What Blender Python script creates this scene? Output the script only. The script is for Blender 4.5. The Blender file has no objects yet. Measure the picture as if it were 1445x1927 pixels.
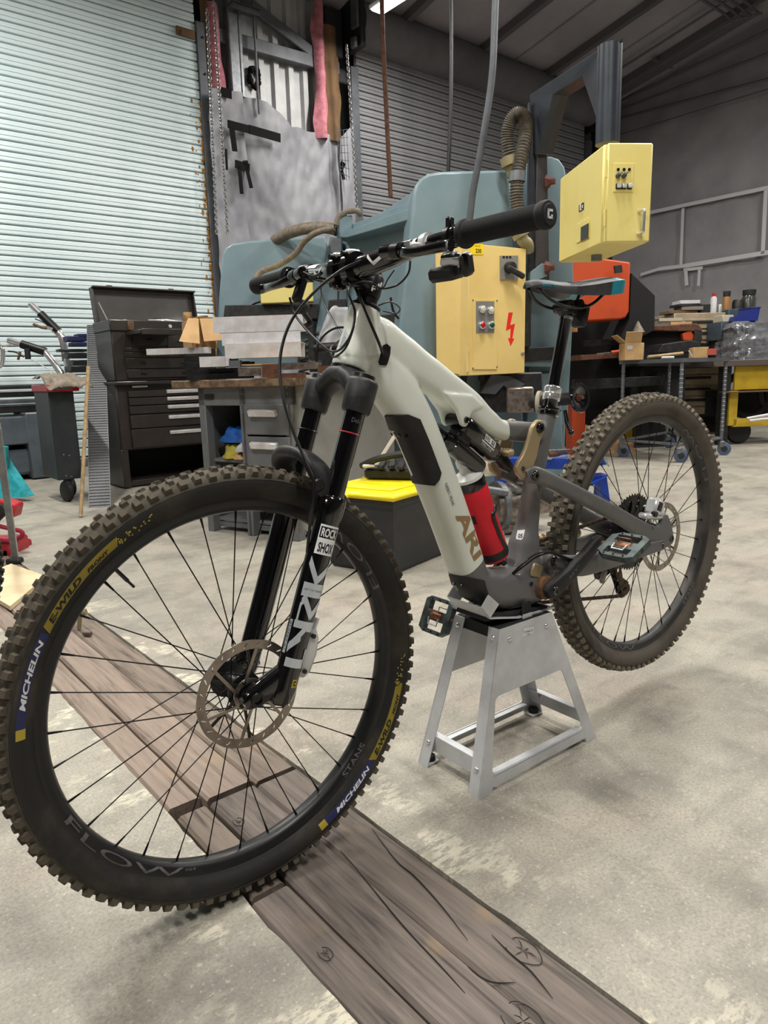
import bpy, bmesh, math, random
from mathutils import Vector, Matrix
random.seed(7)
PI = math.pi
sc = bpy.context.scene
COL = sc.collection

# ------------------------------------------------------------------ camera
W_PX, H_PX, F_PX = 1445.0, 1927.0, 1336.0
CAM_H = 0.873
AX_R = Vector((0.99957977, -0.00545309, -0.02847028))      # camera right / down / forward in world axes
AX_D = Vector((-0.02898781, -0.18803763, -0.98173395))
AX_F = Vector((0.0, 0.98214669, -0.18811669))
cam_d = bpy.data.cameras.new('camera')
cam_d.sensor_width = 36.0
cam_d.lens = F_PX / H_PX * 36.0
cam_d.clip_start = 0.05
cam = bpy.data.objects.new('camera', cam_d)
COL.objects.link(cam)
mw = Matrix(((AX_R.x, -AX_D.x, -AX_F.x, 0), (AX_R.y, -AX_D.y, -AX_F.y, 0), (AX_R.z, -AX_D.z, -AX_F.z, CAM_H), (0, 0, 0, 1)))
cam.matrix_world = mw
sc.camera = cam

# ------------------------------------------------------------------ world, exposure
wd = bpy.data.worlds.new('world'); sc.world = wd; wd.use_nodes = True
wd.node_tree.nodes['Background'].inputs[0].default_value = (0.80, 0.90, 1.0, 1)
wd.node_tree.nodes['Background'].inputs[1].default_value = 0.05
sc.view_settings.view_transform = 'Standard'
sc.view_settings.look = 'None'
sc.view_settings.exposure = -0.32
sc.view_settings.gamma = 1.0
sc.view_settings.use_curve_mapping = False

# ceiling lamps of the hall and added ones: x, y, height, length, yaw, power
LAMPS = [(0.9, -0.3, 4.6, 1.25, 2.257, 130), (-1.9, 1.6, 4.6, 1.25, 2.257, 130), (1.0, 3.3, 4.6, 1.25, 2.257, 130),
         (-2.8, 5.2, 4.9, 1.25, 2.257, 175), (0.48, 8.72, 5.03, 1.25, 2.257, 130), (-3.0, -2.6, 4.6, 1.25, 2.257, 130),
         (3.4, 5.7, 4.8, 1.25, 2.257, 150), (5.6, 7.0, 5.2, 1.25, 2.257, 190), (6.6, 2.6, 5.2, 1.25, 2.257, 150)]  # this row: unseen lamps added to brighten the right side of the hall
for i, (x, y, z, ln, yaw, pw) in enumerate(LAMPS):
    l = bpy.data.lights.new('ceiling_lamp_light', 'AREA'); l.shape = 'RECTANGLE'
    l.size = ln; l.size_y = 0.16; l.energy = pw; l.color = (1.0, 0.965, 0.90)
    o = bpy.data.objects.new('ceiling_lamp_light', l); COL.objects.link(o)
    o.location = (x, y, z - 0.02); o.rotation_euler = (0, 0, yaw)

# ------------------------------------------------------------------ measuring helpers
def ray(px, py):
    return AX_R * ((px - W_PX / 2) / F_PX) + AX_D * ((py - H_PX / 2) / F_PX) + AX_F
def at(px, py, Y):                      # the point at depth Y seen at a pixel
    r = ray(px, py); t = Y / r.y
    return Vector((0, 0, CAM_H)) + r * t
def on_floor(px, py, z=0.0):
    r = ray(px, py); t = (z - CAM_H) / r.z
    return Vector((0, 0, CAM_H)) + r * t
def on_plane(px, py, p, n):
    r = ray(px, py); o = Vector((0, 0, CAM_H))
    return o + r * ((p - o).dot(n) / r.dot(n))

# bike frame of reference: s forward, l to the rider's left, z up; origin on the floor under the rear axle
RC = Vector((0.68486528, 1.83631576, 0.44264)); E1 = Vector((-0.79172725, -0.61087475, 0)); NL = Vector((0.61087475, -0.79172725, 0))
def bk(px, py, l=0.0):                  # pixel on the plane l of the bike -> local coordinates
    P = on_plane(px, py, RC + NL * l, NL)
    return Vector(((P - RC).dot(E1), l, P.z))

# ------------------------------------------------------------------ materials
def lin(c):
    return tuple(((v / 255.0) / 12.92 if v / 255.0 <= 0.04045 else ((v / 255.0 + 0.055) / 1.055) ** 2.4) for v in c)
MATS = {}
def mat(name, col, rough=0.5, metal=0.0, col2=None, scale=12.0, mix=(0.42, 0.62), bump=0.0, bscale=80.0, coat=0.0, emit=0.0, alpha=1.0,
        trans=0.0, detail=5.0, stretch=(1, 1, 1), col3=None, scale3=3.0, mix3=(0.5, 0.7), rough2=None, spec=0.5):
    m = bpy.data.materials.new(name); m.use_nodes = True; MATS[name] = m
    nt = m.node_tree; N = nt.nodes; L = nt.links; b = N['Principled BSDF']
    b.inputs['Base Color'].default_value = lin(col) + (1,)
    b.inputs['Roughness'].default_value = rough; b.inputs['Metallic'].default_value = metal
    b.inputs['Coat Weight'].default_value = coat; b.inputs['Coat Roughness'].default_value = 0.08
    b.inputs['Specular IOR Level'].default_value = spec
    if trans: b.inputs['Transmission Weight'].default_value = trans
    if alpha < 1: b.inputs['Alpha'].default_value = alpha
    if emit: b.inputs['Emission Color'].default_value = lin(col) + (1,); b.inputs['Emission Strength'].default_value = emit
    if col2 or bump:
        tc = N.new('ShaderNodeTexCoord'); mp = N.new('ShaderNodeMapping'); mp.inputs['Scale'].default_value = stretch
        L.new(tc.outputs['Object'], mp.inputs[0])
        vec = mp.outputs[0]
    def noise(s, d=detail):
        n = N.new('ShaderNodeTexNoise'); n.inputs['Scale'].default_value = s; n.inputs['Detail'].default_value = d
        n.inputs['Roughness'].default_value = 0.62; L.new(vec, n.inputs['Vector']); return n.outputs['Fac']
    def ramp(fac, a, bb):
        r = N.new('ShaderNodeMapRange'); r.inputs['From Min'].default_value = a; r.inputs['From Max'].default_value = bb
        L.new(fac, r.inputs['Value']); return r.outputs[0]
    if col2:
        fac = ramp(noise(scale), *mix)
        mx = N.new('ShaderNodeMix'); mx.data_type = 'RGBA'
        mx.inputs[6].default_value = lin(col) + (1,); mx.inputs[7].default_value = lin(col2) + (1,)
        L.new(fac, mx.inputs[0]); out = mx.outputs[2]
        if col3:
            fac3 = ramp(noise(scale3), *mix3)
            m3 = N.new('ShaderNodeMix'); m3.data_type = 'RGBA'; m3.inputs[7].default_value = lin(col3) + (1,)
            L.new(fac3, m3.inputs[0]); L.new(out, m3.inputs[6]); out = m3.outputs[2]
        L.new(out, b.inputs['Base Color'])
        if rough2 is not None:
            rr = N.new('ShaderNodeMapRange'); rr.inputs['To Min'].default_value = rough; rr.inputs['To Max'].default_value = rough2
            L.new(fac, rr.inputs['Value']); L.new(rr.outputs[0], b.inputs['Roughness'])
    if bump:
        bp = N.new('ShaderNodeBump'); bp.inputs['Strength'].default_value = bump; bp.inputs['Distance'].default_value = 0.002
        L.new(noise(bscale), bp.inputs['Height']); L.new(bp.outputs[0], b.inputs['Normal'])
    return m

# ------------------------------------------------------------------ mesh building
def fill2d(loops):
    bm = bmesh.new(); E = []
    for lp in loops:
        vs = [bm.verts.new((a, b, 0)) for a, b in lp]
        E += [bm.edges.new((vs[i], vs[(i + 1) % len(vs)])) for i in range(len(vs))]
    bmesh.ops.triangle_fill(bm, edges=E, use_beauty=True, use_dissolve=False, normal=(0, 0, 1))
    bm.verts.index_update()
    tris = [[v.index for v in f.verts] for f in bm.faces]; n = sum(len(l) for l in loops)
    bm.free(); return tris
def crom(pts, n=6, closed=False):
    P = [Vector(p) for p in pts]; out = []; m = len(P)
    rng = range(m if closed else m - 1)
    for i in rng:
        p0 = P[(i - 1) % m] if (closed or i > 0) else P[0]; p1 = P[i]; p2 = P[(i + 1) % m]; p3 = P[(i + 2) % m] if (closed or i + 2 < m) else P[-1]
        for k in range(n):
            t = k / n
            out.append(0.5 * ((2 * p1) + (-p0 + p2) * t + (2 * p0 - 5 * p1 + 4 * p2 - p3) * t * t + (-p0 + 3 * p1 - 3 * p2 + p3) * t ** 3))
    if not closed: out.append(P[-1])
    return out
def lerp(a, b, t): return a + (b - a) * t

class G:
    def __init__(s): s.v = []; s.f = []; s.mi = []
    def add(s, v, f, mi=0):
        o = len(s.v); s.v += [tuple(x) for x in v]; s.f += [[i + o for i in q] for q in f]; s.mi += [mi] * len(f); return s
    def box(s, c, size, R=None, b=0.0, mi=0):
        c = Vector(c); hx, hy, hz = [d / 2 for d in size]; R = R or Matrix.Identity(3)
        b = min(b, hx * .9, hy * .9, hz * .9)
        if b <= 0:
            v = [c + R @ Vector((x * hx, y * hy, z * hz)) for x in (-1, 1) for y in (-1, 1) for z in (-1, 1)]
            return s.add(v, [[0, 1, 3, 2], [4, 6, 7, 5], [0, 4, 5, 1], [2, 3, 7, 6], [0, 2, 6, 4], [1, 5, 7, 3]], mi)
        v = []; idx = {}
        for x in (-1, 1):
            for y in (-1, 1):
                for z in (-1, 1):
                    for a in range(3):
                        d = [hx - b, hy - b, hz - b]; d[a] += b
                        idx[(x, y, z, a)] = len(v); v.append(c + R @ Vector((x * d[0], y * d[1], z * d[2])))
        f = []; S = (-1, 1); I = lambda x, y, z, a: idx[(x, y, z, a)]
        for q in S:
            f.append([I(q, -1, -1, 0), I(q, 1, -1, 0), I(q, 1, 1, 0), I(q, -1, 1, 0)])
            f.append([I(-1, q, -1, 1), I(1, q, -1, 1), I(1, q, 1, 1), I(-1, q, 1, 1)])
            f.append([I(-1, -1, q, 2), I(1, -1, q, 2), I(1, 1, q, 2), I(-1, 1, q, 2)])
            for r in S:
                f.append([I(q, r, -1, 0), I(q, r, 1, 0), I(q, r, 1, 1), I(q, r, -1, 1)])
                f.append([I(q, -1, r, 0), I(q, 1, r, 0), I(q, 1, r, 2), I(q, -1, r, 2)])
                f.append([I(-1, q, r, 1), I(1, q, r, 1), I(1, q, r, 2), I(-1, q, r, 2)])
                for t in S: f.append([I(q, r, t, 0), I(q, r, t, 1), I(q, r, t, 2)])
        return s.add(v, f, mi)
    def prism(s, loops, fn, h0, h1, mi=0):
        """loops: 2-D outlines (first outer, then holes); fn(a,b,h)->3-D"""
        if loops and not isinstance(loops[0][0], (tuple, list)): loops = [loops]
        flat = [p for l in loops for p in l]; n = len(flat)
        v = [fn(a, b, h0) for a, b in flat] + [fn(a, b, h1) for a, b in flat]
        if len(loops) == 1:
            f = [list(range(n))[::-1], list(range(n, 2 * n))]
        else:
            t = fill2d(loops); f = [q[::-1] for q in t] + [[i + n for i in q] for q in t]
        o = 0
        for l in loops:
            k = len(l)
            f += [[o + i, o + (i + 1) % k, o + (i + 1) % k + n, o + i + n] for i in range(k)]; o += k
        return s.add(v, f, mi)
    def tube(s, path, r, seg=10, caps=True, closed=False, mi=0, flat=1.0, upv=None):
        P = [Vector(p) for p in path]; n = len(P)
        rr = r if isinstance(r, (list, tuple)) else [r] * n
        T = []
        for i in range(n):
            a = P[(i - 1) % n] if (closed or i > 0) else P[i]; b = P[(i + 1) % n] if (closed or i < n - 1) else P[i]
            d = (b - a); T.append(d.normalized() if d.length > 1e-9 else Vector((0, 0, 1)))
        u = Vector(upv) if upv else (Vector((0, 0, 1)) if abs(T[0].z) < .9 else Vector((1, 0, 0)))
        u = (u - T[0] * u.dot(T[0])).normalized(); v = []
        for i in range(n):
            u = (u - T[i] * u.dot(T[i])).normalized(); w = T[i].cross(u)
            for k in range(seg):
                a = 2 * PI * k / seg; v.append(P[i] + u * (math.cos(a) * rr[i]) + w * (math.sin(a) * rr[i] * flat))
        f = []
        for i in range(n if closed else n - 1):
            j = (i + 1) % n
            for k in range(seg): f.append([i * seg + k, i * seg + (k + 1) % seg, j * seg + (k + 1) % seg, j * seg + k])
        if caps and not closed: f += [list(range(seg))[::-1], [(n - 1) * seg + k for k in range(seg)]]
        return s.add(v, f, mi)
    def cyl(s, a, b, r, seg=16, r2=None, mi=0):
        return s.tube([a, b], [r, r if r2 is None else r2], seg, True, False, mi)
    def lathe(s, prof, o=(0, 0, 0), ax=(0, 0, 1), seg=24, closed=False, mi=0, a0=0.0, a1=2 * PI):
        """prof: (radius, height) pairs turned about the axis; closed joins last to first"""
        o = Vector(o); ax = Vector(ax).normalized(); u = ax.orthogonal().normalized(); w = ax.cross(u); n = len(prof)
        full = abs(a1 - a0 - 2 * PI) < 1e-6; cnt = seg if full else seg + 1; v = []
        for k in range(cnt):
            a = a0 + (a1 - a0) * k / seg; d = u * math.cos(a) + w * math.sin(a)
            for r, h in prof: v.append(o + d * r + ax * h)
        f = []
        for k in range(seg):
            j = (k + 1) % cnt
            for i in range(n if closed else n - 1):
                q = (i + 1) % n
                f.append([k * n + i, j * n + i, j * n + q, k * n + q])
        if not closed and full:
            if prof[0][0] > 1e-6: f.append([k * n for k in range(seg)][::-1])
            if prof[-1][0] > 1e-6: f.append([k * n + n - 1 for k in range(seg)])
        return s.add(v, f, mi)
    def loft(s, rings, caps=True, closed=False, mi=0):
        n = len(rings[0]); v = [p for r in rings for p in r]; f = []; m = len(rings)
        for i in range(m if closed else m - 1):
            j = (i + 1) % m
            for k in range(n): f.append([i * n + k, i * n + (k + 1) % n, j * n + (k + 1) % n, j * n + k])
        if caps and not closed: f += [list(range(n))[::-1], [(m - 1) * n + k for k in range(n)]]
        return s.add(v, f, mi)
    def grid(s, nx, ny, fn, mi=0):
        v = [fn(i / nx, j / ny) for j in range(ny + 1) for i in range(nx + 1)]
        return s.add(v, [[j * (nx + 1) + i, j * (nx + 1) + i + 1, (j + 1) * (nx + 1) + i + 1, (j + 1) * (nx + 1) + i] for j in range(ny) for i in range(nx)], mi)
    def sphere(s, c, r, seg=12, ring=8, sc=(1, 1, 1), mi=0):
        c = Vector(c)
        prof = [(math.sin(PI * i / ring), -math.cos(PI * i / ring)) for i in range(ring + 1)]
        v = []
        for k in range(seg):
            a = 2 * PI * k / seg
            for q, h in prof: v.append(c + Vector((q * math.cos(a) * r * sc[0], q * math.sin(a) * r * sc[1], h * r * sc[2])))
        n = ring + 1
        return s.add(v, [[k * n + i, ((k + 1) % seg) * n + i, ((k + 1) % seg) * n + i + 1, k * n + i + 1] for k in range(seg) for i in range(ring)], mi)
    def mapv(s, fn): s.v = [tuple(fn(Vector(p))) for p in s.v]; return s
    def mesh(s, name, m, smooth=40):
        me = bpy.data.meshes.new(name); me.from_pydata(s.v, [], s.f)
        if any(s.mi): me.polygons.foreach_set('material_index', s.mi)
        bm = bmesh.new(); bm.from_mesh(me)
        bmesh.ops.remove_doubles(bm, verts=bm.verts, dist=1e-6)
        bmesh.ops.recalc_face_normals(bm, faces=bm.faces); bm.to_mesh(me); bm.free()
        ms = m if isinstance(m, (list, tuple)) else [m]
        for q in ms: me.materials.append(MATS[q])
        if smooth: sm(me, smooth)
        return me
def sm(me, ang=40):
    me.polygons.foreach_set('use_smooth', [True] * len(me.polygons))
    me.set_sharp_from_angle(angle=math.radians(ang))
def obj(name, g, m, parent=None, loc=None, rot=None, smooth=40, label=None):
    me = g if isinstance(g, bpy.types.Mesh) else g.mesh(name, m, smooth)
    o = bpy.data.objects.new(name, me); COL.objects.link(o)
    if parent: o.parent = parent
    if loc is not None: o.location = loc
    if rot is not None: o.rotation_euler = rot
    if label: o['label'] = label
    return o
def tag(o, label=None, cat=None, group=None, kind=None):
    if label: o['label'] = label
    if cat: o['category'] = cat
    if group: o['group'] = group
    if kind: o['kind'] = kind
    return o
def thing(name, loc=(0, 0, 0), rz=0.0, label=None, cat=None, group=None, kind=None):
    o = bpy.data.objects.new(name, None); COL.objects.link(o); o.empty_display_size = 0.05
    o.location = loc; o.rotation_euler = (0, 0, rz); tag(o, label, cat, group, kind); return o
def struct(name, g, m, parent=None, smooth=40, **k):
    o = obj(name, g, m, parent, smooth=smooth, **k)
    if not parent: o['kind'] = 'structure'
    return o
def rotz(a): return Matrix.Rotation(a, 3, 'Z')
def basis(x, z=(0, 0, 1)):
    x = Vector(x).normalized(); z = Vector(z); y = z.cross(x).normalized(); z = x.cross(y)
    return Matrix((x, y, z)).transposed()

# ------------------------------------------------------------------ lettering (built-in font, turned into mesh)
_tx = {}
def text2d(s, bold=0.0, shear=0.0):
    """triangles of a word, scaled to cap height 1 and starting at x = 0; returns verts, faces, width"""
    key = (s, bold, shear)
    if key in _tx: return _tx[key]
    cu = bpy.data.curves.new('t', 'FONT'); cu.body = s; cu.size = 1.0; cu.offset = bold; cu.shear = shear; cu.resolution_u = 3
    ob = bpy.data.objects.new('t', cu); COL.objects.link(ob)
    dg = bpy.context.evaluated_depsgraph_get(); dg.update()
    me = bpy.data.meshes.new_from_object(ob.evaluated_get(dg))
    v = [(p.co.x, p.co.y) for p in me.vertices]; f = [list(p.vertices) for p in me.polygons]
    bpy.data.objects.remove(ob); bpy.data.curves.remove(cu); bpy.data.meshes.remove(me)
    x0 = min(p[0] for p in v); x1 = max(p[0] for p in v); y0 = min(p[1] for p in v); y1 = max(p[1] for p in v); h = y1 - y0
    v = [((a - x0) / h, (b - y0) / h) for a, b in v]
    _tx[key] = (v, f, (x1 - x0) / h); return _tx[key]
def subdiv(v, f, maxlen):
    """split long edges so that lettering can bend"""
    bm = bmesh.new(); vs = [bm.verts.new((a, b, 0)) for a, b in v]
    for q in f:
        try: bm.faces.new([vs[i] for i in q])
        except ValueError: pass
    for _ in range(4):
        es = [e for e in bm.edges if e.calc_length() > maxlen]
        if not es: break
        bmesh.ops.subdivide_edges(bm, edges=es, cuts=1)
    bmesh.ops.triangulate(bm, faces=bm.faces)
    bm.verts.index_update()
    V = [(p.co.x, p.co.y) for p in bm.verts]; F = [[q.index for q in p.verts] for p in bm.faces]; bm.free(); return V, F
def decal(name, word, fn, m, parent=None, bold=0.0, shear=0.0, sub=0.0, wmul=1.0):
    """fn(u, v): u along the word 0..1, v up 0..1 -> 3-D"""
    v, f, w = text2d(word, bold, shear)
    if sub: v, f = subdiv(v, f, sub)
    g = G(); g.add([fn(a / w, b) for a, b in v], f)
    me = bpy.data.meshes.new(name); me.from_pydata(g.v, [], g.f); me.materials.append(MATS[m])
    return obj(name, me, m, parent)
def flat_decal(name, word, o, ux, uy, h, m, parent=None, width=None, bold=0.0, shear=0.0):
    """word with lower-left corner o, along ux, up uy, letter height h"""
    o = Vector(o); ux = Vector(ux).normalized(); uy = Vector(uy).normalized(); w = text2d(word, bold, shear)[2] * h
    if width: w = width
    return decal(name, word, lambda u, v: o + ux * (u * w) + uy * (v * h), m, parent, bold, shear)
def copy_tree(o, parent=None):
    c = o.copy(); COL.objects.link(c); c.parent = parent
    for ch in o.children: copy_tree(ch, c)
    return c
from mathutils import noise as mnoise
# ================================================================== the hall
TH = math.radians(39.3)
RU = Vector((math.cos(TH), math.sin(TH), 0)); RV = Vector((-math.sin(TH), math.cos(TH), 0))
def rm(u, v, z): return RU * u + RV * v + Vector((0, 0, z))
ROOM_R = Matrix((RU, RV, Vector((0, 0, 1)))).transposed()
VW, UW = 8.0, 12.3                                   # door wall, right-hand wall
def nz(p, s=1.0): return mnoise.noise(Vector(p) * s)

def concrete():
    m = bpy.data.materials.new('concrete'); m.use_nodes = True; MATS['concrete'] = m
    N = m.node_tree.nodes; L = m.node_tree.links; b = N['Principled BSDF']
    tc = N.new('ShaderNodeTexCoord'); mp = N.new('ShaderNodeMapping'); mp.inputs['Rotation'].default_value = (0, 0, -TH)
    L.new(tc.outputs['Object'], mp.inputs[0])
    def noise(s, d=6, r=.6, vec=None, dist=0.0):
        n = N.new('ShaderNodeTexNoise'); n.inputs['Scale'].default_value = s; n.inputs['Detail'].default_value = d; n.inputs['Roughness'].default_value = r
        n.inputs['Distortion'].default_value = dist
        L.new(vec or mp.outputs[0], n.inputs['Vector']); return n.outputs['Fac']
    def rng(f, a, bb, c=0, d=1):
        r = N.new('ShaderNodeMapRange'); r.inputs[1].default_value = a; r.inputs[2].default_value = bb; r.inputs[3].default_value = c; r.inputs[4].default_value = d
        L.new(f, r.inputs[0]); return r.outputs[0]
    def mixc(f, a, c):
        x = N.new('ShaderNodeMix'); x.data_type = 'RGBA'; L.new(f, x.inputs[0])
        for i, q in ((6, a), (7, c)):
            if isinstance(q, tuple): x.inputs[i].default_value = lin(q) + (1,)
            else: L.new(q, x.inputs[i])
        return x.outputs[2]
    def mul(a, c):
        x = N.new('ShaderNodeMath'); x.operation = 'MULTIPLY'; L.new(a, x.inputs[0])
        if isinstance(c, float): x.inputs[1].default_value = c
        else: L.new(c, x.inputs[1])
        return x.outputs[0]
    col = mixc(rng(noise(1.3, 8), .35, .65), (176, 172, 158), (158, 153, 144))
    col = mixc(mul(rng(noise(2.1, 5, dist=.6), .5, .72), .7), col, (178, 164, 150))
    col = mixc(mul(rng(noise(3.7, 7), .48, .72), .85), col, (118, 115, 109))
    col = mixc(mul(rng(noise(9, 8, .7, dist=.8), .52, .70), .55), col, (124, 120, 112))
    col = mixc(mul(rng(noise(14, 8, .7), .56, .70), .35), col, (196, 190, 174))
    mp2 = N.new('ShaderNodeMapping'); mp2.inputs['Rotation'].default_value = (0, 0, 1.1); mp2.inputs['Scale'].default_value = (1.0, 7.0, 1); L.new(mp.outputs[0], mp2.inputs[0])
    col = mixc(mul(rng(noise(2.2, 6, vec=mp2.outputs[0]), .52, .72), .42), col, (120, 117, 110))
    col = mixc(mul(rng(noise(170, 3), .45, .75), .6), col, (112, 107, 98))
    col = mixc(mul(rng(noise(110, 2), .60, .72), .5), col, (206, 200, 184))
    # worn white paint beside the timber strip
    sx = N.new('ShaderNodeSeparateXYZ'); L.new(mp.outputs[0], sx.inputs[0])
    dd = N.new('ShaderNodeMath'); dd.operation = 'SUBTRACT'; dd.inputs[1].default_value = 0.63; L.new(sx.outputs[0], dd.inputs[0])
    ab = N.new('ShaderNodeMath'); ab.operation = 'ABSOLUTE'; L.new(dd.outputs[0], ab.inputs[0])
    near = rng(ab.outputs[0], .16, .34, 1, 0)
    mp3 = N.new('ShaderNodeMapping'); mp3.inputs['Rotation'].default_value = (0, 0, 0.5); mp3.inputs['Scale'].default_value = (1, 3.2, 1); L.new(mp.outputs[0], mp3.inputs[0])
    sc1 = mul(rng(noise(6.5, 3), .55, .60), rng(noise(26, 8, .75, mp3.outputs[0]), .46, .52))
    col = mixc(mul(mul(sc1, near), .85), col, (218, 212, 192))
    sc2 = mul(rng(noise(3.1, 3, dist=.3), .64, .68), rng(noise(34, 8, .75, mp3.outputs[0]), .55, .6))
    col = mixc(mul(sc2, .7), col, (206, 200, 184))
    L.new(col, b.inputs['Base Color'])
    L.new(rng(noise(4, 5), .3, .7, .42, .62), b.inputs['Roughness'])
    b.inputs['Specular IOR Level'].default_value = .35
    bp = N.new('ShaderNodeBump'); bp.inputs['Strength'].default_value = .25; bp.inputs['Distance'].default_value = .003
    L.new(noise(90, 6), bp.inputs['Height']); L.new(bp.outputs[0], b.inputs['Normal'])
concrete()
def wood(name, c1, c2, c3, seed):
    m = bpy.data.materials.new(name); m.use_nodes = True; MATS[name] = m
    N = m.node_tree.nodes; L = m.node_tree.links; b = N['Principled BSDF']
    tc = N.new('ShaderNodeTexCoord'); mp = N.new('ShaderNodeMapping'); mp.inputs['Location'].default_value = (seed, seed * 1.7, 0); mp.inputs['Scale'].default_value = (26, 1.6, 26)
    L.new(tc.outputs['Object'], mp.inputs[0])
    n = N.new('ShaderNodeTexNoise'); n.inputs['Scale'].default_value = 2.2; n.inputs['Detail'].default_value = 7; n.inputs['Roughness'].default_value = .65; n.inputs['Distortion'].default_value = .5
    L.new(mp.outputs[0], n.inputs['Vector'])
    cr = N.new('ShaderNodeValToRGB'); e = cr.color_ramp.elements
    e[0].position = .28; e[0].color = lin(c3) + (1,); e[1].position = .72; e[1].color = lin(c1) + (1,)
    q = e.new(.46); q.color = lin(c2) + (1,)
    L.new(n.outputs['Fac'], cr.inputs[0])
    n2 = N.new('ShaderNodeTexNoise'); n2.inputs['Scale'].default_value = 5; n2.inputs['Detail'].default_value = 5; L.new(tc.outputs['Object'], n2.inputs['Vector'])
    r = N.new('ShaderNodeMapRange'); r.inputs[1].default_value = .62; r.inputs[2].default_value = .78; r.inputs[4].default_value = .55; L.new(n2.outputs['Fac'], r.inputs[0])
    x = N.new('ShaderNodeMix'); x.data_type = 'RGBA'; L.new(r.outputs[0], x.inputs[0]); L.new(cr.outputs[0], x.inputs[6]); x.inputs[7].default_value = lin((168, 140, 104)) + (1,)
    L.new(x.outputs[2], b.inputs['Base Color']); b.inputs['Roughness'].default_value = .78
    bp = N.new('ShaderNodeBump'); bp.inputs['Strength'].default_value = .6; bp.inputs['Distance'].default_value = .003
    L.new(n.outputs['Fac'], bp.inputs['Height']); L.new(bp.outputs[0], b.inputs['Normal'])
wood('plank_pale', (158, 143, 130), (138, 123, 112), (84, 73, 66), 0.0)
wood('plank_dark', (132, 121, 113), (100, 91, 86), (38, 34, 33), 3.1)
wood('plank_dark2', (130, 118, 109), (104, 95, 89), (42, 38, 36), 5.3)
wood('plank_mid', (144, 130, 117), (120, 108, 98), (64, 56, 50), 7.7)
mat('trench_dark', (30, 27, 24), .9)
mat('edge_concrete', (120, 114, 104), .85, col2=(196, 188, 170), scale=30, bump=.5, bscale=60)
mat('hall_grey', (112, 112, 116), .85, col2=(98, 98, 103), scale=1.5, bump=.15, bscale=20)
mat('insul_sheet', (146, 147, 153), .62, col2=(130, 131, 138), scale=2.4, bump=.12, bscale=30)
mat('insul_dark', (152, 151, 155), .8, col2=(138, 137, 141), scale=1.2, bump=.2, bscale=14)
mat('ceiling_sheet', (162, 158, 162), .8, col2=(148, 145, 149), scale=1.0, bump=.2, bscale=9)
mat('purlin_dark', (92, 90, 92), .7)
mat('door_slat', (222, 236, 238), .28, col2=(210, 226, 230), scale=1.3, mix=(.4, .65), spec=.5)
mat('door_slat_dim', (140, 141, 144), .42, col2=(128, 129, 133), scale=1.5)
mat('slat_groove', (70, 80, 80), .6)
mat('galv', (128, 132, 136), .42, .55, col2=(108, 112, 117), scale=14)
mat('steel_grey', (92, 96, 102), .5, .2, col2=(80, 83, 88), scale=6)
mat('siding', (172, 174, 174), .5, .1, col2=(156, 158, 160), scale=3)
mat('pink_wool', (188, 120, 130), .95, col2=(160, 96, 108), scale=14, bump=1.0, bscale=30)
mat('kraft_brown', (110, 84, 56), .85, col2=(92, 70, 48), scale=6, bump=.3, bscale=20)
mat('black_tape', (20, 20, 22), .85, spec=.15)
mat('grey_tape', (205, 205, 207), .5)
mat('rust_foam', (176, 122, 40), .9, col2=(126, 86, 34), scale=40, bump=.8, bscale=60)
mat('chain_steel', (150, 150, 150), .4, .8)
mat('conduit_grey', (104, 104, 108), .5, .2)
mat('black_iron', (26, 26, 30), .6)
mat('lamp_white', (240, 240, 240), .4)
mat('lamp_glow', (255, 246, 232), .4, emit=14.0)

# ---- floor: two concrete slabs with a timber strip let in between them
def slab_edge(u, v, side): return u + side * (0.0005 + .007 * max(0, nz((v * 7, side, 3))) + .005 * max(0, nz((v * 31, side, 9))))
g = G()
vs_ = [-8 + .5 * i for i in range(12)] + [-2 + .03 * i for i in range(200)] + [4 + .5 * i for i in range(10)]
for (ua, ub, sd) in ((-9.0, .4815, 0), (.7775, UW + .1, 1)):
    row = []
    for v in vs_:
        e = slab_edge(ua, v, 1) if sd else slab_edge(ub, v, -1)
        a, b_ = (e, ub) if sd else (ua, e)
        row.append((rm(a, v, 0), rm(b_, v, 0), rm(a, v, -.12), rm(b_, v, -.12)))
    g.loft([[r[0], r[1], r[3], r[2]] for r in row])
floor = struct('floor', g, 'concrete', smooth=0)
bed = obj('trench_bed', G().box((0, 0, 0), (.42, 18, .05), b=0), 'trench_dark', floor, loc=rm(.63, .5, -.085), rot=(0, 0, TH))
for (ua, ub, va, vb, m, dz) in ((.486, .558, 1.335, 7.0, 'plank_pale', -.004), (.562, .672, 1.31, 7.0, 'plank_pale', 0), (.675, .776, 1.30, 7.0, 'plank_mid', -.002),
                                (.492, .557, .992, 1.300, 'plank_mid', -.006),
                                (.480, .557, -3.0, .975, 'plank_dark', -.002), (.560, .668, -3.0, 1.290, 'plank_dark', 0), (.6695, .776, -3.0, 1.283, 'plank_dark2', -.001)):
    L_ = vb - va
    n = max(6, int(L_ / .05)); rings = []
    for i in range(n + 1):
        y = va + L_ * i / n - (va + vb) / 2; w = (ub - ua) / 2; j1 = .0025 * nz((ua * 40, y * 7, 1)); j2 = .0025 * nz((ub * 40, y * 7, 5))
        rings.append([Vector((-w + j1, y, -.05)), Vector((-w + j1, y, -.006)), Vector((-w + .006 + j1, y, 0)), Vector((w - .006 + j2, y, 0)), Vector((w + j2, y, -.006)), Vector((w + j2, y, -.05))])
    obj('wood_plank', G().loft(rings), m, floor, loc=rm((ua + ub) / 2, (va + vb) / 2, dz), rot=(0, 0, TH), smooth=30)
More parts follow.
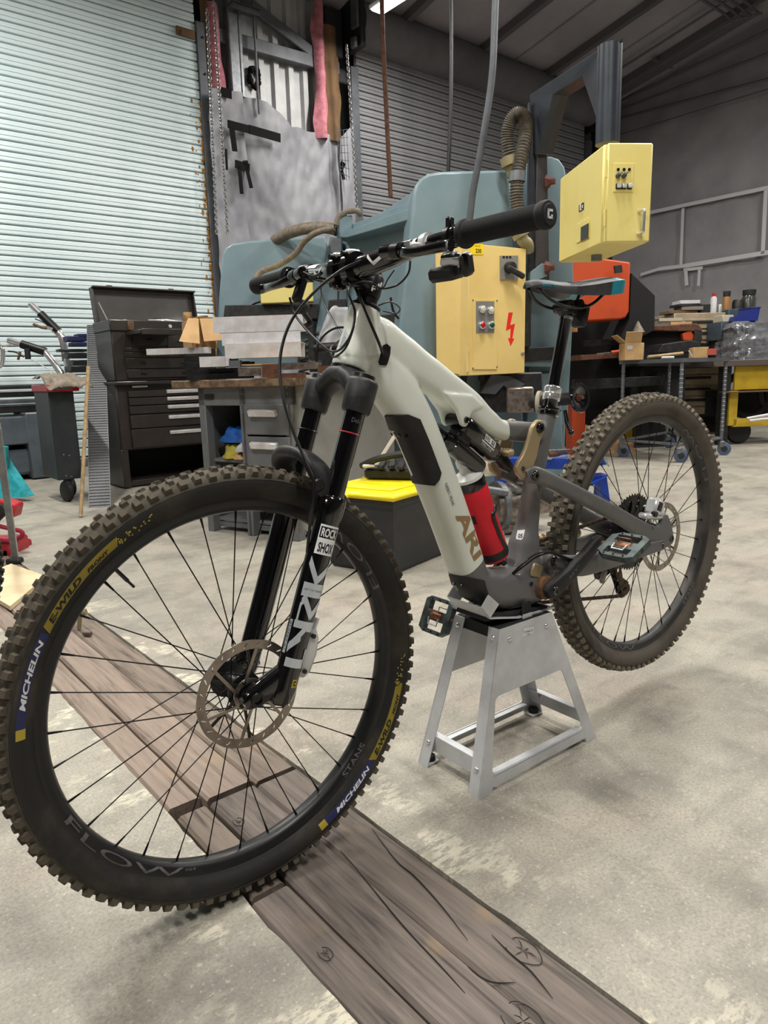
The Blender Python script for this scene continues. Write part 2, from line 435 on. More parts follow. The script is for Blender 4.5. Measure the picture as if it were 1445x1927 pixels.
# knots and drying cracks of the near planks
mat('knot_wood', (104, 94, 86), .8, col2=(78, 68, 62), scale=60); mat('crack_dark', (34, 30, 28), .9)
for (x, y, r) in ((985, 1790, .024), (612, 1795, .012), (985, 1922, .028), (449, 1547, .012)):
    p = on_floor(x, y); g = G()
    g.tube([p + RV * (1.25 * r * math.cos(a) * (1 + .10 * math.sin(3 * a + x))) + RU * (.85 * r * math.sin(a)) + Vector((0, 0, .0006)) for a in [.3 + 5.2 * q / 26 for q in range(27)]], .0006, 5)
    k = obj('wood_knot', g, 'crack_dark', floor, smooth=30)
    g = G()
    for a, f0, f1 in ((.2, .0, .55), (1.3, .1, .8), (2.5, .0, .45), (3.4, .25, .9), (4.4, .0, .5), (5.5, .1, .7)):
        a += x * .01; d = RV * (1.25 * math.cos(a)) + RU * (.85 * math.sin(a)); g.tube([p + d * (r * f0) + Vector((0, 0, .0006)), p + d * (r * (f0 + f1) / 2) + RU * (.08 * r) + Vector((0, 0, .0006)), p + d * (r * f1) + Vector((0, 0, .0004))], [.0003, .0007, .0002], 5)
    obj('wood_crack', g, 'crack_dark', k, smooth=0)
for pts in (((480 + 560, 1480 + 400), (1000, 1830), (960, 1795), (925, 1760)), ((700, 1560), (745, 1620), (780, 1650), (830, 1705), (880, 1770)), ((640, 1600), (690, 1660), (760, 1745), (830, 1820), (875, 1870)), ((880, 1820), (905, 1840), (930, 1850), (970, 1850))):
    P = crom([on_floor(*q) + Vector((0, 0, .001)) for q in pts], 5)
    g = G(); n = len(P); g.tube(P, [.0004 + .0009 * math.sin(PI * i / (n - 1)) for i in range(n)], 5)
    obj('wood_crack', g, 'crack_dark', floor, smooth=0)

# ---- walls, ceiling
wall_back = struct('wall_back', G().box(rm(1.6, VW + .36, 2.8), (22, .1, 5.8), ROOM_R), 'hall_grey', smooth=0)
wall_right = struct('wall_right', G().box(rm(UW + .2, .5, 2.9), (.1, 17, 7.4), ROOM_R), 'hall_grey', smooth=0)
wall_left = struct('wall_left', G().box(rm(-9.2, .2, 2.9), (.2, 17, 7.4), ROOM_R), 'hall_grey', smooth=0)
wall_front = struct('wall_front', G().box(rm(1.6, -8.2, 2.9), (22, .2, 7.4), ROOM_R), 'hall_grey', smooth=0)
def zc(v): return 5.52 + .205 * (VW - v) if v > 0 else 5.52 + .205 * VW + .205 * v
g = G()
for va, vb in ((VW + .4, 0), (0, -8.3)):
    a, b_ = zc(va), zc(vb)
    g.add([rm(-9.3, va, a), rm(UW + .3, va, a), rm(UW + .3, vb, b_), rm(-9.3, vb, b_), rm(-9.3, va, a + .1), rm(UW + .3, va, a + .1), rm(UW + .3, vb, b_ + .1), rm(-9.3, vb, b_ + .1)],
          [[0, 1, 2, 3], [4, 5, 6, 7], [0, 1, 5, 4], [1, 2, 6, 5], [2, 3, 7, 6], [3, 0, 4, 7]])
ceiling = struct('ceiling', g, 'ceiling_sheet', smooth=0)
for u in (5.5, 7.0, 8.5, 10.0, 11.5, 4.0, 2.5, 1.0):
    a, b_ = zc(VW), zc(0)
    d = rm(u, 0, b_) - rm(u, VW, a)
    g = G().box((rm(u, 0, b_) + rm(u, VW, a)) / 2 + Vector((0, 0, -.06)), (d.length, .09, .11), basis(d))
    obj('purlin', g, 'purlin_dark', ceiling, smooth=0)
for u in (6.25, 9.25, 10.75):
    a, b_ = zc(VW), zc(0); d = rm(u, 0, b_) - rm(u, VW, a); g = G()
    P = [rm(u, VW, a) + d * (i / 20) + Vector((0, 0, -.012 - .01 * abs(nz((i * .9, u, 0))))) for i in range(21)]
    g.tube(P, .02, 6, flat=.4); obj('sheet_seam', g, 'insul_dark', ceiling)

# roll-up doors: every slat its own piece
def slat_mesh(name, ln, m):
    prof = [(.030, 0), (.030, .011), (-.012, .013), (-.018, .020), (-.018, .046), (-.016, .0485), (-.006, .0495), (-.006, .0515), (-.016, .0525), (-.018, .055), (-.017, .086), (-.010, .0955), (.030, .0968)]
    g = G(); rings = [[Vector((x, y, z)) for (y, z) in prof] + [Vector((x, .034, z)) for (y, z) in prof[::-1]] for x in (-ln / 2, ln / 2)]
    g.loft(rings); return g.mesh(name, m, 30)
door_1 = thing('door_1', rm(0, VW, 0), TH, kind='structure')
sl = slat_mesh('slat', 6.2, 'door_slat')
for k in range(56):
    obj('slat', sl, None, door_1, loc=(.93, 0, .1 + k * .097))
obj('bottom_bar', G().box((.93, 0, .05), (6.2, .05, .1), b=.01), 'galv', door_1)
for dy, w in ((-.02, .10), (.05, .04)):
    obj('guide_rail', G().box((4.08, dy - .02, 2.4), (w, .03, 4.75), b=.004), 'steel_grey', door_1)
for z in (4.62, 3.75, 4.25, 3.0): obj('rail_bolt', G().lathe([(0, .012), (.012, .01), (.014, 0)], (4.10, -.06, z), (0, -1, 0), 8), 'black_iron', door_1)
obj('latch', G().box((3.9, -.05, 4.62), (.22, .03, .09), b=.008).box((3.86, -.07, 4.60), (.06, .03, .06), rotz(.3), b=.01), 'kraft_brown', door_1)
g = G(); random.seed(3)
for k in range(420):
    z = random.uniform(.9, 4.0); s_ = .004 + .013 * random.random() ** 2; g.sphere((4.03 + random.gauss(0, .010) - (random.random() < .12) * random.random() * .14, -.020, z), s_, 6, 4, (1, .4, random.uniform(.8, 2.6)))
obj('sealant_foam', g, 'rust_foam', door_1)['kind'] = 'stuff'

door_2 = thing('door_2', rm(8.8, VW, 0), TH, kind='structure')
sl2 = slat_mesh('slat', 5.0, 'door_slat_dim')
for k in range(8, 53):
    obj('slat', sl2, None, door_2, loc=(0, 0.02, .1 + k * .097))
g = G(); g.lathe([(.0, -2.56), (.27, -2.56), (.27, 2.56), (0, 2.56)], (0, -.05, 5.30), (1, 0, 0), 28)
obj('barrel_hood', g, 'hall_grey', door_2)
for x in (-2.62, 2.62): obj('hood_bracket', G().box((x, -.08, 5.25), (.08, .5, .62), b=.02), 'black_iron', door_2)
for x in (-2.58, 2.58): obj('guide_rail', G().box((x, -.03, 2.4), (.12, .08, 4.8), b=.006), 'steel_grey', door_2)
obj('motor_bracket', G().box((-2.66, -.22, 5.38), (.06, .14, .42), b=.01).box((-2.70, -.22, 5.0), (.05, .1, .12), b=.01), 'steel_grey', door_2)

# wall bay between the doors: ribbed siding, girts, wool, torn facing
bay = thing('wall_middle', rm(5.1, VW, 0), TH, kind='structure')
for k in range(9):
    x = -.80 + k * .21
    prof = [(-.105, .15), (-.06, .15), (-.035, .10), (.035, .10), (.06, .15), (.105, .15)]
    g = G(); g.loft([[Vector((x + a, b_, z)) for a, b_ in prof] + [Vector((x + a, b_ + .004, z)) for a, b_ in prof[::-1]] for z in (3.2, 5.55)])
    obj('siding_panel', g, 'siding', bay, smooth=20)
obj('girt', G().box((0.05, .04, 4.74), (1.75, .1, .15), Matrix.Rotation(-.02, 3, 'Y'), b=.01), 'steel_grey', bay)
d = Vector((1.15, 0, -.42)); obj('brace', G().box((-.03, .02, 5.05), (1.45, .06, .13), basis(d), b=.01), 'steel_grey', bay)
obj('column', G().box((-.62, -.02, 4.85), (.13, .12, 1.5), b=.012).box((-.535, -.05, 4.85), (.04, .06, 1.5), b=.006), 'galv', bay)
obj('bracket_plate', G().box((-.50, -.10, 5.02), (.36, .18, .03), b=.004).box((-.50, -.18, 5.0), (.36, .02, .08), b=.004), 'steel_grey', bay)
obj('pipe', G().cyl((-.36, -.10, 3.95), (-.36, -.10, 5.4), .014, 8), 'galv', bay)
g = G()
for i in range(14):
    a = 2 * PI * i / 14; g.sphere((-.30 + .08 * math.cos(a) * .8, .06, 4.40 + .10 * math.sin(a)), .022 + .01 * (i % 3), 7, 5)
_ph = obj('patched_hole', g, 'black_tape', bay); obj('hole_backing', G().lathe([(0, 0), (.065, 0)], (-.30, .085, 4.40), (0, -1, 0), 14), 'siding', _ph)
def wool(name, m, u0, u1, za, zb, dep, seed, amp):
    def fn(i, j):
        z = lerp(za, zb, j); e = amp * nz((seed, z * 3.1, i * 3)); x = lerp(u0, u1, i) + (e if i in (0, 1) else 0)
        return Vector((x + .3 * e, -dep * math.sin(PI * min(max(i, .04), .96)) - .01 + .35 * amp * nz((x * 9, z * 5, seed)), z))
    g = G(); g.grid(8, 26, fn); return obj(name, g, m, bay, smooth=60)
wool('wool_batt', 'pink_wool', .50, .68, 3.85, 5.42, .10, 1.3, .05); wool('wool_batt', 'pink_wool', -.97, -.76, 4.05, 5.0, .10, 5.3, .04)
wool('paper_facing', 'kraft_brown', .66, .90, 3.86, 5.20, .05, 2.2, .03); wool('paper_facing', 'kraft_brown', -.98, -.88, 4.0, 5.1, .06, 7.2, .03)
obj('dark_gap', G().box((.84, .02, 5.15), (.26, .1, .55), b=.01).box((-.93, .04, 5.2), (.22, .1, .3), b=.01), 'black_iron', bay, smooth=0)
def sheet(u0, u1, z0, topfn, dep, seed, parent, m='insul_sheet', n=(34, 52), amp=.028, name='insulation_sheet'):
    def fn(i, j):
        u = lerp(u0, u1, i); z = lerp(z0, topfn(i), j)
        w = amp * nz((u * 2.1 + seed, z * 1.3, seed)) + amp * .7 * abs(nz((u * 5 - z * 2.2, z * .9 + seed, 2))) + .3 * amp * nz((u * 11, z * 7, seed))
        return Vector((u, -dep - w * 1.6, z))
    g = G(); g.grid(n[0], n[1], fn); return obj(name, g, m, parent, smooth=70)
def top_bay(i):
    u = lerp(-1.0, .92, i)
    return 4.12 + (.0 if u < -.5 else -.20 * min(1, (u + .5) / .45)) + .02 * nz((u * 5, 0, 0))
s1 = sheet(-.62, .90, .2, top_bay, .03, 1.7, bay, amp=.05, n=(60, 80))
s2 = sheet(-1.02, -.58, .2, lambda i: 4.08 + .05 * i, .10, 4.1, bay, n=(14, 60), amp=.05)
s3 = sheet(.84, 1.06, .2, lambda i: 3.9 + .2 * i, .06, 6.1, bay, n=(10, 50), amp=.03)
def tape(u0, z0, u1, z1, w, y=-.10, m='black_tape', par=bay):
    a = Vector((u0, y, z0)); b_ = Vector((u1, y, z1)); obj('tape_strip', G().box((a + b_) / 2, ((b_ - a).length, .006, w), basis(b_ - a, (0, 0, 1)) if abs((b_ - a).normalized().z) < .9 else basis(b_ - a, (1, 0, 0)) @ Matrix.Rotation(PI / 2, 3, 'X'), b=.002), m, par, smooth=0)
def tp(pxa, pya, pxb, pyb, w, m='black_tape', off=.17):
    """strip of tape on the bay between two seen points"""
    o = rm(0, VW - off, 0); a = on_plane(pxa, pya, o, RV); b_ = on_plane(pxb, pyb, o, RV)
    fw = ROOM_R.transposed() @ (a - bay.location); tw = ROOM_R.transposed() @ (b_ - bay.location)
    d = tw - fw; n = Vector((0, -1, 0)); side = d.normalized().cross(n)
    R = Matrix((d.normalized(), side, n)).transposed()
    obj('tape_strip', G().box((fw + tw) / 2, (d.length, w, .006), R, b=.002), m, bay, smooth=0)
for q in ((428, 233, 470, 244, .09), (468, 243, 528, 260, .10), (436, 240, 442, 285, .07), (416, 172, 436, 178, .10), (442, 308, 470, 316, .09), (461, 302, 465, 318, .07), (450, 312, 455, 365, .05), (464, 316, 473, 354, .05), (425, 280, 427, 320, .03), (640, 308, 648, 315, .1), (643, 320, 647, 338, .05)):
    tp(*q)
g = G()
for i in range(6):
    pass
def chain(px0, py0, px1, py1, Vd, n, parent=None):
    o = rm(0, Vd, 0); a = on_plane(px0, py0, o, RV); b_ = on_plane(px1, py1, o, RV); g = G(); d = (b_ - a) / n
    for i in range(n):
        c = a + d * (i + .5); ax = RU if i % 2 else RV
        P = [c + ax * (.017 * math.cos(2 * PI * k / 8)) + d * (.62 * math.sin(2 * PI * k / 8)) for k in range(8)]
        g.tube(P, .0062, 5, closed=True)
    return obj('hoist_chain', g, 'chain_steel', parent, smooth=60)
tag(chain(389, 16, 408, 440, 7.72, 66), 'steel pull chain hanging beside the light roll-up door, left strand', 'chain', 'door chain strands')
tag(chain(402, 2, 428, 440, 7.70, 66), 'steel pull chain hanging beside the light roll-up door, right strand', 'chain', 'door chain strands')
tag(chain(652, 84, 672, 400, 7.60, 54), 'thin pull chain at the edge of the dim far roll-up door', 'chain')
obj('wire_mesh', G(), 'steel_grey', bay) if False else None
g = G(); o = rm(0, VW - .2, 0)
for i in range(7):
    a = on_plane(630 + i * 2, 248 + i * 13, o, RV); b_ = on_plane(655 + i * .5, 243 + i * 15, o, RV); g.cyl(a, b_, .004, 5)
for i in range(4):
    a = on_plane(634 + i * 6, 246, o, RV); b_ = on_plane(642 + i * 5, 340, o, RV); g.cyl(a, b_, .004, 5)
obj('wire_netting', g, 'steel_grey', bay).matrix_parent_inverse = Matrix.LocRotScale(bay.location, bay.rotation_euler, None).inverted()

# right-hand wall: grey insulation facing with taped seams and conduits
def fnr(i, j):
    v = lerp(-7.5, VW, i); z = lerp(.0, 5.6 + max(0, (VW - max(v, 0)) * .2), j)
    w = .05 * nz((v * .8, z * .9, 3)) + .06 * abs(nz((v * 1.7 + z, z * 1.1, 8))) * (1 + .8 * j) + .012 * nz((v * 5, z * 4, 1))
    return rm(UW - .05 - w, v, z)
g = G(); g.grid(110, 60, fnr); obj('insulation_sheet', g, 'insul_dark', wall_right, smooth=70)
def wtape(a, b_, w=.07):
    o = rm(UW - .17, 0, 0); pts = [on_plane(x, y, o, RU) for x, y in (a, b_)]
    d = pts[1] - pts[0]; n = -RU; side = d.normalized().cross(n); R = Matrix((d.normalized(), side, n)).transposed()
    obj('tape_strip', G().box((pts[0] + pts[1]) / 2, (d.length, w, .006), R, b=.002), 'grey_tape', wall_right, smooth=0)
for a, b_, w in (((1222, 400), (1445, 353), .06), ((1205, 517), (1240, 506), .05), ((1240, 506), (1290, 500), .06), ((1290, 500), (1445, 475), .07), ((1285, 392), (1281, 500), .05), ((1441, 356), (1435, 478), .06),
                 ((1286, 508), (1322, 504), .05), ((1290, 508), (1292, 537), .06), ((1316, 506), (1314, 538), .05)): wtape(a, b_, w)
for k, (v0, z0, v1, z1) in enumerate(((8.0, 5.52, 4.8, 5.86), (8.0, 5.40, 4.8, 5.50), (8.0, 5.27, 4.8, 5.10), (8, 4.99, 4.8, 4.98))):
    obj('conduit', G().cyl(rm(UW - .2, v0, z0), rm(UW - .2, v1, z1), .022 if k < 3 else .012, 8), 'conduit_grey', wall_right)
for k in range(4):
    P = [rm(11.55 + .07 * k, 8.0, zc(8.0) - .10), rm(11.55 + .07 * k, 5.75 - .06 * k, zc(5.75 - .06 * k) - .12), rm(11.45 + .07 * k, 5.62 - .09 * k, zc(5.6 - .09 * k) - .12), rm(10.0, 5.60 - .10 * k, zc(5.6 - .1 * k) - .12), rm(8.0, 5.60 - .1 * k, zc(5.6 - .1 * k) - .12)]
    obj('conduit', G().tube(crom(P, 5), .02, 8), 'conduit_grey', ceiling)
obj('strut_channel', G().box(rm(11.6, 6.75, zc(6.75) - .08), (.55, .05, .05), ROOM_R, b=.006), 'conduit_grey', ceiling, smooth=0)
obj('strut_channel', G().cyl(rm(11.0, 5.2, zc(5.2) - .1), rm(11.0, 7.6, zc(7.6) - .1), .02, 8), 'conduit_grey', ceiling)
obj('corner_post', G().box(rm(11.55, VW - .05, 2.6), (.10, .12, 5.2), ROOM_R, b=.01), 'black_iron', wall_back, smooth=0)
obj('corner_bracket', G().box(rm(11.75, VW - .12, 4.75), (.34, .14, .2), ROOM_R, b=.02).cyl(rm(11.6, VW - .2, 4.55), rm(12.2, VW - .2, 4.5), .05, 8), 'purlin_dark', wall_back, smooth=0)

# ceiling lamps, with the added ones
for i, (x, y, z, ln, yaw, pw) in enumerate(LAMPS):
    lab = ('strip lamp hung from the ceiling over the bike, above the picture', 'strip lamp hung from the ceiling over the wooden planks, above the picture', 'strip lamp hung from the ceiling over the workbench, above the picture', 'strip lamp hung from the ceiling in front of the light roll-up door', 'bright strip lamp hanging under the dark ceiling near the dim roll-up door', 'strip lamp hung from the ceiling behind the viewer', 'unseen strip lamp over the press, added to brighten the right side', 'unseen strip lamp over the caster table, added to brighten the right side', 'unseen strip lamp out to the right, added to brighten that side')[i]
    t = thing('strip_lamp', (x, y, z), yaw, lab, 'lamp', 'ceiling strip lamps')
    obj('housing', G().box((0, 0, .035), (ln + .06, .20, .05), b=.012), 'lamp_white', t)
    obj('diffuser', G().box((0, 0, 0.0), (ln, .17, .024), b=.01), 'lamp_glow', t)
    for sx in (-1, 1):
        top = zc((Vector((x, y, 0)) + Vector((math.cos(yaw), math.sin(yaw), 0)) * sx * ln * .4).dot(RV))
        obj('hanger', G().cyl((sx * ln * .4, 0, .05), (sx * ln * .4, 0, top - z), .004, 6), 'chain_steel', t)
# ================================================================== the mountain bike
mat('paint_white', (226, 231, 222), .36, col2=(212, 216, 204), scale=5, mix=(.45, .75), coat=.15)
mat('paint_grey', (98, 98, 99), .48, col2=(118, 113, 106), scale=9, mix=(.55, .8), coat=.1)
mat('black_gloss', (9, 9, 11), .12, coat=.8)
mat('black_satin', (17, 17, 19), .36)
mat('black_matte', (24, 24, 26), .6, col2=(44, 42, 40), scale=25, mix=(.55, .8))
mat('fork_dusty', (30, 31, 33), .5, col2=(62, 63, 63), scale=30, mix=(.5, .75))
mat('stanchion', (13, 12, 15), .07, .3, coat=1.0)
mat('tire_wall', (29, 28, 27), .66, col2=(74, 67, 58), scale=7, mix=(.50, .78), bump=.2, bscale=120)
mat('tire_tread', (84, 79, 69), .9, col2=(62, 57, 49), scale=14, bump=.4, bscale=160)
mat('knob_rubber', (92, 84, 71), .88, col2=(64, 59, 51), scale=30, mix=(.4, .65), bump=.3, bscale=200)
mat('tire_wall_dusty', (92, 86, 78), .85, col2=(54, 51, 48), scale=7, mix=(.5, .75), bump=.2, bscale=120)
mat('knob_dusty', (126, 118, 103), .9, col2=(90, 84, 73), scale=30, bump=.3, bscale=200)
mat('rim_black', (22, 23, 25), .38, col2=(48, 48, 48), scale=10, mix=(.55, .8))
mat('rim_dusty', (44, 43, 43), .5, col2=(92, 84, 76), scale=8, mix=(.5, .8))
mat('spoke_black', (14, 14, 15), .35, .5)
mat('rotor_steel', (160, 150, 140), .3, .8, col2=(132, 122, 112), scale=20)
mat('alu_raw', (196, 196, 196), .34, .85, col2=(176, 174, 172), scale=18)
mat('chrome', (222, 222, 224), .16, .75)
mat('silver_part', (212, 214, 216), .35, .3)
mat('link_gold', (168, 150, 116), .38, .35, col2=(140, 118, 84), scale=16, mix=(.55, .8))
mat('decal_white', (228, 231, 232), .4)
mat('decal_silver', (206, 214, 220), .25, .3)
mat('decal_gold', (148, 120, 78), .45)
mat('decal_grey', (92, 92, 94), .5)
mat('decal_black', (22, 22, 22), .5)
mat('decal_yellow', (186, 164, 58), .6)
mat('decal_blue', (40, 44, 92), .6)
mat('red_cloth', (222, 22, 44), .6, col2=(204, 16, 36), scale=12)
mat('clear_plastic', (206, 206, 202), .3)
mat('chain_rust', (92, 74, 56), .5, .5, col2=(62, 50, 40), scale=60)
mat('rust_ring', (120, 84, 54), .7, col2=(66, 52, 42), scale=60)
mat('teal_vinyl', (30, 140, 160), .4)
mat('saddle_grey', (66, 67, 71), .5, col2=(56, 57, 60), scale=40)
mat('pedal_body', (84, 98, 98), .5, .3, col2=(60, 62, 60), scale=40)
mat('pedal_spring', (150, 96, 66), .45, .5, col2=(84, 56, 42), scale=50)
mat('red_ring', (196, 40, 56), .4)
mat('hose_black', (14, 14, 15), .32)

BIKE = thing('mountain_bike', (RC.x, RC.y, 0), math.atan2(E1.y, E1.x), 'white and grey electric mountain bike held on a raw aluminium stand', 'bicycle')
FW = Vector((1.1855, 0, .3722)); RW = Vector((0, 0, .44264))
def bp(name, g, m, parent=None, smooth=40, label=None, **k): return obj(name, g, m, parent or BIKE, smooth=smooth, label=label, **k)

# ---------------- wheels (turned about the axle y, angle measured from forward towards up)
TIRE = [(.3125, .0150), (.3165, .0185), (.3225, .0235), (.3310, .0285), (.3400, .0305), (.3470, .0300), (.3540, .0265), (.3605, .0190), (.3645, .0095), (.3660, 0.0)]
def tire_l(r):
    for (r0, a), (r1, b_) in zip(TIRE, TIRE[1:]):
        if r0 <= r <= r1: return lerp(a, b_, (r - r0) / (r1 - r0))
    return .0305
def wp(ang, r, l): return Vector((r * math.cos(ang), l, r * math.sin(ang)))
def turn(prof, seg, g=None, closed=True, mi=None):
    g = g or G(); n = len(prof); v = [wp(2 * PI * k / seg, r, l) for k in range(seg) for r, l in prof]; f = []; mm = []
    for k in range(seg):
        j = (k + 1) % seg
        for i in range(n if closed else n - 1):
            q = (i + 1) % n; f.append([k * n + i, j * n + i, j * n + q, k * n + q]); mm.append(mi[i] if mi else 0)
    o = len(g.v); g.v += [tuple(p) for p in v]; g.f += [[i + o for i in q] for q in f]; g.mi += mm; return g
def knob(la, ra, lb, h, cw, tw, nrm, slit=False):
    """block on the tread: base centre (ra, la), half widths; nrm outward in the (r,l) plane"""
    g = G(); nr, nl = nrm; tr, tl = -nl, nr
    def P(c, a, hh, sh): return Vector((ra + nr * hh + tr * a * sh, la + nl * hh + tl * a * sh, c * sh))
    def blk(c0, c1, a0, a1, sh=.78):
        v = []
        for hh, sc_ in ((-.002, 1.12), (h, sh)):
            cm = (c0 + c1) / 2; am = (a0 + a1) / 2
            for c, a in ((c0, a0), (c1, a0), (c1, a1), (c0, a1)):
                cc = cm + (c - cm) * sc_; aa = am + (a - am) * sc_
                v.append(Vector((ra + nr * hh + tr * aa, la + nl * hh + tl * aa, cc)))
        g.add(v, [[3, 2, 1, 0], [4, 5, 6, 7], [0, 1, 5, 4], [1, 2, 6, 5], [2, 3, 7, 6], [3, 0, 4, 7]])
    if slit:
        blk(-cw, cw, -tw, -tw * .1); blk(-cw, cw, tw * .1, tw)
    else: blk(-cw, cw, -tw, tw)
    return g
NK = 94
def wheel(C, dusty, rot_tire, rot_sp, hubspec):
    tw, tt, kn, rm_ = ('tire_wall_dusty', 'tire_tread', 'knob_dusty', 'rim_dusty') if dusty else ('tire_wall', 'tire_tread', 'knob_rubber', 'rim_black')
    prof = TIRE + [(r, -l) for r, l in TIRE[-2::-1]]; n = len(prof)
    mi = [0 if (prof[i][0] + prof[(i + 1) % n][0]) / 2 < .349 else 1 for i in range(n)]
    tire = bp('tire', turn(prof, 180, mi=mi), [tw, tt], loc=C, smooth=60)
    # bead line on the side wall
    for sg in (1, -1): bp('sidewall_line', turn([(.3478, sg * .0300), (.3484, sg * .0306), (.3490, sg * .0298)], 120, closed=False), tw, tire, smooth=60)
    side = knob(.0235, .3555, 0, .0085, .0066, .0060, (.78, .63)); side2 = knob(.0225, .3570, 0, .0085, .0058, .0065, (.80, .60))
    cen = knob(.0078, .3640, 0, .0062, .0056, .0052, (.985, .17), True); cen2 = knob(.0105, .3625, 0, .0062, .0050, .0058, (.97, .24))
    mir = lambda gg: (lambda q: q.mapv(lambda p: Vector((p.x, -p.y, p.z))))(GG(gg))
    kinds = [(side, side2, 0), (cen, cen2, .5), (mir(cen), mir(cen2), .5), (mir(side), mir(side2), 0.0)]
    stuff = G()
    for qi, (ka, kb, off) in enumerate(kinds):
        single = (not dusty) and qi < 3
        if single:
            ma, mb = ka.mesh('knob', kn, 25), kb.mesh('knob', kn, 25)
            for k in range(NK): bp('tread_knob', ma if k % 2 == 0 else mb, kn, tire, rot=(0, -(rot_tire + 2 * PI * (k + off + (.0 if qi != 2 else .5)) / NK), 0))
        else:
            for k in range(NK):
                a = rot_tire + 2 * PI * (k + off + (.0 if qi != 2 else .5)) / NK; c, s_ = math.cos(a), math.sin(a); q = ka if k % 2 == 0 else kb
                stuff.add([(p[0] * c - p[2] * s_, p[1], p[0] * s_ + p[2] * c) for p in q.v], q.f)
    if stuff.v: tag(bp('tread_knobs', stuff, kn, tire, smooth=25), kind='stuff')
    RIMP = [(.3170, .0170), (.3150, .0145), (.3080, .0140), (.3060, .0), (.3080, -.0140), (.3150, -.0145), (.3170, -.0170), (.3060, -.0172), (.2980, -.0120), (.2945, -.0050), (.2945, .0050), (.2980, .0120), (.3060, .0172)]
    rim = bp('rim', turn(RIMP, 150), rm_, loc=C, smooth=35)
    fl, fr, rf, axl = hubspec
    for k in range(32):
        a = rot_sp + 2 * PI * k / 32; left = k % 2 == 0; l0 = fl if left else fr; d = 1 if (k // 2) % 2 else -1
        ha = a + d * math.radians(62)
        p0 = wp(ha, rf, l0 + (.002 if d > 0 else -.002)); p1 = wp(a, .2955, .003 if left else -.003); t = (p1 - p0)
        g = G(); g.tube([p0, p1 - t * (.018 / t.length)], .00105, 5); g.tube([p1 - t * (.020 / t.length), p1 - t * (.006 / t.length), p1 + t * (.004 / t.length)], [.0014, .0021, .0024], 6)
        bp('spoke', g, 'spoke_black', rim, smooth=60)
    g = G(); g.lathe([(.0, -axl), (.011, -axl), (.012, fr - .006), (rf + .004, fr - .003), (rf + .004, fr + .002), (.016, fr + .007), (.015, 0), (.017, fl - .007), (rf + .003, fl - .002), (rf + .003, fl + .002), (.018, fl + .006), (.017, axl * .72), (.011, axl * .74), (.011, axl), (0, axl)], (0, 0, 0), (0, 1, 0), 24)
    bp('hub', g, 'black_satin', loc=C)
    g = G(); p = wp(rot_sp + 2 * PI * 4.5 / 32 - .02, .294, 0); q = wp(rot_sp + 2 * PI * 4.5 / 32 - .02, .254, 0); mid = p * .35 + q * .65
    g.cyl(p, mid, .0030, 8); g.cyl(mid, q, .0021, 6); bp('valve_stem', g, 'black_satin' if not dusty else 'chrome', rim)
    return tire, rim
def GG(g):
    q = G(); q.v = list(g.v); q.f = [list(x) for x in g.f]; q.mi = list(g.mi); return q
tireF, rimF = wheel(FW, False, .02, math.radians(3.5), (.0285, -.036, .0275, .058))
tireR, rimR = wheel(RW, True, .01, math.radians(1.0), (.030, -.022, .0275, .074))

# tyre and rim lettering
def arc(C_r0, r1, a0, a1, lf, off=.0006):
    return lambda u, v: (lambda r, a: wp(a, r, lf(r) + off))(lerp(C_r0, r1, v), lerp(a0, a1, u))
dg = math.radians
def band(name, r0, r1, a0, a1, m, parent, lf, n=16, off=.0003, nr=4):
    g = G(); g.grid(n, nr, lambda u, v: wp(lerp(a0, a1, u), lerp(r0, r1, v), lf(lerp(r0, r1, v)) + off)); return bp(name, g, m, parent, smooth=60)
def tire_print(A, flip):
    """print on the near side wall; A(x) turns degrees along the print into wheel angle; flip reads the other way up"""
    r0, r1 = (.3275, .3405) if not flip else (.3405, .3275)
    ro, ri = .3275, .3405
    g = G(); n = 74
    for k in range(n):
        a = A(31.2 + (57.0 - 31.2) * k / n); b_ = A(31.2 + (57.0 - 31.2) * (k + .62) / n); sh = dg(1.2) * (1 if not flip else -1)
        g.grid(1, 3, lambda u, v: wp(lerp(a, b_, u) + sh * v, lerp(ro, ri, v), tire_l(lerp(ro, ri, v)) + .0004))
    bp('print_band', g, 'decal_yellow', tireF, smooth=60)
    band('print_band', ro, ri, A(8.0), A(31.0), 'decal_blue', tireF, tire_l); band('print_band', ro, ri, A(5.4), A(8.0), 'decal_yellow', tireF, tire_l)
    for word, x0, x1, m, ra, rb in (('MICHELIN', 12.3, 29.4, 'decal_white', .18, .82), ('E-WILD', 33.6, 45.8, 'decal_black', .16, .84), ('FRONT', 47.7, 54.6, 'decal_black', .12, .58)):
        decal('lettering', word, arc(lerp(r0, r1, ra), lerp(r0, r1, rb), A(x0), A(x1), tire_l, .0009), m, tireF, bold=.035, shear=.25, sub=.5)
    g = G(); random.seed(11)
    for k in range(26):
        x = 57.6 + 10 * random.random() ** 1.6; w = .45; a = A(x); b_ = A(x + w); r_ = random.uniform(.3255, .3375)
        g.grid(1, 1, lambda u, v: wp(lerp(a, b_, u), r_ + .0022 * v, tire_l(r_ + .0022 * v) + .0005))
    bp('print_dots', g, 'decal_yellow', tireF, smooth=0)
tire_print(lambda x: dg(x), False)
tire_print(lambda x: dg(-107.4 - x), True)
rl = lambda r: (.0172 if r >= .306 else lerp(.0120, .0172, max(0, (r - .298) / .008)))
decal('lettering', 'FLOW', arc(.3120, .3000, dg(-21.5), dg(-66), rl, .0008), 'decal_grey', rimF, sub=.4)
decal('lettering', 'mk4', arc(.3045, .3005, dg(-66.6), dg(-70), rl, .0008), 'decal_grey', rimF, sub=.4)
decal('lettering', 'STANS', arc(.3100, .3000, dg(-129.5), dg(-142.5), rl, .0008), 'decal_grey', rimF, sub=.4, bold=.02)
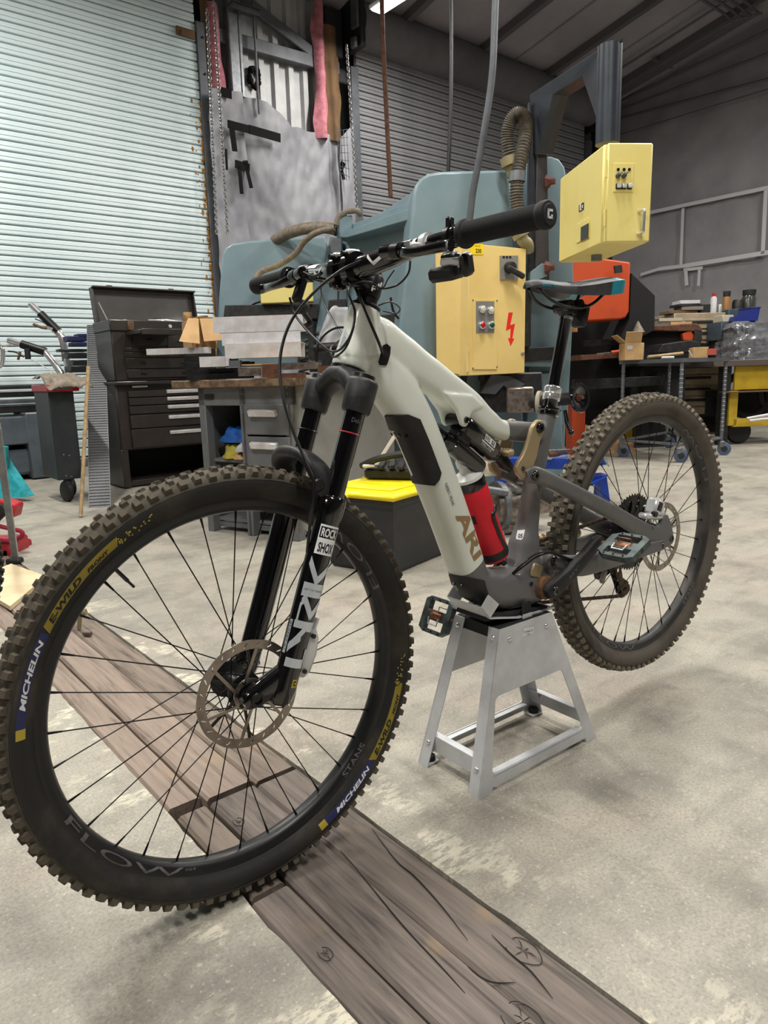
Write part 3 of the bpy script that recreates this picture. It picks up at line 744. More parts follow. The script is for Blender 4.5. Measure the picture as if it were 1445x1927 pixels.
decal('lettering', 'FLOW', arc(.3120, .3000, dg(158.5), dg(122), rl, .0008), 'decal_grey', rimF, sub=.4)
decal('lettering', 'STANS', arc(.3100, .3000, dg(-129.5), dg(-144), rl, .0008), 'decal_grey', rimR, sub=.4, bold=.02)
decal('lettering', 'FLOW', arc(.3120, .3000, dg(158.5), dg(118), rl, .0008), 'decal_grey', rimR, sub=.4)
decal('lettering', 'FLOW', arc(.3120, .3000, dg(-41.5), dg(-82), rl, .0008), 'decal_grey', rimR, sub=.4)

def rotor(C, l, R=.0905):
    g = G(); n = 96
    outer = [(R * (1 + .004 * math.cos(12 * 2 * PI * k / n)) * math.cos(2 * PI * k / n), R * (1 + .004 * math.cos(12 * 2 * PI * k / n)) * math.sin(2 * PI * k / n)) for k in range(n)]
    inner = [(.0755 * math.cos(2 * PI * k / 72), .0755 * math.sin(2 * PI * k / 72)) for k in range(72)]
    slots = []
    for k in range(24):
        a = 2 * PI * k / 24; c = Vector((.083 * math.cos(a), .083 * math.sin(a))); t = Vector((math.cos(a + .75), math.sin(a + .75))); q = Vector((-t.y, t.x))
        slots.append([tuple(c + t * (.0052 * math.cos(b_)) * 1.0 + q * (.0013 * math.sin(b_))) for b_ in [2 * PI * i / 8 for i in range(8)]])
    g.prism([outer, inner] + slots, lambda a, b_, h: Vector((a, h, b_)), l - .0009, l + .0009)
    o = bp('brake_rotor', g, 'rotor_steel', loc=C, smooth=25)
    g = G()
    ring = [(.027 * math.cos(2 * PI * k / 36), .027 * math.sin(2 * PI * k / 36)) for k in range(36)]; ring2 = [(.0195 * math.cos(2 * PI * k / 36), .0195 * math.sin(2 * PI * k / 36)) for k in range(36)]
    g.prism([ring, ring2], lambda a, b_, h: Vector((a, h, b_)), l - .001, l + .001)
    for k in range(6):
        a = 2 * PI * k / 6 + .35; p = wp(a, .024, l); e = wp(a + .42, .0765, l); d = e - p
        g.box((p + e) / 2, (d.length, .0018, .0052), basis(d, (0, 0, 1)) if abs(d.normalized().z) < .95 else basis(d, (1, 0, 0)))
    bp('rotor_arms', g, 'rotor_steel', o, smooth=25)
    g = G()
    for k in range(6):
        a = 2 * PI * k / 6 + .87; p = wp(a, .024, l - .0015); e = wp(a - .30, .0765, l - .0015); d = e - p
        g.box((p + e) / 2, (d.length, .0022, .0050), basis(d, (0, 0, 1)) if abs(d.normalized().z) < .95 else basis(d, (1, 0, 0)))
    bp('rotor_carrier', g, 'black_satin', o, smooth=25)
    for k in range(6):
        a = 2 * PI * k / 6 + .2; bp('rotor_bolt', G().lathe([(0, .004), (.0035, .0035), (.0042, 0)], wp(a, .0222, l), (0, 1, 0), 8), 'black_satin', o)
    return o
rotor(FW, .0425); rotor(RW, .0530)

# ---------------- fork
DIR = Vector((-.349, 0, .937)).normalized(); PRP = Vector((.937, 0, .349)).normalized()
def legp(z, l, f=0.0): return Vector((.953 + (z - .859) * (-.349 / .937), l, z)) + PRP * f
fork = bp('fork_crown', G(), 'fork_dusty') if False else None
g = G()
for sg in (1, -1):
    l = .065 * sg
    g.loft([[legp(z, l) + PRP * (a * math.cos(t)) + Vector((0, a * math.sin(t), 0)) for t in [2 * PI * k / 24 for k in range(24)]] for z, a in ((.814, .0225), (.818, .0245), (.842, .0262), (.862, .0265), (.8665, .0245), (.868, .020))])
def ring(c, ax, u, a, b_, n=20, e=1.0):
    u = (u - ax * u.dot(ax)).normalized(); w = ax.cross(u)
    def se(t): c_, s_ = math.cos(t), math.sin(t); return math.copysign(abs(c_) ** e, c_), math.copysign(abs(s_) ** e, s_)
    return [c + u * (a * se(2 * PI * k / n)[0]) + w * (b_ * se(2 * PI * k / n)[1]) for k in range(n)]
cr = [(-.068, .842, .000, .020, .021), (-.056, .850, .002, .021, .022), (-.036, .865, .004, .022, .021), (-.018, .874, .002, .027, .018), (0, .876, 0, .031, .016), (.018, .874, .002, .027, .018), (.036, .865, .004, .022, .021), (.056, .850, .002, .021, .022), (.068, .842, .0, .020, .021)]
g.loft([ring(legp(z, l, f - .004), Vector((0, 1, 0)), PRP, a, b_, 20, .8) for l, z, f, a, b_ in cr])
crown = bp('fork_crown', g, 'fork_dusty', smooth=50)
for sg in (1, -1):
    bp('top_cap', G().lathe([(0, .010), (.016, .010), (.0185, .008), (.019, 0)], legp(.867, .065 * sg), DIR, 20), 'black_satin', crown)
    g = G(); g.lathe([(.0173, 0), (.0173, .17)], legp(.655, .065 * sg), DIR, 32); st = bp('stanchion', g, 'stanchion', smooth=60)
    bp('travel_ring', G().tube([legp(.780, .065 * sg) + PRP * (.0178 * math.cos(t)) + Vector((0, .0178 * math.sin(t), 0)) for t in [2 * PI * k / 28 for k in range(28)]], .0011, 6, closed=True), 'red_ring' if sg > 0 else 'black_satin', st)
    g = G(); l = .065 * sg
    g.loft([ring(legp(z, l, f), DIR, PRP, a, a * .98, 28) for z, a, f in ((.352, .0160, .003), (.356, .0190, .002), (.375, .0205, 0), (.46, .0208, 0), (.60, .0212, 0), (.640, .0218, 0), (.648, .0245, .001), (.672, .0245, .001), (.678, .0225, 0), (.680, .0190, 0))])
    # dropout carries the axle in front of the leg
    d0 = legp(.392, l * .93); d1 = Vector((FW.x, l * .88, FW.z))
    g.loft([ring(lerp(d0, d1, t), (d1 - d0).normalized(), Vector((0, 1, 0)), a, b_, 18, .85) for t, a, b_ in ((-.1, .013, .026), (.35, .014, .024), (.75, .0145, .021), (1.0, .0145, .0195), (1.22, .0135, .015), (1.32, .011, .008))])
    lower = bp('fork_lower', g, 'black_gloss', smooth=45)
    if sg > 0:
        bp('axle_end', G().lathe([(.0085, -.002), (.0115, -.002), (.0115, .003), (.0075, .003), (.0070, -.004), (0, -.004)], (FW.x, .0722, FW.z), (0, 1, 0), 20), 'black_satin', lower)
        near_lower = lower
# arch in front of the legs, over the tyre
AP = [(1.020, .064, .662), (1.032, .064, .690), (1.045, .060, .716), (1.054, .050, .738), (1.058, .030, .750), (1.059, 0, .753)]
AP = AP + [(s_, -l, z) for s_, l, z in AP[-2::-1]]
P = crom(AP, 5); g = G(); rings = []
for i, p in enumerate(P):
    t = (P[min(i + 1, len(P) - 1)] - P[max(i - 1, 0)]).normalized(); k = abs(i / (len(P) - 1) - .5) * 2
    rings.append(ring(p - PRP * .008, t, PRP, lerp(.019, .022, k), lerp(.0105, .0075, k), 14, .6))
g.loft(rings); arch = bp('fork_arch', g, 'fork_dusty', smooth=50)
bp('hose_guide', G().box((1.052, .066, .703), (.02, .016, .022), Matrix.Rotation(.36, 3, 'Y'), b=.003), 'black_satin', arch)
# fork prints on the near lower leg: u up the leg, v around it
CAMD = lambda z: (Vector((0, 0, CAM_H)) - (RC + E1 * legp(z, .065).x + NL * .065 + Vector((0, 0, z - RC.z))))
def leg_uv(zc0, zc1, t0, t1, r=.0219):
    """t: angle round the leg, 0 = rider's left, + towards the front"""
    return lambda u, v: (lambda z, t: legp(z, .065) + Vector((0, 1, 0)) * (r * math.cos(t)) + PRP * (r * math.sin(t)))(lerp(zc0, zc1, u), lerp(t0, t1, v))
def stroke_decal(name, strokes, fn, m, parent, w=.035, nsub=6):
    g = G()
    for pts, ww in strokes:
        for (a, b_) in zip(pts, pts[1:]):
            a = Vector(a); b_ = Vector(b_); d = (b_ - a); n = Vector((-d.y, d.x)).normalized() * ww
            g.grid(max(2, int(d.length * 14)), 2, lambda u, v: fn(*(a + d * u + n * (v - .5))))
    return bp(name, g, m, parent, smooth=60)
fu = leg_uv(.415, .580, 1.15, -.72, .0217)      # first coordinate up the leg, second front to back
LY = [([(.02, .05), (.02, .85)], .085), ([(.02, .85), (.16, .85)], .10),
      ([(.16, .02), (.27, .45)], .085), ([(.27, .45), (.40, .02)], .0), ([(.14, .0), (.38, .62)], .08), ([(.36, .62), (.36, 1.0)], .075), ([(.38, .02), (.38, 1.0)], .07),
      ([(.39, .10), (.58, .10)], .085), ([(.58, .10), (.62, .22), (.47, .62)], .085), ([(.47, .62), (.62, 1.0)], .085), ([(.44, .0), (.44, .98)], .0),
      ([(.68, .0), (.68, 1.0)], .075), ([(.735, .0), (.735, 1.0)], .075),
      ([(.80, .48), (.98, .02)], .085), ([(.79, .45), (.95, 1.0)], .085)]
stroke_decal('lettering', [s_ for s_ in LY if s_[1] > 0], lambda a, b_: fu(a, b_), 'decal_silver', near_lower)
fb = leg_uv(.588, .634, .98, -.62, .0225)
g = G(); g.grid(4, 12, lambda u, v: fb(lerp(0, .48, u), v)); bp('badge', g, 'decal_white', near_lower, smooth=60)
g = G()
for (u0, u1, v0, v1) in ((.48, .55, 0, 1), (.93, 1.0, 0, 1), (.48, 1, 0, .05), (.48, 1, .95, 1)): g.grid(3, 10, lambda u, v: fb(lerp(u0, u1, u), lerp(v0, v1, v)))
bp('badge', g, 'decal_white', near_lower, smooth=60)
fb2 = leg_uv(.588, .634, .98, -.62, .0228)
decal('lettering', 'SHOX', lambda u, v: fb2(lerp(.07, .40, v), lerp(.12, .90, u)), 'decal_black', near_lower, bold=.03, sub=.4)
decal('lettering', 'ROCK', lambda u, v: fb2(lerp(.59, .89, v), lerp(.12, .90, u)), 'decal_white', near_lower, bold=.03, sub=.4)
fl_ = leg_uv(.430, .482, .98, 1.20, .0217)
g = G(); g.grid(8, 2, lambda u, v: leg_uv(.430, .482, 1.28, 1.56, .0214)(u, v)); bp('badge', g, 'decal_silver', near_lower, smooth=60)
decal('lettering', 'ULTIMATE', lambda u, v: leg_uv(.435, .479, 1.33, 1.51, .0218)(u, 1 - v), 'decal_black', near_lower, sub=.5)
g = G()
fg = leg_uv(.381, .394, .05, -.45, .0211)
for (u0, u1, v0, v1) in ((0, .2, 0, 1), (.8, 1, 0, 1), (0, 1, 0, .22), (0, .45, .78, 1), (.6, 1, .78, 1), (.42, .62, .4, 1)): g.grid(2, 3, lambda u, v: fg(lerp(u0, u1, u), lerp(v0, v1, v)))
bp('badge', g, 'decal_yellow', near_lower, smooth=60)
decal('lettering', 'DebonAir', lambda u, v: (lambda t, z: legp(z, .065) + Vector((0, 1, 0)) * (.0178 * math.cos(t)) + PRP * (.0178 * math.sin(t)))(lerp(.75, -1.2, u), lerp(.797, .804, v)), 'decal_grey', near_lower, sub=.4)
# front caliper behind the leg, with its hose
g = G(); c = Vector((1.085, .052, .422))
g.loft([ring(c + DIR * t, DIR, PRP, a, b_, 14, .6) for t, a, b_ in ((-.042, .010, .012), (-.030, .018, .017), (.0, .021, .018), (.026, .018, .016), (.040, .010, .012))])
cal = bp('brake_caliper', g, 'silver_part', smooth=45)
bp('hose_fitting', G().cyl(c + DIR * .035 - PRP * .008, c + DIR * .058 - PRP * .010, .0045, 10), 'silver_part', cal)
for q in (.03, -.03): bp('mount_bolt', G().cyl(c + DIR * q + Vector((0, .012, 0)), c + DIR * q + Vector((0, .020, 0)), .004, 8), 'black_satin', cal)
# ---------------- frame: lofted tubes fused into one smooth carbon shell
def tubesec(secs, n=24, e=.85, ext=True):
    """secs: (s, z, half in plane, half across[, l])"""
    P = [Vector((q[0], q[4] if len(q) > 4 else 0, q[1])) for q in secs]; rings = []
    fine = []
    m = 5
    for i in range(len(secs) - 1):
        for k in range(m): fine.append((i, k / m))
    fine.append((len(secs) - 2, 1.0))
    C = crom(P, m)
    for j, (i, t) in enumerate(fine):
        a, b_ = secs[i], secs[i + 1]; tt = t * t * (3 - 2 * t)
        T = (C[min(j + 1, len(C) - 1)] - C[max(j - 1, 0)]).normalized()
        u = Vector((-T.z, 0, T.x)); rings.append(ring(C[j], T, u, lerp(a[2], b_[2], tt), lerp(a[3], b_[3], tt), n, e))
    return G().loft(rings)
fr = G()
def put(g): fr.add(g.v, g.f)
HTB, HTT = Vector((.934, 0, .886)), Vector((.894, 0, .991))
put(G().loft([ring(lerp(HTB, HTT, t) - PRP * q, DIR, PRP, a, b_, 24) for t, a, b_, q in ((0, .0310, .0310, 0), (.1, .0325, .0325, .001), (.3, .0330, .0315, .004), (.6, .0310, .0290, .004), (.9, .0285, .0275, .001), (1, .0265, .0265, 0))]))
# down tube
put(tubesec([(.915, .925, .030, .026), (.880, .893, .040, .030), (.836, .848, .043, .034), (.799, .798, .0405, .0365), (.771, .746, .0385, .0380), (.7325, .664, .0385, .0390), (.693, .575, .0375, .0390), (.659, .492, .0360, .0385), (.640, .448, .0335, .037)], e=.72))
# motor shell
put(tubesec([(.668, .500, .030, .032), (.640, .447, .036, .036), (.605, .424, .041, .039), (.555, .410, .046, .042), (.505, .404, .049, .044), (.460, .404, .050, .045), (.425, .414, .045, .042), (.405, .424, .034, .034)], e=.75))
# seat tube
put(tubesec([(.394, .786, .0190, .0190), (.410, .736, .0195, .0200), (.432, .668, .0200, .0205), (.449, .605, .0205, .0220), (.461, .540, .0240, .0255), (.472, .490, .036, .033), (.480, .440, .050, .040)], e=.92))
# top tube
put(tubesec([(.905, .955, .030, .024), (.868, .934, .043, .027), (.820, .908, .040, .0265), (.765, .880, .034, .0255), (.705, .846, .031, .0270), (.650, .812, .031, .0280), (.600, .777, .026, .0270), (.560, .757, .0215, .0255), (.500, .748, .0225, .0240), (.440, .742, .0220, .0210), (.408, .742, .018, .018)], e=.72))
# gusset between the tubes behind the head
put(tubesec([(.900, .935, .045, .026), (.850, .890, .055, .0235), (.805, .858, .036, .0200)], e=.9))
# shock lugs under the top tube
for sg in (1, -1):
    pts = [(.735, .838), (.700, .800), (.690, .776), (.6825, .769), (.673, .772), (.669, .784), (.660, .800), (.630, .808), (.66, .83)]
    put(G().prism(pts, lambda a, b_, h: Vector((a, h, b_)), sg * .0185, sg * .0310))
# motor mount ears for the chainstay pivot
for sg in (1, -1): put(G().lathe([(0, .0), (.019, .0), (.021, .006), (.021, .018), (.018, .022), (0, .022)], (.430, sg * .030, .457), (0, sg, 0), 20))
put(G().box((.430, 0, .452), (.04, .07, .04), b=.01))
# seat stay pivot lug behind nothing: bridge ahead of the seat tube
raw = fr.mesh('frame', 'paint_white', 60)
tmp = bpy.data.objects.new('frame_tmp', raw); COL.objects.link(tmp)
r_ = tmp.modifiers.new('r', 'REMESH'); r_.mode = 'VOXEL'; r_.voxel_size = .0030
s_ = tmp.modifiers.new('s', 'SMOOTH'); s_.factor = .5; s_.iterations = 9
dgr = bpy.context.evaluated_depsgraph_get(); dgr.update()
fme = bpy.data.meshes.new_from_object(tmp.evaluated_get(dgr)); bpy.data.objects.remove(tmp)
bm = bmesh.new(); bm.from_mesh(fme)
def cut(co, no): bmesh.ops.bisect_plane(bm, geom=bm.verts[:] + bm.edges[:] + bm.faces[:], plane_co=co, plane_no=no)
DTC, DTN = Vector((.655, 0, .484)), Vector((.50, 0, .866))          # lower end of the white paint on the down tube
TTC, TTN = Vector((.548, 0, .760)), Vector((.99, 0, -.10))
cut(DTC, DTN); cut(TTC, TTN)
for f in bm.faces:
    c = f.calc_center_median(); white = True
    if (c - DTC).dot(DTN) < 0 and c.z < .60: white = False
    if (c - TTC).dot(TTN) < 0 and c.x < .6: white = False
    f.material_index = 0 if white else 1; f.smooth = True
_mi = [f.material_index for f in bm.faces]
bm.to_mesh(fme); bm.free(); fme.materials.clear(); fme.materials.append(MATS['paint_white']); fme.materials.append(MATS['paint_grey'])
fme.polygons.foreach_set('material_index', _mi)
frame = bp('frame', fme, None)
from mathutils.bvhtree import BVHTree
bvh = BVHTree.FromPolygons([v.co for v in fme.vertices], [list(p.vertices) for p in fme.polygons])
CAM_L = Vector(((Vector((0, 0, CAM_H)) - RC).dot(E1), (Vector((0, 0, CAM_H)) - RC).dot(NL), CAM_H))
def snap(s_, z, off=.0008, l0=.2):
    """point of the frame's left flank at (s, z)"""
    h = bvh.ray_cast(Vector((s_, l0, z)), Vector((0, -1, 0)))
    return (h[0] + h[1] * off * (1 if h[1].y > 0 else -1)) if h[0] else Vector((s_, .035, z))
# battery cover, skid plate and their screws
def skin(name, corners, m, n=(10, 14), off=.003, flank=True):
    a, b_, c, d = [Vector(q) for q in corners]         # (s,l,z) corners; pushed on to the frame from outside
    def fn(u, v):
        p = a.lerp(b_, u).lerp(d.lerp(c, u), v); q = bvh.find_nearest(p); return q[0] + q[1] * off
    g = G(); g.grid(n[0], n[1], fn); return bp(name, g, m, frame, smooth=60)
def fpt(px, py, off=0.0):
    """the frame point seen at a pixel"""
    r = ray(px, py); d = Vector((r.dot(E1), r.dot(NL), r.z)).normalized()
    h = bvh.ray_cast(CAM_L, d)
    if h[0] is None:
        q = bvh.find_nearest(bk(px, py, .02)); return q[0] + q[1] * off
    return h[0] + h[1] * off
def patch(name, pts, m, off=.0025, parent=None, mid=14):
    """raised panel: outline given by seen points, filled and laid on the shell"""
    P = []; k = len(pts)
    for i in range(k):
        a, b_ = pts[i], pts[(i + 1) % k]
        n = max(2, int(math.hypot(b_[0] - a[0], b_[1] - a[1]) / 5))
        P += [(lerp(a[0], b_[0], t / n), lerp(a[1], b_[1], t / n)) for t in range(n)]
    bm = bmesh.new(); vs = [bm.verts.new((x, y, 0)) for x, y in P]
    es = [bm.edges.new((vs[i], vs[(i + 1) % len(vs)])) for i in range(len(vs))]
    bmesh.ops.triangle_fill(bm, edges=es, use_beauty=True)
    for _ in range(5):
        lg = [e for e in bm.edges if e.calc_length() > 9]
        if not lg: break
        bmesh.ops.subdivide_edges(bm, edges=lg, cuts=1); bmesh.ops.triangulate(bm, faces=bm.faces)
    bm.verts.index_update()
    v = [fpt(q.co.x, q.co.y, off) for q in bm.verts]; base = [fpt(q.co.x, q.co.y, -.001) for q in bm.verts]
    f = [[q.index for q in p.verts] for p in bm.faces]; n = len(v)
    ed = [[q.index for q in e.verts] for e in bm.edges if len(e.link_faces) == 1]
    bm.free(); g = G(); g.add(v + base, f + [[a, b_, b_ + n, a + n] for a, b_ in ed])
    return bp(name, g, m, parent or frame, smooth=60)
cover = patch('battery_cover', [(725, 781), (768, 780), (789, 789), (806, 829), (829, 890), (826, 902), (818, 913), (779, 908), (757, 860), (739, 818)], 'black_matte', .0035, BIKE)
for (x, y) in ((740, 816), (753, 817), (766, 818)):
    q = bvh.find_nearest(fpt(x, y)); bp('cover_screw', G().lathe([(0, .0055), (.0030, .0055), (.0036, .003)], q[0], q[1], 10), 'black_gloss', cover)
skid = patch('skid_cover', [(846, 1080), (870, 1084), (910, 1092), (918, 1119), (906, 1140), (880, 1134), (862, 1122), (852, 1100)], 'black_matte', .003, BIKE)
for (x, y) in ((856, 1098), (869, 1100)):
    q = bvh.find_nearest(fpt(x, y)); bp('cover_screw', G().lathe([(0, .0055), (.0035, .0055), (.0042, .003)], q[0], q[1], 10), 'black_gloss', skid)
belly = patch('belly_guard', [(938, 1140), (960, 1143), (985, 1138), (1020, 1130), (1031, 1133), (1028, 1141), (975, 1152), (932, 1158)], 'black_matte', .003)
# lettering on the down tube: reads down the tube
DTD = (Vector((.662, 0, .492)) - Vector((.776, 0, .746))).normalized(); DTU = Vector((-DTD.z, 0, DTD.x))
def dt_fn(P0, P1, Q0):
    """map word box by seen pixels: P0 start-bottom, P1 end-bottom, Q0 start-top"""
    P0, P1, Q0 = [Vector(q) for q in (P0, P1, Q0)]
    return lambda u, v: fpt(*(P0 + (P1 - P0) * u + (Q0 - P0) * v), .0009)
decal('lettering', 'NEBO PEAK', dt_fn((836, 911), (851, 953), (841, 908)), 'decal_grey', frame, sub=.5)
decal('lettering', 'ARI', dt_fn((856, 971), (892, 1056), (875, 953)), 'decal_gold', frame, bold=.03, sub=.3)
# head badge
hb = bp('head_badge', G().add([fpt(*q, .001) for q in ((638, 642), (651, 619), (659, 636), (655, 640), (650, 634), (641, 648))], [[0, 1, 4, 5], [1, 2, 3, 4]]), 'decal_silver', frame, smooth=0)
g = G(); g.add([fpt(*q, .0012) for q in ((638, 654), (649, 636), (655, 643), (646, 650))], [[0, 1, 2, 3]]); bp('head_badge', g, 'decal_silver', frame, smooth=0)
# cable port plate
port = patch('cable_port', [(727, 647), (734, 653), (733, 667), (728, 684), (725, 688), (714, 687), (712, 682), (715, 668), (720, 650)], 'black_satin', .002)
# badge "05" on the seat tube
bd = patch('badge', [(974, 998), (988, 997), (984, 1013), (981, 1016), (972, 1015), (971, 1012)], 'decal_white', .0008)
decal('lettering', '05', lambda u, v: fpt(lerp(974.5, 983, u) + v * 1.2, lerp(1012.5, 1004.5, v), .0014), 'decal_black', frame, bold=.02)
# headset, spacers, steerer
hs = G(); hs.lathe([(.0, 0), (.0270, 0), (.0275, .003), (.0235, .006), (.0195, .0065), (.0195, .009), (.0185, .009), (.0185, .019), (.0195, .020), (.0195, .028), (.0185, .029), (.0185, .040), (.0, .040)], HTT, DIR, 28)
bp('headset', hs, 'black_satin')
bp('crown_race', G().lathe([(.0, -.008), (.0300, -.008), (.0318, -.003), (.0318, .001), (0, .001)], HTB, DIR, 28), 'black_satin')
# motor details on the left side
bp('charge_port', G().box(snap(.476, .441, .002) - Vector((0, .001, 0)), (.034, .008, .030), Matrix.Rotation(-.45, 3, 'Y'), b=.003), 'link_gold', frame)
for (s_, z) in ((.497, .416), (.500, .372)):
    bp('frame_bolt', G().lathe([(0, .003), (.003, .003), (.0048, .002), (.0052, 0)], snap(s_, z, 0), (0, 1, 0), 12), 'black_satin', frame)
bp('pivot_bolt', G().lathe([(0, .001), (.006, .001), (.006, .004), (.0105, .004), (.0115, .002), (.0118, 0)], (.430, .0525, .457), (0, 1, 0), 20), 'black_gloss', frame)
bp('bearing_ring', G().lathe([(.018, .030), (.0265, .030), (.0275, .040), (.0265, .056), (.018, .060)], (.457, 0, .4005), (0, 1, 0), 28), 'rust_ring')

# ---------------- rear triangle
def bar(secs, e=.7, n=18): return tubesec(secs, n, e)
for sg in (1, -1):
    g = bar([(.515, .655, .015, .008, sg * .040), (.492, .657, .0185, .010, sg * .045), (.440, .636, .0165, .011, sg * .054), (.36, .598, .0175, .011, sg * .063), (.24, .543, .0190, .010, sg * .067), (.13, .488, .0210, .009, sg * .069), (.060, .458, .0240, .009, sg * .072), (.010, .442, .0220, .0085, sg * .074), (-.012, .438, .0130, .007, sg * .074)])
    # mount horn for the brake and the hanger of the axle
    if sg > 0:
        pts = [(.085, .486), (.055, .480), (.040, .488), (.032, .506), (.020, .507), (.000, .480), (-.012, .450), (.01, .43), (.06, .44)]
        g.prism(pts, lambda a, b_, h: Vector((a, h, b_)), .066, .080)
    ss = bp('seat_stay', g, 'paint_grey', smooth=50)
    bp('pivot_bolt', G().lathe([(0, .001), (.005, .001), (.005, .004), (.0095, .004), (.011, .002), (.0115, 0)], (.500, sg * .0545, .657), (0, sg, 0), 20), 'black_gloss', ss)
    bp('axle_bolt', G().lathe([(0, .0), (.005, .0), (.005, .004), (.0085, .004), (.0100, 0)], (0, sg * .080, .4426), (0, sg, 0), 18), 'black_satin', ss)
    g = bar([(.430, .457, .012, .010, sg * .047), (.400, .446, .020, .011, sg * .052), (.34, .432, .0260, .011, sg * .060), (.24, .430, .0225, .010, sg * .068), (.14, .432, .0180, .009, sg * .074), (.060, .433, .0150, .0075, sg * .0785), (.030, .432, .0130, .006, sg * .0790)])
    cs = bp('chain_stay', g, 'paint_grey', smooth=50)
    bp('pivot_bolt', G().lathe([(0, .003), (.0075, .003), (.0085, .0015), (.009, 0)], (.040, sg * .0855, .432), (0, sg, 0), 18), 'black_gloss', cs)
    # rocker link plate
    pts = [(.486, .768), (.476, .773), (.464, .770), (.457, .758), (.460, .744), (.470, .728), (.474, .715), (.480, .695), (.492, .672), (.510, .655), (.524, .650), (.540, .662), (.545, .678), (.537, .690), (.528, .698), (.516, .714), (.505, .735), (.497, .756)]
    lk = bp('rocker_link', G().prism(pts, lambda a, b_, h: Vector((a, h, b_)), sg * .0315, sg * .0430), 'link_gold', smooth=30)
    md = lk.modifiers.new('b', 'BEVEL'); md.width = .003; md.segments = 2; md.limit_method = 'ANGLE'
    bp('pivot_bolt', G().lathe([(0, .001), (.005, .001), (.005, .004), (.0100, .004), (.0115, .002), (.012, 0)], (.4735, sg * .0430, .7555), (0, sg, 0), 20), 'black_gloss', lk)
    bp('link_bolt', G().lathe([(0, .003), (.004, .003), (.0052, .001), (.0055, 0)], (.526, sg * .0430, .6735), (0, sg, 0), 14), 'black_gloss', lk)
bp('link_bridge', G().box((.548, 0, .708), (.018, .07, .016), Matrix.Rotation(.4, 3, 'Y'), b=.005), 'link_gold')
bp('stay_bridge', G().box((.440, 0, .632), (.026, .10, .018), b=.007), 'paint_grey')
# chain stay guard with ribs on the drive side
g = G(); Pn = [(.40, .474), (.33, .466), (.26, .463), (.19, .465)]
g.loft([ring(Vector((s_, -.066, z)), Vector((1, 0, 0)), Vector((0, 0, 1)), .012, .011, 12) for s_, z in Pn])
for k in range(9): g.loft([ring(Vector((.385 - k * .021 + d, -.066, .474 - k * .0018)), Vector((1, 0, 0)), Vector((0, 0, 1)), .0155, .0125, 12) for d in (.005, -.005)])
bp('stay_guard', g, 'link_gold', smooth=40)

# ---------------- shock with its reservoir
SA, SB = Vector((.679, 0, .784)), Vector((.526, 0, .6735)); SD = (SB - SA).normalized(); SL = (SB - SA).length
g = G(); g.lathe([(0, .012), (.022, .012), (.026, .018), (.026, .062), (.0245, .066), (.0245, .118), (.0205, .134), (.0165, .140), (.0145, .142)], SA, SD, 28)
shock = bp('shock_can', g, 'black_gloss', smooth=40)
bp('shock_shaft', G().lathe([(0, .138), (.0125, .138), (.0125, .160), (.0150, .163), (.0150, SL - .012), (.011, SL + .006), (0, SL + .006)], SA, SD, 20), 'black_satin', shock)
bp('shock_eyelet', G().cyl(SA + Vector((0, -.018, 0)), SA + Vector((0, .018, 0)), .0115, 18), 'black_satin', shock)
bp('lug_bolt', G().lathe([(0, .004), (.003, .004), (.003, .0015), (.0055, .004), (.007, 0)], SA + Vector((0, .0312, 0)), (0, 1, 0), 16), 'black_gloss', shock)
SU = Vector((-SD.z, 0, SD.x)); SU = -SU if SU.z > 0 else SU
RA = SA + SU * .046 + SD * .010
g = G(); g.lathe([(0, -.018), (.013, -.018), (.0165, -.012), (.0165, .006), (.0195, .008), (.0195, .096), (.0185, .103), (.012, .106), (0, .106)], RA, SD, 24)
res = bp('shock_reservoir', g, 'black_gloss', shock, smooth=40)
bp('compression_knob', G().lathe([(.0, -.048), (.009, -.048), (.011, -.044), (.011, -.022), (0, -.022)], RA, SD, 18), 'black_gloss', shock)
bp('reservoir_bridge', G().box(SA + SU * .024 + SD * .030, (.040, .022, .040), basis(SD, (0, 1, 0)), b=.006), 'black_satin', shock)
sh = lambda a, t, r=.0262: SA + SD * a + Vector((0, r * math.cos(t), 0)) - SU * (r * math.sin(t))
g = G()
for (a0, a1, t0, t1) in ((.070, .088, -.05, .50), (.088, .106, -.05, .50)):
    for (x0, x1, y0, y1) in ((0, 1, 0, .10), (0, 1, .90, 1), (0, .08, 0, 1), (.92, 1, 0, 1)) if a0 < .08 else ((0, 1, 0, 1),):
        g.grid(5, 5, lambda u, v: sh(lerp(a0, a1, lerp(x0, x1, u)), lerp(t0, t1, lerp(y0, y1, v)), .0252))
bp('badge', g, 'decal_white', shock, smooth=60)
decal('lettering', 'ROCK', lambda u, v: sh(lerp(.085, .073, v) * 1.0, lerp(.02, .44, u), .0254), 'decal_white', shock, bold=.02, sub=.4)
decal('lettering', 'SHOX', lambda u, v: sh(lerp(.103, .091, v) * 1.0, lerp(.02, .44, u), .0256), 'decal_black', shock, bold=.02, sub=.4)
g = G(); g.grid(12, 2, lambda u, v: sh(lerp(.066, .108, u), lerp(-.16, -.26, v), .0252)); bp('badge', g, 'decal_white', shock, smooth=60)
decal('lettering', 'DELUXE', lambda u, v: sh(lerp(.070, .104, u), lerp(-.52, -.32, v), .0254), 'decal_white', shock, sub=.4)

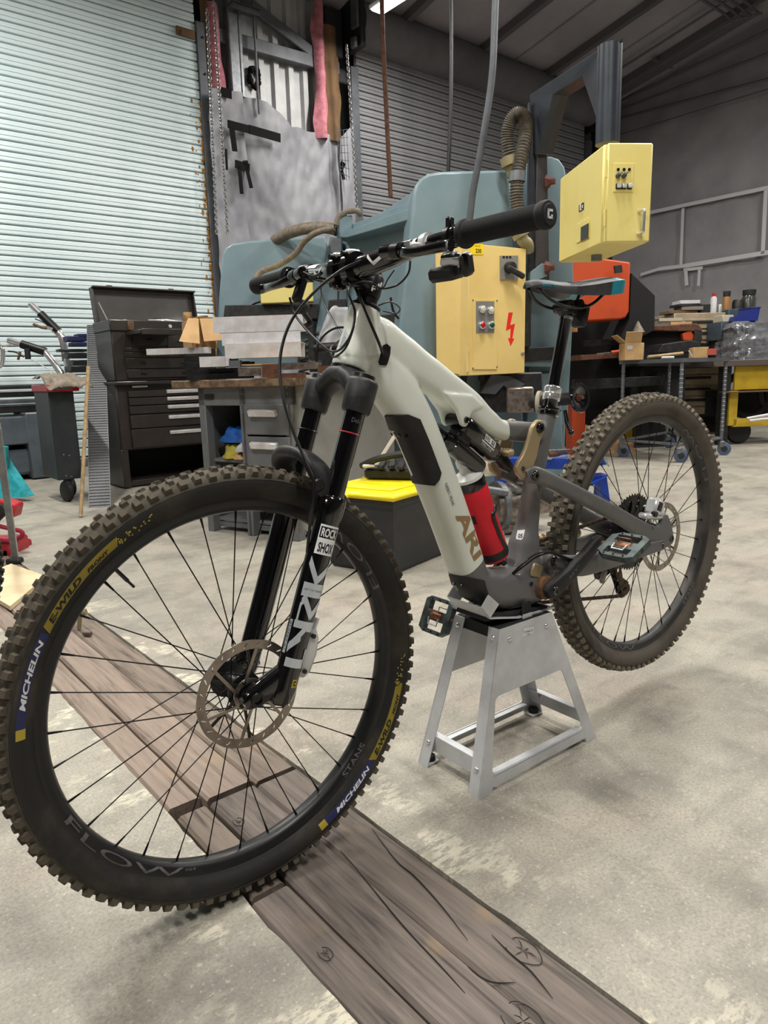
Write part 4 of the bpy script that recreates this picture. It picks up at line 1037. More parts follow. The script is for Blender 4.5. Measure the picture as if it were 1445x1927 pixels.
# ---------------- bottle in its cage
BA, BB = Vector((.634, -.008, .654)), Vector((.559, -.008, .480)); BD = (BA - BB).normalized(); BL = (BA - BB).length
bottle = thing('water_bottle', label='red insulated water bottle with a clear cap carried in the bike frame', cat='bottle')
bottle.location = BIKE.location; bottle.rotation_euler = BIKE.rotation_euler
g = G(); g.lathe([(0, .0), (.032, .0), (.034, .006), (.034, .085), (.0325, .098), (.034, .112), (.034, BL - .020), (.0325, BL - .012), (0, BL - .012)], BB, BD, 32)
obj('sleeve', g, 'red_cloth', bottle)
obj('base_band', G().lathe([(.0342, .006), (.0346, .008), (.0346, .022), (.0342, .024)], BB, BD, 32), 'black_matte', bottle)
obj('cap_collar', G().lathe([(.0, BL - .012), (.0335, BL - .012), (.0337, BL + .004), (.032, BL + .008), (0, BL + .008)], BB, BD, 32), 'black_gloss', bottle)
g = G(); g.lathe([(.0325, BL + .008), (.031, BL + .014), (.020, BL + .019), (.0135, BL + .024), (.0125, BL + .034), (.0150, BL + .036), (.0150, BL + .048), (.0130, BL + .052), (.006, BL + .052), (.005, BL + .046), (0, BL + .046)], BB, BD, 28)
obj('cap_nozzle', g, 'clear_plastic', bottle)
bw = lambda a, t: BB + BD * a + Vector((0, .0348 * math.cos(t), 0)) + BD.cross(Vector((0, 1, 0))) * (.0348 * math.sin(t))
g = G()
P = crom([bw(a, t) for a, t in ((.020, .30), (.060, .12), (.100, .10), (.112, .18), (.116, .9), (.116, 1.7))], 6); g.tube(P, .0052, 8, flat=.5)
obj('cage_wire', g, 'black_satin', bottle)
for t in (.0, .12): obj('reflective_line', G().tube([bw(.030 + .02 * k / 5, t + .9 + .08 * k / 5) for k in range(6)], .0006, 5), 'decal_white', bottle)
obj('lettering_patch', G().grid(4, 4, lambda u, v: bw(lerp(.105, .125, u), lerp(-1.30, -1.05, v))), 'black_matte', bottle)
bp('bottle_cage', G().tube(crom([(.600, 0, .640), (.615, .0, .60), (.600, .0, .56), (.570, 0, .50), (.552, .012, .468), (.535, 0, .470)], 5), .006, 8), 'black_satin')
# ---------------- stem, handlebar, controls
BAR = [(.889, -.398, 1.073), (.893, -.30, 1.073), (.898, -.22, 1.072), (.906, -.15, 1.067), (.915, -.095, 1.059), (.924, -.045, 1.053), (.926, 0, 1.052), (.924, .045, 1.053), (.915, .095, 1.059), (.906, .15, 1.067), (.898, .22, 1.072), (.893, .30, 1.073), (.889, .398, 1.073)]
BARP = crom(BAR, 8)
def bar_at(l):
    for a, b_ in zip(BARP, BARP[1:]):
        if a[1] <= l <= b_[1]:
            t = (l - a[1]) / (b_[1] - a[1]); return a.lerp(b_, t)
    return Vector(BAR[0] if l < 0 else BAR[-1])
P = BARP; rr = []
for p in P:
    a = abs(p.y); rr.append(.0190 if a < .045 else (.0114 if a > .17 else lerp(.0190, .0114, ((a - .045) / .125) ** 1.3)))
hbar = bp('handlebar', G().tube(P, rr, 22), 'black_gloss', smooth=60)
# pale graphics on the bar
def bar_wrap(l, t, r_add=.0009):
    c = bar_at(l); e = .002; d = (bar_at(l + e) - bar_at(l - e)).normalized(); u = Vector((1, 0, 0)); u = (u - d * u.dot(d)).normalized(); w = d.cross(u)
    a = abs(l); r = .0190 if a < .045 else (.0114 if a > .17 else lerp(.0190, .0114, ((a - .045) / .125) ** 1.3))
    return c + (u * math.cos(t) + w * math.sin(t)) * (r + r_add)
for sg in (1, -1):
    up = 1 if bar_wrap(.1, PI / 2).z > bar_at(.1).z else -1
    for (l0, l1, t0, t1) in ((.100, .150, .55, 1.30), (.156, .162, .0, 1.4), (.168, .174, .0, 1.4), (.180, .186, .0, 1.4)):
        g = G(); g.grid(8, 6, lambda u, v: bar_wrap(sg * lerp(l0, l1, u), up * lerp(t0, t1, v))); bp('bar_graphic', g, 'decal_white', hbar, smooth=60)
    g = G()
    for k, (a, b_) in enumerate((((.066, .55), (.078, -.30)), ((.078, -.30), (.100, .10)))):
        g.grid(6, 2, lambda u, v: bar_wrap(sg * lerp(a[0], b_[0], u), up * (lerp(a[1], b_[1], u) + (v - .5) * .34)))
    bp('bar_graphic', g, 'decal_white', hbar, smooth=60)
SC = Vector((.882, 0, 1.026))
g = G(); g.lathe([(0, -.018), (.0205, -.018), (.0215, -.012), (.0215, .018), (.019, .022), (0, .022)], SC, DIR, 24)
c = Vector((.926, 0, 1.052))
g.loft([ring(SC.lerp(c, t), (c - SC).normalized(), Vector((0, 1, 0)), a, b_, 18, .7) for t, a, b_ in ((.1, .019, .017), (.45, .020, .016), (.8, .026, .017), (1.0, .027, .021))])
stem = bp('stem', g, 'black_satin', smooth=45)
for l in (-.0185, .0185):
    g = G(); g.lathe([(.0188, -.009), (.0275, -.009), (.0275, .009), (.0188, .009)], c + Vector((0, l, 0)), (0, 1, 0), 26, closed=True)
    bp('clamp_ring', g, 'black_gloss', stem)
    for dz in (-.022, .022): bp('clamp_bolt', G().cyl(c + Vector((.010, l, dz)), c + Vector((.0265, l, dz * 1.05)), .0045, 12), 'black_satin', stem)
    bp('clamp_ear', G().box(c + Vector((.004, l, .026)), (.026, .015, .010), b=.003), 'alu_raw' if l < 0 else 'silver_part', stem)
    bp('clamp_ear', G().box(c + Vector((.006, l, -.026)), (.024, .015, .010), b=.003), 'black_gloss', stem)
for k in range(4): bp('stem_graphic', G().box(SC + Vector((.010 - k * .006, .0212, -.004 + k * .002)), (.003, .0008, .010), Matrix.Rotation(-.5, 3, 'Y')), 'decal_white', stem)
bp('top_cap', G().lathe([(0, .027), (.0165, .026), (.018, .021), (0, .020)], SC, DIR, 20), 'black_gloss', stem)
mat('grip_rubber', (21, 21, 23), .72)
for sg in (1, -1):
    a, b_ = bar_at(sg * .252), bar_at(sg * .398); d = (b_ - a); L_ = d.length; d.normalize(); prof = [(.0112, -.004), (.0200, -.004), (.0212, 0), (.0205, .004), (.0165, .007)]
    k = .009
    while k < L_ - .012: prof += [(.0165, k), (.0158, k + .0004), (.0158, k + .0011), (.0165, k + .0015)]; k += .0021
    prof += [(.0168, L_ - .010), (.0182, L_ - .007), (.0185, L_ - .001), (.0170, L_ + .002), (.0130, L_ + .003)]
    grip = bp('grip', G().lathe(prof, a, d, 30), 'grip_rubber', smooth=30)
    bp('end_plug', G().lathe([(.0135, L_ + .0028), (.0128, L_ + .0040), (0, L_ + .0040)], a, d, 24), 'black_matte', grip)
    if sg > 0:
        u = d.cross(Vector((0, 0, 1))).normalized(); w = Vector((0, 0, 1)); e = a + d * (L_ + .0046); g = G()
        for (x0, x1, y0, y1) in ((.0035, .0065, -.006, .006), (-.004, .0065, .003, .006), (-.004, .0065, -.006, -.003), (-.004, -.001, -.006, -.0005)):
            g.box(e + u * (x0 + x1) / 2 + w * (y0 + y1) / 2, (x1 - x0, .0008, y1 - y0), Matrix((u, d, w)).transposed())
        bp('plug_logo', g, 'decal_white', grip, smooth=0)
    # lock-on collar
    bp('grip_collar', G().lathe([(.0113, -.018), (.0160, -.018), (.0165, -.014), (.0165, -.006), (.0160, -.005), (.0113, -.005)], a, d, 24, closed=True), 'black_gloss', grip)
def lever(sg):
    """brake lever: reservoir body along the bar, clamp, blade reaching outwards"""
    o = bar_at(sg * .165); f = Vector((.030, 0, -.012))
    P = [bar_at(sg * .118) + Vector((.032, 0, .000)), bar_at(sg * .128) + Vector((.033, 0, -.002)), bar_at(sg * .150) + Vector((.034, 0, -.006)), bar_at(sg * .165) + Vector((.034, 0, -.008))]
    g = G(); g.tube(crom(P, 4), [.0070] + [.0112] * 11 + [.0112], 16); body = bp('brake_lever', g, 'black_gloss', smooth=50)
    g = G(); g.lathe([(.0112, -.006), (.0165, -.006), (.0165, .006), (.0112, .006)], bar_at(sg * .178), (0, 1, 0), 22, closed=True)
    g.box(bar_at(sg * .168) + Vector((.022, 0, -.004)), (.024, .026, .011), b=.003); bp('lever_clamp', g, 'silver_part', body)
    P = [bar_at(sg * .158) + Vector((.036, 0, -.010)), bar_at(sg * .175) + Vector((.043, 0, -.015)), bar_at(sg * .20) + Vector((.048, 0, -.020)), bar_at(sg * .235) + Vector((.050, 0, -.022)), bar_at(sg * .262) + Vector((.048, 0, -.022)), bar_at(sg * .275) + Vector((.051, 0, -.023))]
    pc = crom(P, 4); bp('lever_blade', G().tube(pc, [.0095 - .002 * math.sin(PI * i / (len(pc) - 1)) for i in range(len(pc))], 12, flat=.6), 'black_gloss', body, smooth=50)
    bp('lever_bolt', G().cyl(bar_at(sg * .172) + Vector((.034, 0, .002)), bar_at(sg * .172) + Vector((.034, 0, -.020)), .004, 10), 'chrome', body)
    bp('adjuster', G().cyl(bar_at(sg * .142) + Vector((.034, 0, -.005)), bar_at(sg * .158) + Vector((.035, 0, -.008)), .0122, 18), 'black_satin', body)
    return body
lvN = lever(1); lvF = lever(-1)
# wireless controller under the near bar
o = bar_at(.205)
g = G(); g.lathe([(.0112, -.005), (.0165, -.005), (.0165, .005), (.0112, .005)], bar_at(.225), (0, 1, 0), 22, closed=True)
pod = bp('shift_controller', g, 'black_satin')
g = G(); g.box(bar_at(.226) + Vector((.004, 0, .020)), (.012, .010, .016), rotz(.2), b=.002); bp('thumb_button', g, 'black_satin', pod)
pts = [(860, 508), (812, 502), (804, 512), (804, 523), (835, 527), (850, 527), (876, 513), (879, 494), (868, 484), (846, 498)]
def pixprism(pts, l0, l1): return lambda: [bk(x, y, (l0 + l1) / 2) for x, y in pts]
def slabpx(pts, l0, l1, lm):
    q = [bk(x, y, lm) for x, y in pts]; return G().prism([(p.x, p.z) for p in q], lambda a, b_, h: Vector((a, h, b_)), l0, l1)
c = bk(840, 514, .19)
g = G(); g.box(c, (.040, .050, .022), basis((1, .15, -.25)), b=.006); bp('paddle', g, 'black_matte', pod)
g = G(); g.box(c + Vector((.006, .018, .014)), (.014, .034, .012), basis((1, .6, -.2)), b=.003); bp('paddle_arm', g, 'silver_part', pod)
g = G(); g.box(c + Vector((-.004, .040, .008)), (.026, .016, .034), basis((1, .3, -.3)), b=.005); bp('paddle', g, 'black_satin', pod)
g = G(); g.box(c + Vector((-.006, .004, .020)), (.024, .030, .022), b=.005); bp('pod_mount', g, 'black_satin', pod)
# dropper remote under the far bar
c = bar_at(-.150); rem = bp('dropper_remote', G().box(c + Vector((.028, 0, -.032)), (.020, .016, .050), basis((1, .2, .5)), b=.005), 'black_satin')
bp('remote_paddle', G().sphere(c + Vector((.028, .004, -.062)), .017, 14, 8, (1, .7, .8)), 'black_matte', rem)
bp('remote_clamp', G().lathe([(.0112, -.005), (.0160, -.005), (.0160, .005), (.0112, .005)], c, (0, 1, 0), 20, closed=True), 'black_satin', rem)
bp('cable_boot', G().tube(crom([c + Vector((.02, -.004, -.07)), c + Vector((.006, -.002, -.09)), c + Vector((.02, .0, -.098))], 4), .006, 8), 'black_satin', rem)
# hoses and cables
def hose(name, pts, r=.0026): return bp(name, G().tube(crom(pts, 7), r, 8), 'hose_black', smooth=60)
L1 = bar_at(.118) + Vector((.032, 0, .000))
hose('brake_hose', [L1, bk(715, 481, .09), bk(690, 487, .06), bk(640, 510, .035), bk(585, 556, .0), bk(545, 610, -.015), bk(527, 675, -.01), bk(532, 745, .01), bk(552, 812, .035), bk(575, 868, .060), bk(590, 905, .076), bk(587, 950, .080), bk(583, 990, .070), bk(577, 1060, .055), bk(577, 1150, .040), Vector((1.075, .052, .478))])
L2 = bar_at(-.118) + Vector((.032, 0, .000))
hose('brake_hose', [L2, bk(590, 520, -.09), bk(612, 510, -.06), bk(635, 505, -.03), bk(660, 527, .0), bk(680, 567, .03), bk(700, 615, .045), bk(714, 648, .045), fpt(720, 667, .0)])
hose('dropper_cable', [bk(545, 560, -.15), bk(560, 600, -.13), bk(620, 660, -.02), bk(655, 640, .045), bk(668, 590, .05), bk(656, 548, .04), bk(672, 530, .03), bk(700, 532, .025)], .0022)
hose('motor_cable', [bk(667, 590, .045), bk(664, 620, .04), bk(650, 655, .03), bk(628, 672, -.01), bk(622, 655, -.04), bk(640, 640, -.05)], .0018)
hose('controller_wire', [bk(772, 490, .12), bk(768, 515, .10), bk(748, 536, .07), bk(720, 543, .04), bk(704, 535, .02)], .0018)
hose('controller_wire', [bk(742, 508, .07), bk(730, 525, .06), bk(720, 542, .045), bk(702, 540, .03)], .0012)
hose('port_wire', [bk(712, 575, .03), bk(735, 568, .03), bk(752, 580, .02), bk(745, 590, .01), bk(720, 585, .0)], .0014)
hose('motor_cable', [fpt(964, 1079, .0), bk(985, 1060, .055), bk(1008, 1043, .058), bk(1035, 1038, .062), bk(1058, 1046, .066), bk(1075, 1052, .072), bk(1095, 1050, .075)], .0022)
hose('motor_cable', [fpt(966, 1081, .0), bk(990, 1062, .052), bk(1012, 1047, .054), bk(1036, 1041, .058), bk(1060, 1050, .062), bk(1080, 1055, .068)], .0020)

# ---------------- seat post and saddle
PA, PB = Vector((.3935, 0, .782)), Vector((.337, 0, .990)); PD = (PB - PA).normalized()
sclamp = bp('seat_clamp', G().lathe([(.0190, -.006), (.0235, -.005), (.0240, .002), (.0225, .004), (.0240, .007), (.0235, .011), (.0190, .012)], PA, PD, 28), 'black_gloss')
bp('clamp_bolt', G().box(PA + Vector((-.024, .0, .003)), (.012, .026, .010), b=.003), 'black_gloss', sclamp)
post = bp('post_lower', G().lathe([(.0158, .0), (.0158, .028), (.0172, .030), (.0172, .032)], PA, PD, 28), 'black_gloss')
bp('post_collar', G().lathe([(.0170, .028), (.0195, .029), (.0200, .032), (.0200, .042), (.0190, .044), (.0200, .046), (.0200, .056), (.0170, .059), (.0140, .060)], PA, PD, 30), 'chrome', post)
bp('post_shaft', G().lathe([(.0135, .050), (.0135, .205), (.0150, .207), (.0150, .222), (0, .222)], PA, PD, 30), 'stanchion', post)
pf = lambda a, t: PA + PD * a + Vector((0, .0153 * math.cos(t), 0)) + PD.cross(Vector((0, 1, 0))) * (.0153 * math.sin(t))
decal('lettering', 'ROCKSHOX', lambda u, v: pf(lerp(.2085, .2155, v), (lambda q: q)(lerp(-1.25, .55, u))), 'decal_white', post, sub=.5, bold=.02)
hd = PB + PD * .012
g = G(); g.box(hd + Vector((0, 0, .004)), (.050, .032, .034), basis((1, 0, .25)), b=.009); g.cyl(hd + Vector((.014, -.020, .010)), hd + Vector((.014, .020, .010)), .014, 16); g.cyl(hd + Vector((-.020, -.022, .014)), hd + Vector((-.020, .022, .014)), .012, 16)
bp('saddle_clamp', g, 'black_satin', post)
for q in ((.014, .0205, .010), (-.020, .0225, .014)): bp('clamp_bolt', G().lathe([(0, .001), (.004, .001), (.004, .003), (.007, .003), (.0075, 0)], hd + Vector(q), (0, 1, 0), 14), 'black_gloss', post)
bp('post_battery', G().box(hd + Vector((-.046, .0, -.008)), (.022, .038, .050), basis((1, 0, .25)), b=.006), 'black_matte', post)
# saddle: lofted shell, nose forward
SAD = [(0.476, 0.004, 1.056, 0.0112), (0.468, 0.013, 1.0605, 0.0146), (0.449, 0.0195, 1.064, 0.019), (0.419, 0.022, 1.065, 0.0235), (0.374, 0.0265, 1.063, 0.0269), (0.334, 0.036, 1.064, 0.0302), (0.294, 0.052, 1.069, 0.0358), (0.259, 0.064, 1.075, 0.0403), (0.229, 0.068, 1.0795, 0.0414), (0.212, 0.064, 1.08, 0.0381), (0.202, 0.05, 1.078, 0.0291), (0.196, 0.03, 1.076, 0.0202)]
def sad_ring(s_, w, zt, h, n=28):
    out = []
    for k in range(n):
        m_ = n // 2; top = k < m_; q = (k if top else k - m_) / (m_ - 1); c_ = math.cos(PI * q) * (1 if top else -1); e = abs(c_) ** .7; y = w * math.copysign(e, c_)
        if top: z = zt - .012 * e ** 2.4
        else: y *= .94; z = zt - h * (.40 + .60 * e ** 2.5)
        out.append(Vector((s_, y, z)))
    return out
fine = []
for a, b_ in zip(SAD, SAD[1:]):
    for k in range(3): fine.append([lerp(x, y, k / 3) for x, y in zip(a, b_)])
fine.append(list(SAD[-1]))
g = G(); g.loft([sad_ring(*q) for q in fine])
saddle = bp('saddle', g, ['saddle_grey', 'teal_vinyl'], smooth=55)
for p_ in saddle.data.polygons:
    c_ = p_.center
    if c_.x < .268 - .9 * (c_.z - 1.035) and abs(c_.y) > .030: p_.material_index = 1
svf = BVHTree.FromPolygons([v.co for v in saddle.data.vertices], [list(p.vertices) for p in saddle.data.polygons])
def sp(s_, z):
    h = svf.ray_cast(Vector((s_, .3, z)), Vector((0, -1, 0))); return (h[0] + Vector((0, .0006, .0003))) if h[0] else Vector((s_, .03, z))
decal('lettering', 'allure', lambda u, v: sp(lerp(.444, .404, u), lerp(1.0480, 1.0565, v)), 'teal_vinyl', saddle, bold=.02, sub=.4)
g = G()
for k in range(26):
    s_ = .354 - k * .0048
    for sg in (1, -1):
        for j in range(3):
            w = .012 + .05 * max(0, (.354 - s_) / .14) * .6 + j * .006; zt = sad_top = None
            h = svf.ray_cast(Vector((s_, sg * w, 1.2)), Vector((0, 0, -1)))
            if h[0]: g.box(h[0] + Vector((0, 0, .0002)), (.0016, .004, .0008))
tag(bp('perforation', g, 'black_matte', saddle, smooth=0), kind='stuff')
for sg in (1, -1):
    P = crom([(.449, sg * .012, 1.046), (.415, sg * .020, 1.022), (.368, sg * .0215, 1.010), (.310, sg * .0215, 1.010), (.275, sg * .026, 1.020), (.246, sg * .036, 1.044)], 5)
    bp('saddle_rail', G().tube(P, .0036, 10), 'black_satin', saddle)

# ---------------- cranks and pedals
BBc = Vector((.457, 0, .4005)); cd = Vector((-.1450, 0, .0870)).normalized()
def crank(sg, dr):
    a = BBc + Vector((0, sg * .066, 0)); b_ = BBc + dr * .1655 + Vector((0, sg * .088, 0))
    rings = []
    for t, h, w, dl in ((-.11, .011, .009, -.002), (-.04, .0205, .012, 0), (.10, .0200, .013, .004), (.35, .0172, .012, .010), (.7, .0160, .011, .013), (.95, .0155, .0105, .012), (1.05, .0135, .010, .012), (1.10, .008, .008, .012)):
        p = BBc + dr * (.1655 * t) + Vector((0, sg * (.068 + dl), 0)); rings.append(ring(p, dr, Vector((0, 1, 0)), w, h, 18, .6))
    c = bp('crank_arm', G().loft(rings), 'black_matte', smooth=45)
    bp('crank_bolt', G().lathe([(0, .001), (.0055, .001), (.0055, .004), (.0085, .0045), (.0105, .003), (.0112, 0)], BBc + Vector((0, sg * .0785, 0)), (0, sg, 0), 20), 'black_gloss', c)
    bp('spindle', G().cyl(BBc + Vector((0, sg * .04, 0)), BBc + Vector((0, sg * .070, 0)), .017, 20), 'black_satin', c)
    return c
cN = crank(1, cd); cF = crank(-1, -cd)
cf = lambda u, v: BBc + cd * lerp(.045, .105, u) + Vector((0, .0885 + .0020, 0)) + cd.cross(Vector((0, 1, 0))) * lerp(.009, -.002, v)
decal('lettering', 'PRAXIS', lambda u, v: BBc + cd * lerp(.042, .100, u) + Vector((0, .0905, 0)) + Vector((0, 1, 0)).cross(cd) * lerp(-.0095, -.0005, v) * -1, 'decal_grey', cN)
def pedal(sg, dr, roll):
    c0 = BBc + dr * .1655 + Vector((0, sg * .088, 0)); R = Matrix.Rotation(roll, 3, 'Y')
    ctr = c0 + Vector((0, sg * .062, 0)); T = lambda x, y, z: ctr + R @ Vector((x, sg * y, z))
    outer = [(-.043, -.026), (-.030, -.046), (.030, -.046), (.043, -.026), (.043, .030), (.034, .046), (-.034, .046), (-.043, .030)]
    h1 = [(-.034, -.030), (-.012, -.030), (-.012, .030), (-.034, .030)]; h2 = [(.012, -.030), (.034, -.030), (.034, .030), (.012, .030)]
    g = G(); g.prism([outer, h1, h2], lambda a, b_, h: T(a, b_, h), -.0075, .0075); pd = bp('pedal', g, 'pedal_body', smooth=25)
    g = G(); g.cyl(c0 + Vector((0, sg * .008, 0)), T(0, .046, 0), .0062, 14); bp('pedal_axle', g, 'rust_ring', pd)
    g = G(); g.lathe([(.009, -.018), (.0115, -.014), (.0115, .014), (.009, .018)], ctr, (0, 1, 0), 16); bp('clip_core', g, 'pedal_spring', pd)
    for q in (1, -1):
        P = [T(q * x, y, q * z) for x, y, z in ((.006, -.016, .013), (.022, -.014, .011), (.022, .014, .011), (.006, .016, .013))]
        bp('clip_wire', G().tube(P, .0018, 8), 'silver_part', pd)
        P = [T(q * .010, y, -q * z) for y, z in ((-.017, .004), (-.017, .018), (.017, .018), (.017, .004))]
        bp('clip_wire', G().tube(P, .0018, 8), 'pedal_spring', pd)
    for x in (-.038, .038):
        for y in (-.024, 0, .024): bp('grip_pin', G().cyl(T(x, y, .007), T(x, y, .0105), .0018, 6), 'black_satin', pd)
    return pd
pedal(1, cd, .42); pedal(-1, -cd, 1.15)

# ---------------- drivetrain on the far side
def gear(R, n, l, th, inner, C, tooth=.0045):
    pts = []
    for k in range(n):
        for f_, rr_ in ((0.0, R - tooth), (.25, R - tooth), (.42, R), (.58, R), (.80, R - tooth)):
            a = 2 * PI * (k + f_) / n; pts.append((rr_ * math.cos(a), rr_ * math.sin(a)))
    holes = [[(inner * math.cos(2 * PI * k / 28), inner * math.sin(2 * PI * k / 28)) for k in range(28)]]
    return pts, holes
cas = None
for i, (R, n) in enumerate(((.1040, 52), (.0860, 44), (.0740, 38), (.0640, 32), (.0560, 28), (.0490, 24), (.0430, 21), (.0370, 18), (.0320, 16), (.0270, 14), (.0220, 12))):
    pts, holes = gear(R, n, 0, 0, R * .35, RW); l = -.0315 - i * .0040
    if i < 5:
        nh = 14 if i == 0 else 10
        for k in range(nh):
            a = 2 * PI * k / nh; c = Vector((R * .68 * math.cos(a), R * .68 * math.sin(a))); t = Vector((math.cos(a + .4), math.sin(a + .4))); q = Vector((-t.y, t.x))
            holes.append([tuple(c + t * (R * .19 * math.cos(b_)) + q * (R * .085 * math.sin(b_))) for b_ in [2 * PI * j / 8 for j in range(8)]])
    g = G(); g.prism([pts] + holes, lambda a, b_, h: Vector((a, h, b_)), l - .0010, l + .0010)
    o = bp('cassette_cog', g, 'black_satin', loc=RW, smooth=25)
pts, holes = gear(.068, 34, 0, 0, .045, BBc); g = G(); g.prism([pts] + holes, lambda a, b_, h: Vector((a, h, b_)), -.0520, -.0500)
g.prism([[(.046 * math.cos(2 * PI * k / 24), .046 * math.sin(2 * PI * k / 24)) for k in range(24)]], lambda a, b_, h: Vector((a, h, b_)), -.0530, -.0500)
bp('chainring', g, 'black_satin', loc=BBc, smooth=25)
# derailleur
J1, J2 = Vector((.050, -.050, .358)), Vector((.010, -.047, .283))
dr_ = bp('derailleur', G().loft([ring(Vector(p), Vector((.3, .5, -.8)).normalized(), Vector((1, 0, 0)), a, b_, 14, .8) for p, a, b_ in (((.030, -.075, .410), .014, .012), ((.045, -.074, .385), .018, .016), ((.060, -.070, .360), .018, .015), ((.055, -.060, .345), .012, .012))]), 'black_matte')
bp('mech_battery', G().box((.060, -.082, .338), (.052, .030, .044), basis((1, 0, -.35)), b=.008), 'black_matte', dr_)
for l in (-.058, -.040):
    q = [(.062, .365), (.054, .372), (.042, .366), (.028, .330), (.022, .305), (-.008, .292), (-.012, .276), (.004, .264), (.024, .270), (.036, .298), (.056, .335)]
    h = [[(.046 + .006 * math.cos(t), .345 + .009 * math.sin(t)) for t in [2 * PI * k / 8 for k in range(8)]], [(.014 + .008 * math.cos(t), .284 + .006 * math.sin(t)) for t in [2 * PI * k / 8 for k in range(8)]]]
    bp('cage_plate', G().prism([q] + h, lambda a, b_, hh: Vector((a, hh, b_)), l - .0012, l + .0012), 'chain_rust' if l > -.05 else 'black_satin', dr_, smooth=25)
for J in (J1, J2):
    pts, holes = gear(.0235, 14, 0, 0, .006, J, .004); bp('jockey_wheel', G().prism([pts] + holes, lambda a, b_, h: Vector((J.x + a, h, J.z + b_)), -.0505, -.0475), 'black_satin', dr_, smooth=25)
bp('mech_link', G().box((.075, -.060, .345), (.016, .012, .075), basis((1, 0, .5)), b=.004), 'rotor_steel', dr_)
# chain
def arcpts(C, R, a0, a1, n, l): return [Vector((C.x + R * math.cos(lerp(a0, a1, k / n)), l, C.z + R * math.sin(lerp(a0, a1, k / n)))) for k in range(n + 1)]
path = arcpts(BBc, .066, dg(-95), dg(95), 16, -.051)[::1] + arcpts(RW, .0560, dg(85), dg(215), 10, -.0475) + arcpts(J1, .0215, dg(110), dg(-60), 6, -.049) + arcpts(J2, .0215, dg(140), dg(275), 8, -.049)
path.append(path[0]); seg = [(b_ - a).length for a, b_ in zip(path, path[1:])]; tot = sum(seg); g = G(); d_ = 0.0; i = 0; acc = 0.0; k = 0
while d_ < tot - .006:
    while i < len(seg) - 1 and acc + seg[i] < d_: acc += seg[i]; i += 1
    a, b_ = path[i], path[i + 1]; t = (d_ - acc) / max(seg[i], 1e-6); p = a.lerp(b_, min(t, 1)); dv = (b_ - a).normalized(); w = .0030 if k % 2 else .0022
    for sgn in (1, -1): g.box(p + Vector((0, sgn * w, 0)), (.0150, .0010, .0078), basis(dv, (0, 0, 1)) if abs(dv.z) < .95 else basis(dv, (1, 0, 0)) @ Matrix.Rotation(PI / 2, 3, 'X'), b=.0)
    d_ += .0127; k += 1
tag(bp('chain', g, 'chain_rust', smooth=0), kind='stuff')
# rear caliper, pale, on the stay
c = Vector((.072, .058, .522))
c = Vector((.048, .060, .528)); BR = basis((-.80, 0, -.35))
g = G(); g.box(c, (.040, .036, .046), BR, b=.008); g.box((.068, .066, .508), (.084, .020, .015), basis((1, 0, .18)), b=.005); g.box((.030, .066, .508), (.022, .018, .020), b=.005); g.cyl((.092, .060, .512), (.108, .060, .517), .007, 10)
rc_ = bp('brake_caliper', g, 'silver_part', smooth=40)
bp('caliper_window', G().box(c + Vector((.004, .0172, .004)), (.018, .004, .024), BR, b=.002), 'black_satin', rc_)
bp('caliper_piston', G().cyl(c + Vector((.026, .010, -.012)), c + Vector((.026, .022, -.012)), .007, 12), 'black_satin', rc_)
bp('mount_bolt', G().cyl((.085, .078, .500), (.085, .070, .500), .0045, 10), 'chrome', rc_); bp('mount_bolt', G().cyl((.020, .080, .502), (.020, .070, .502), .0045, 10), 'chrome', rc_)

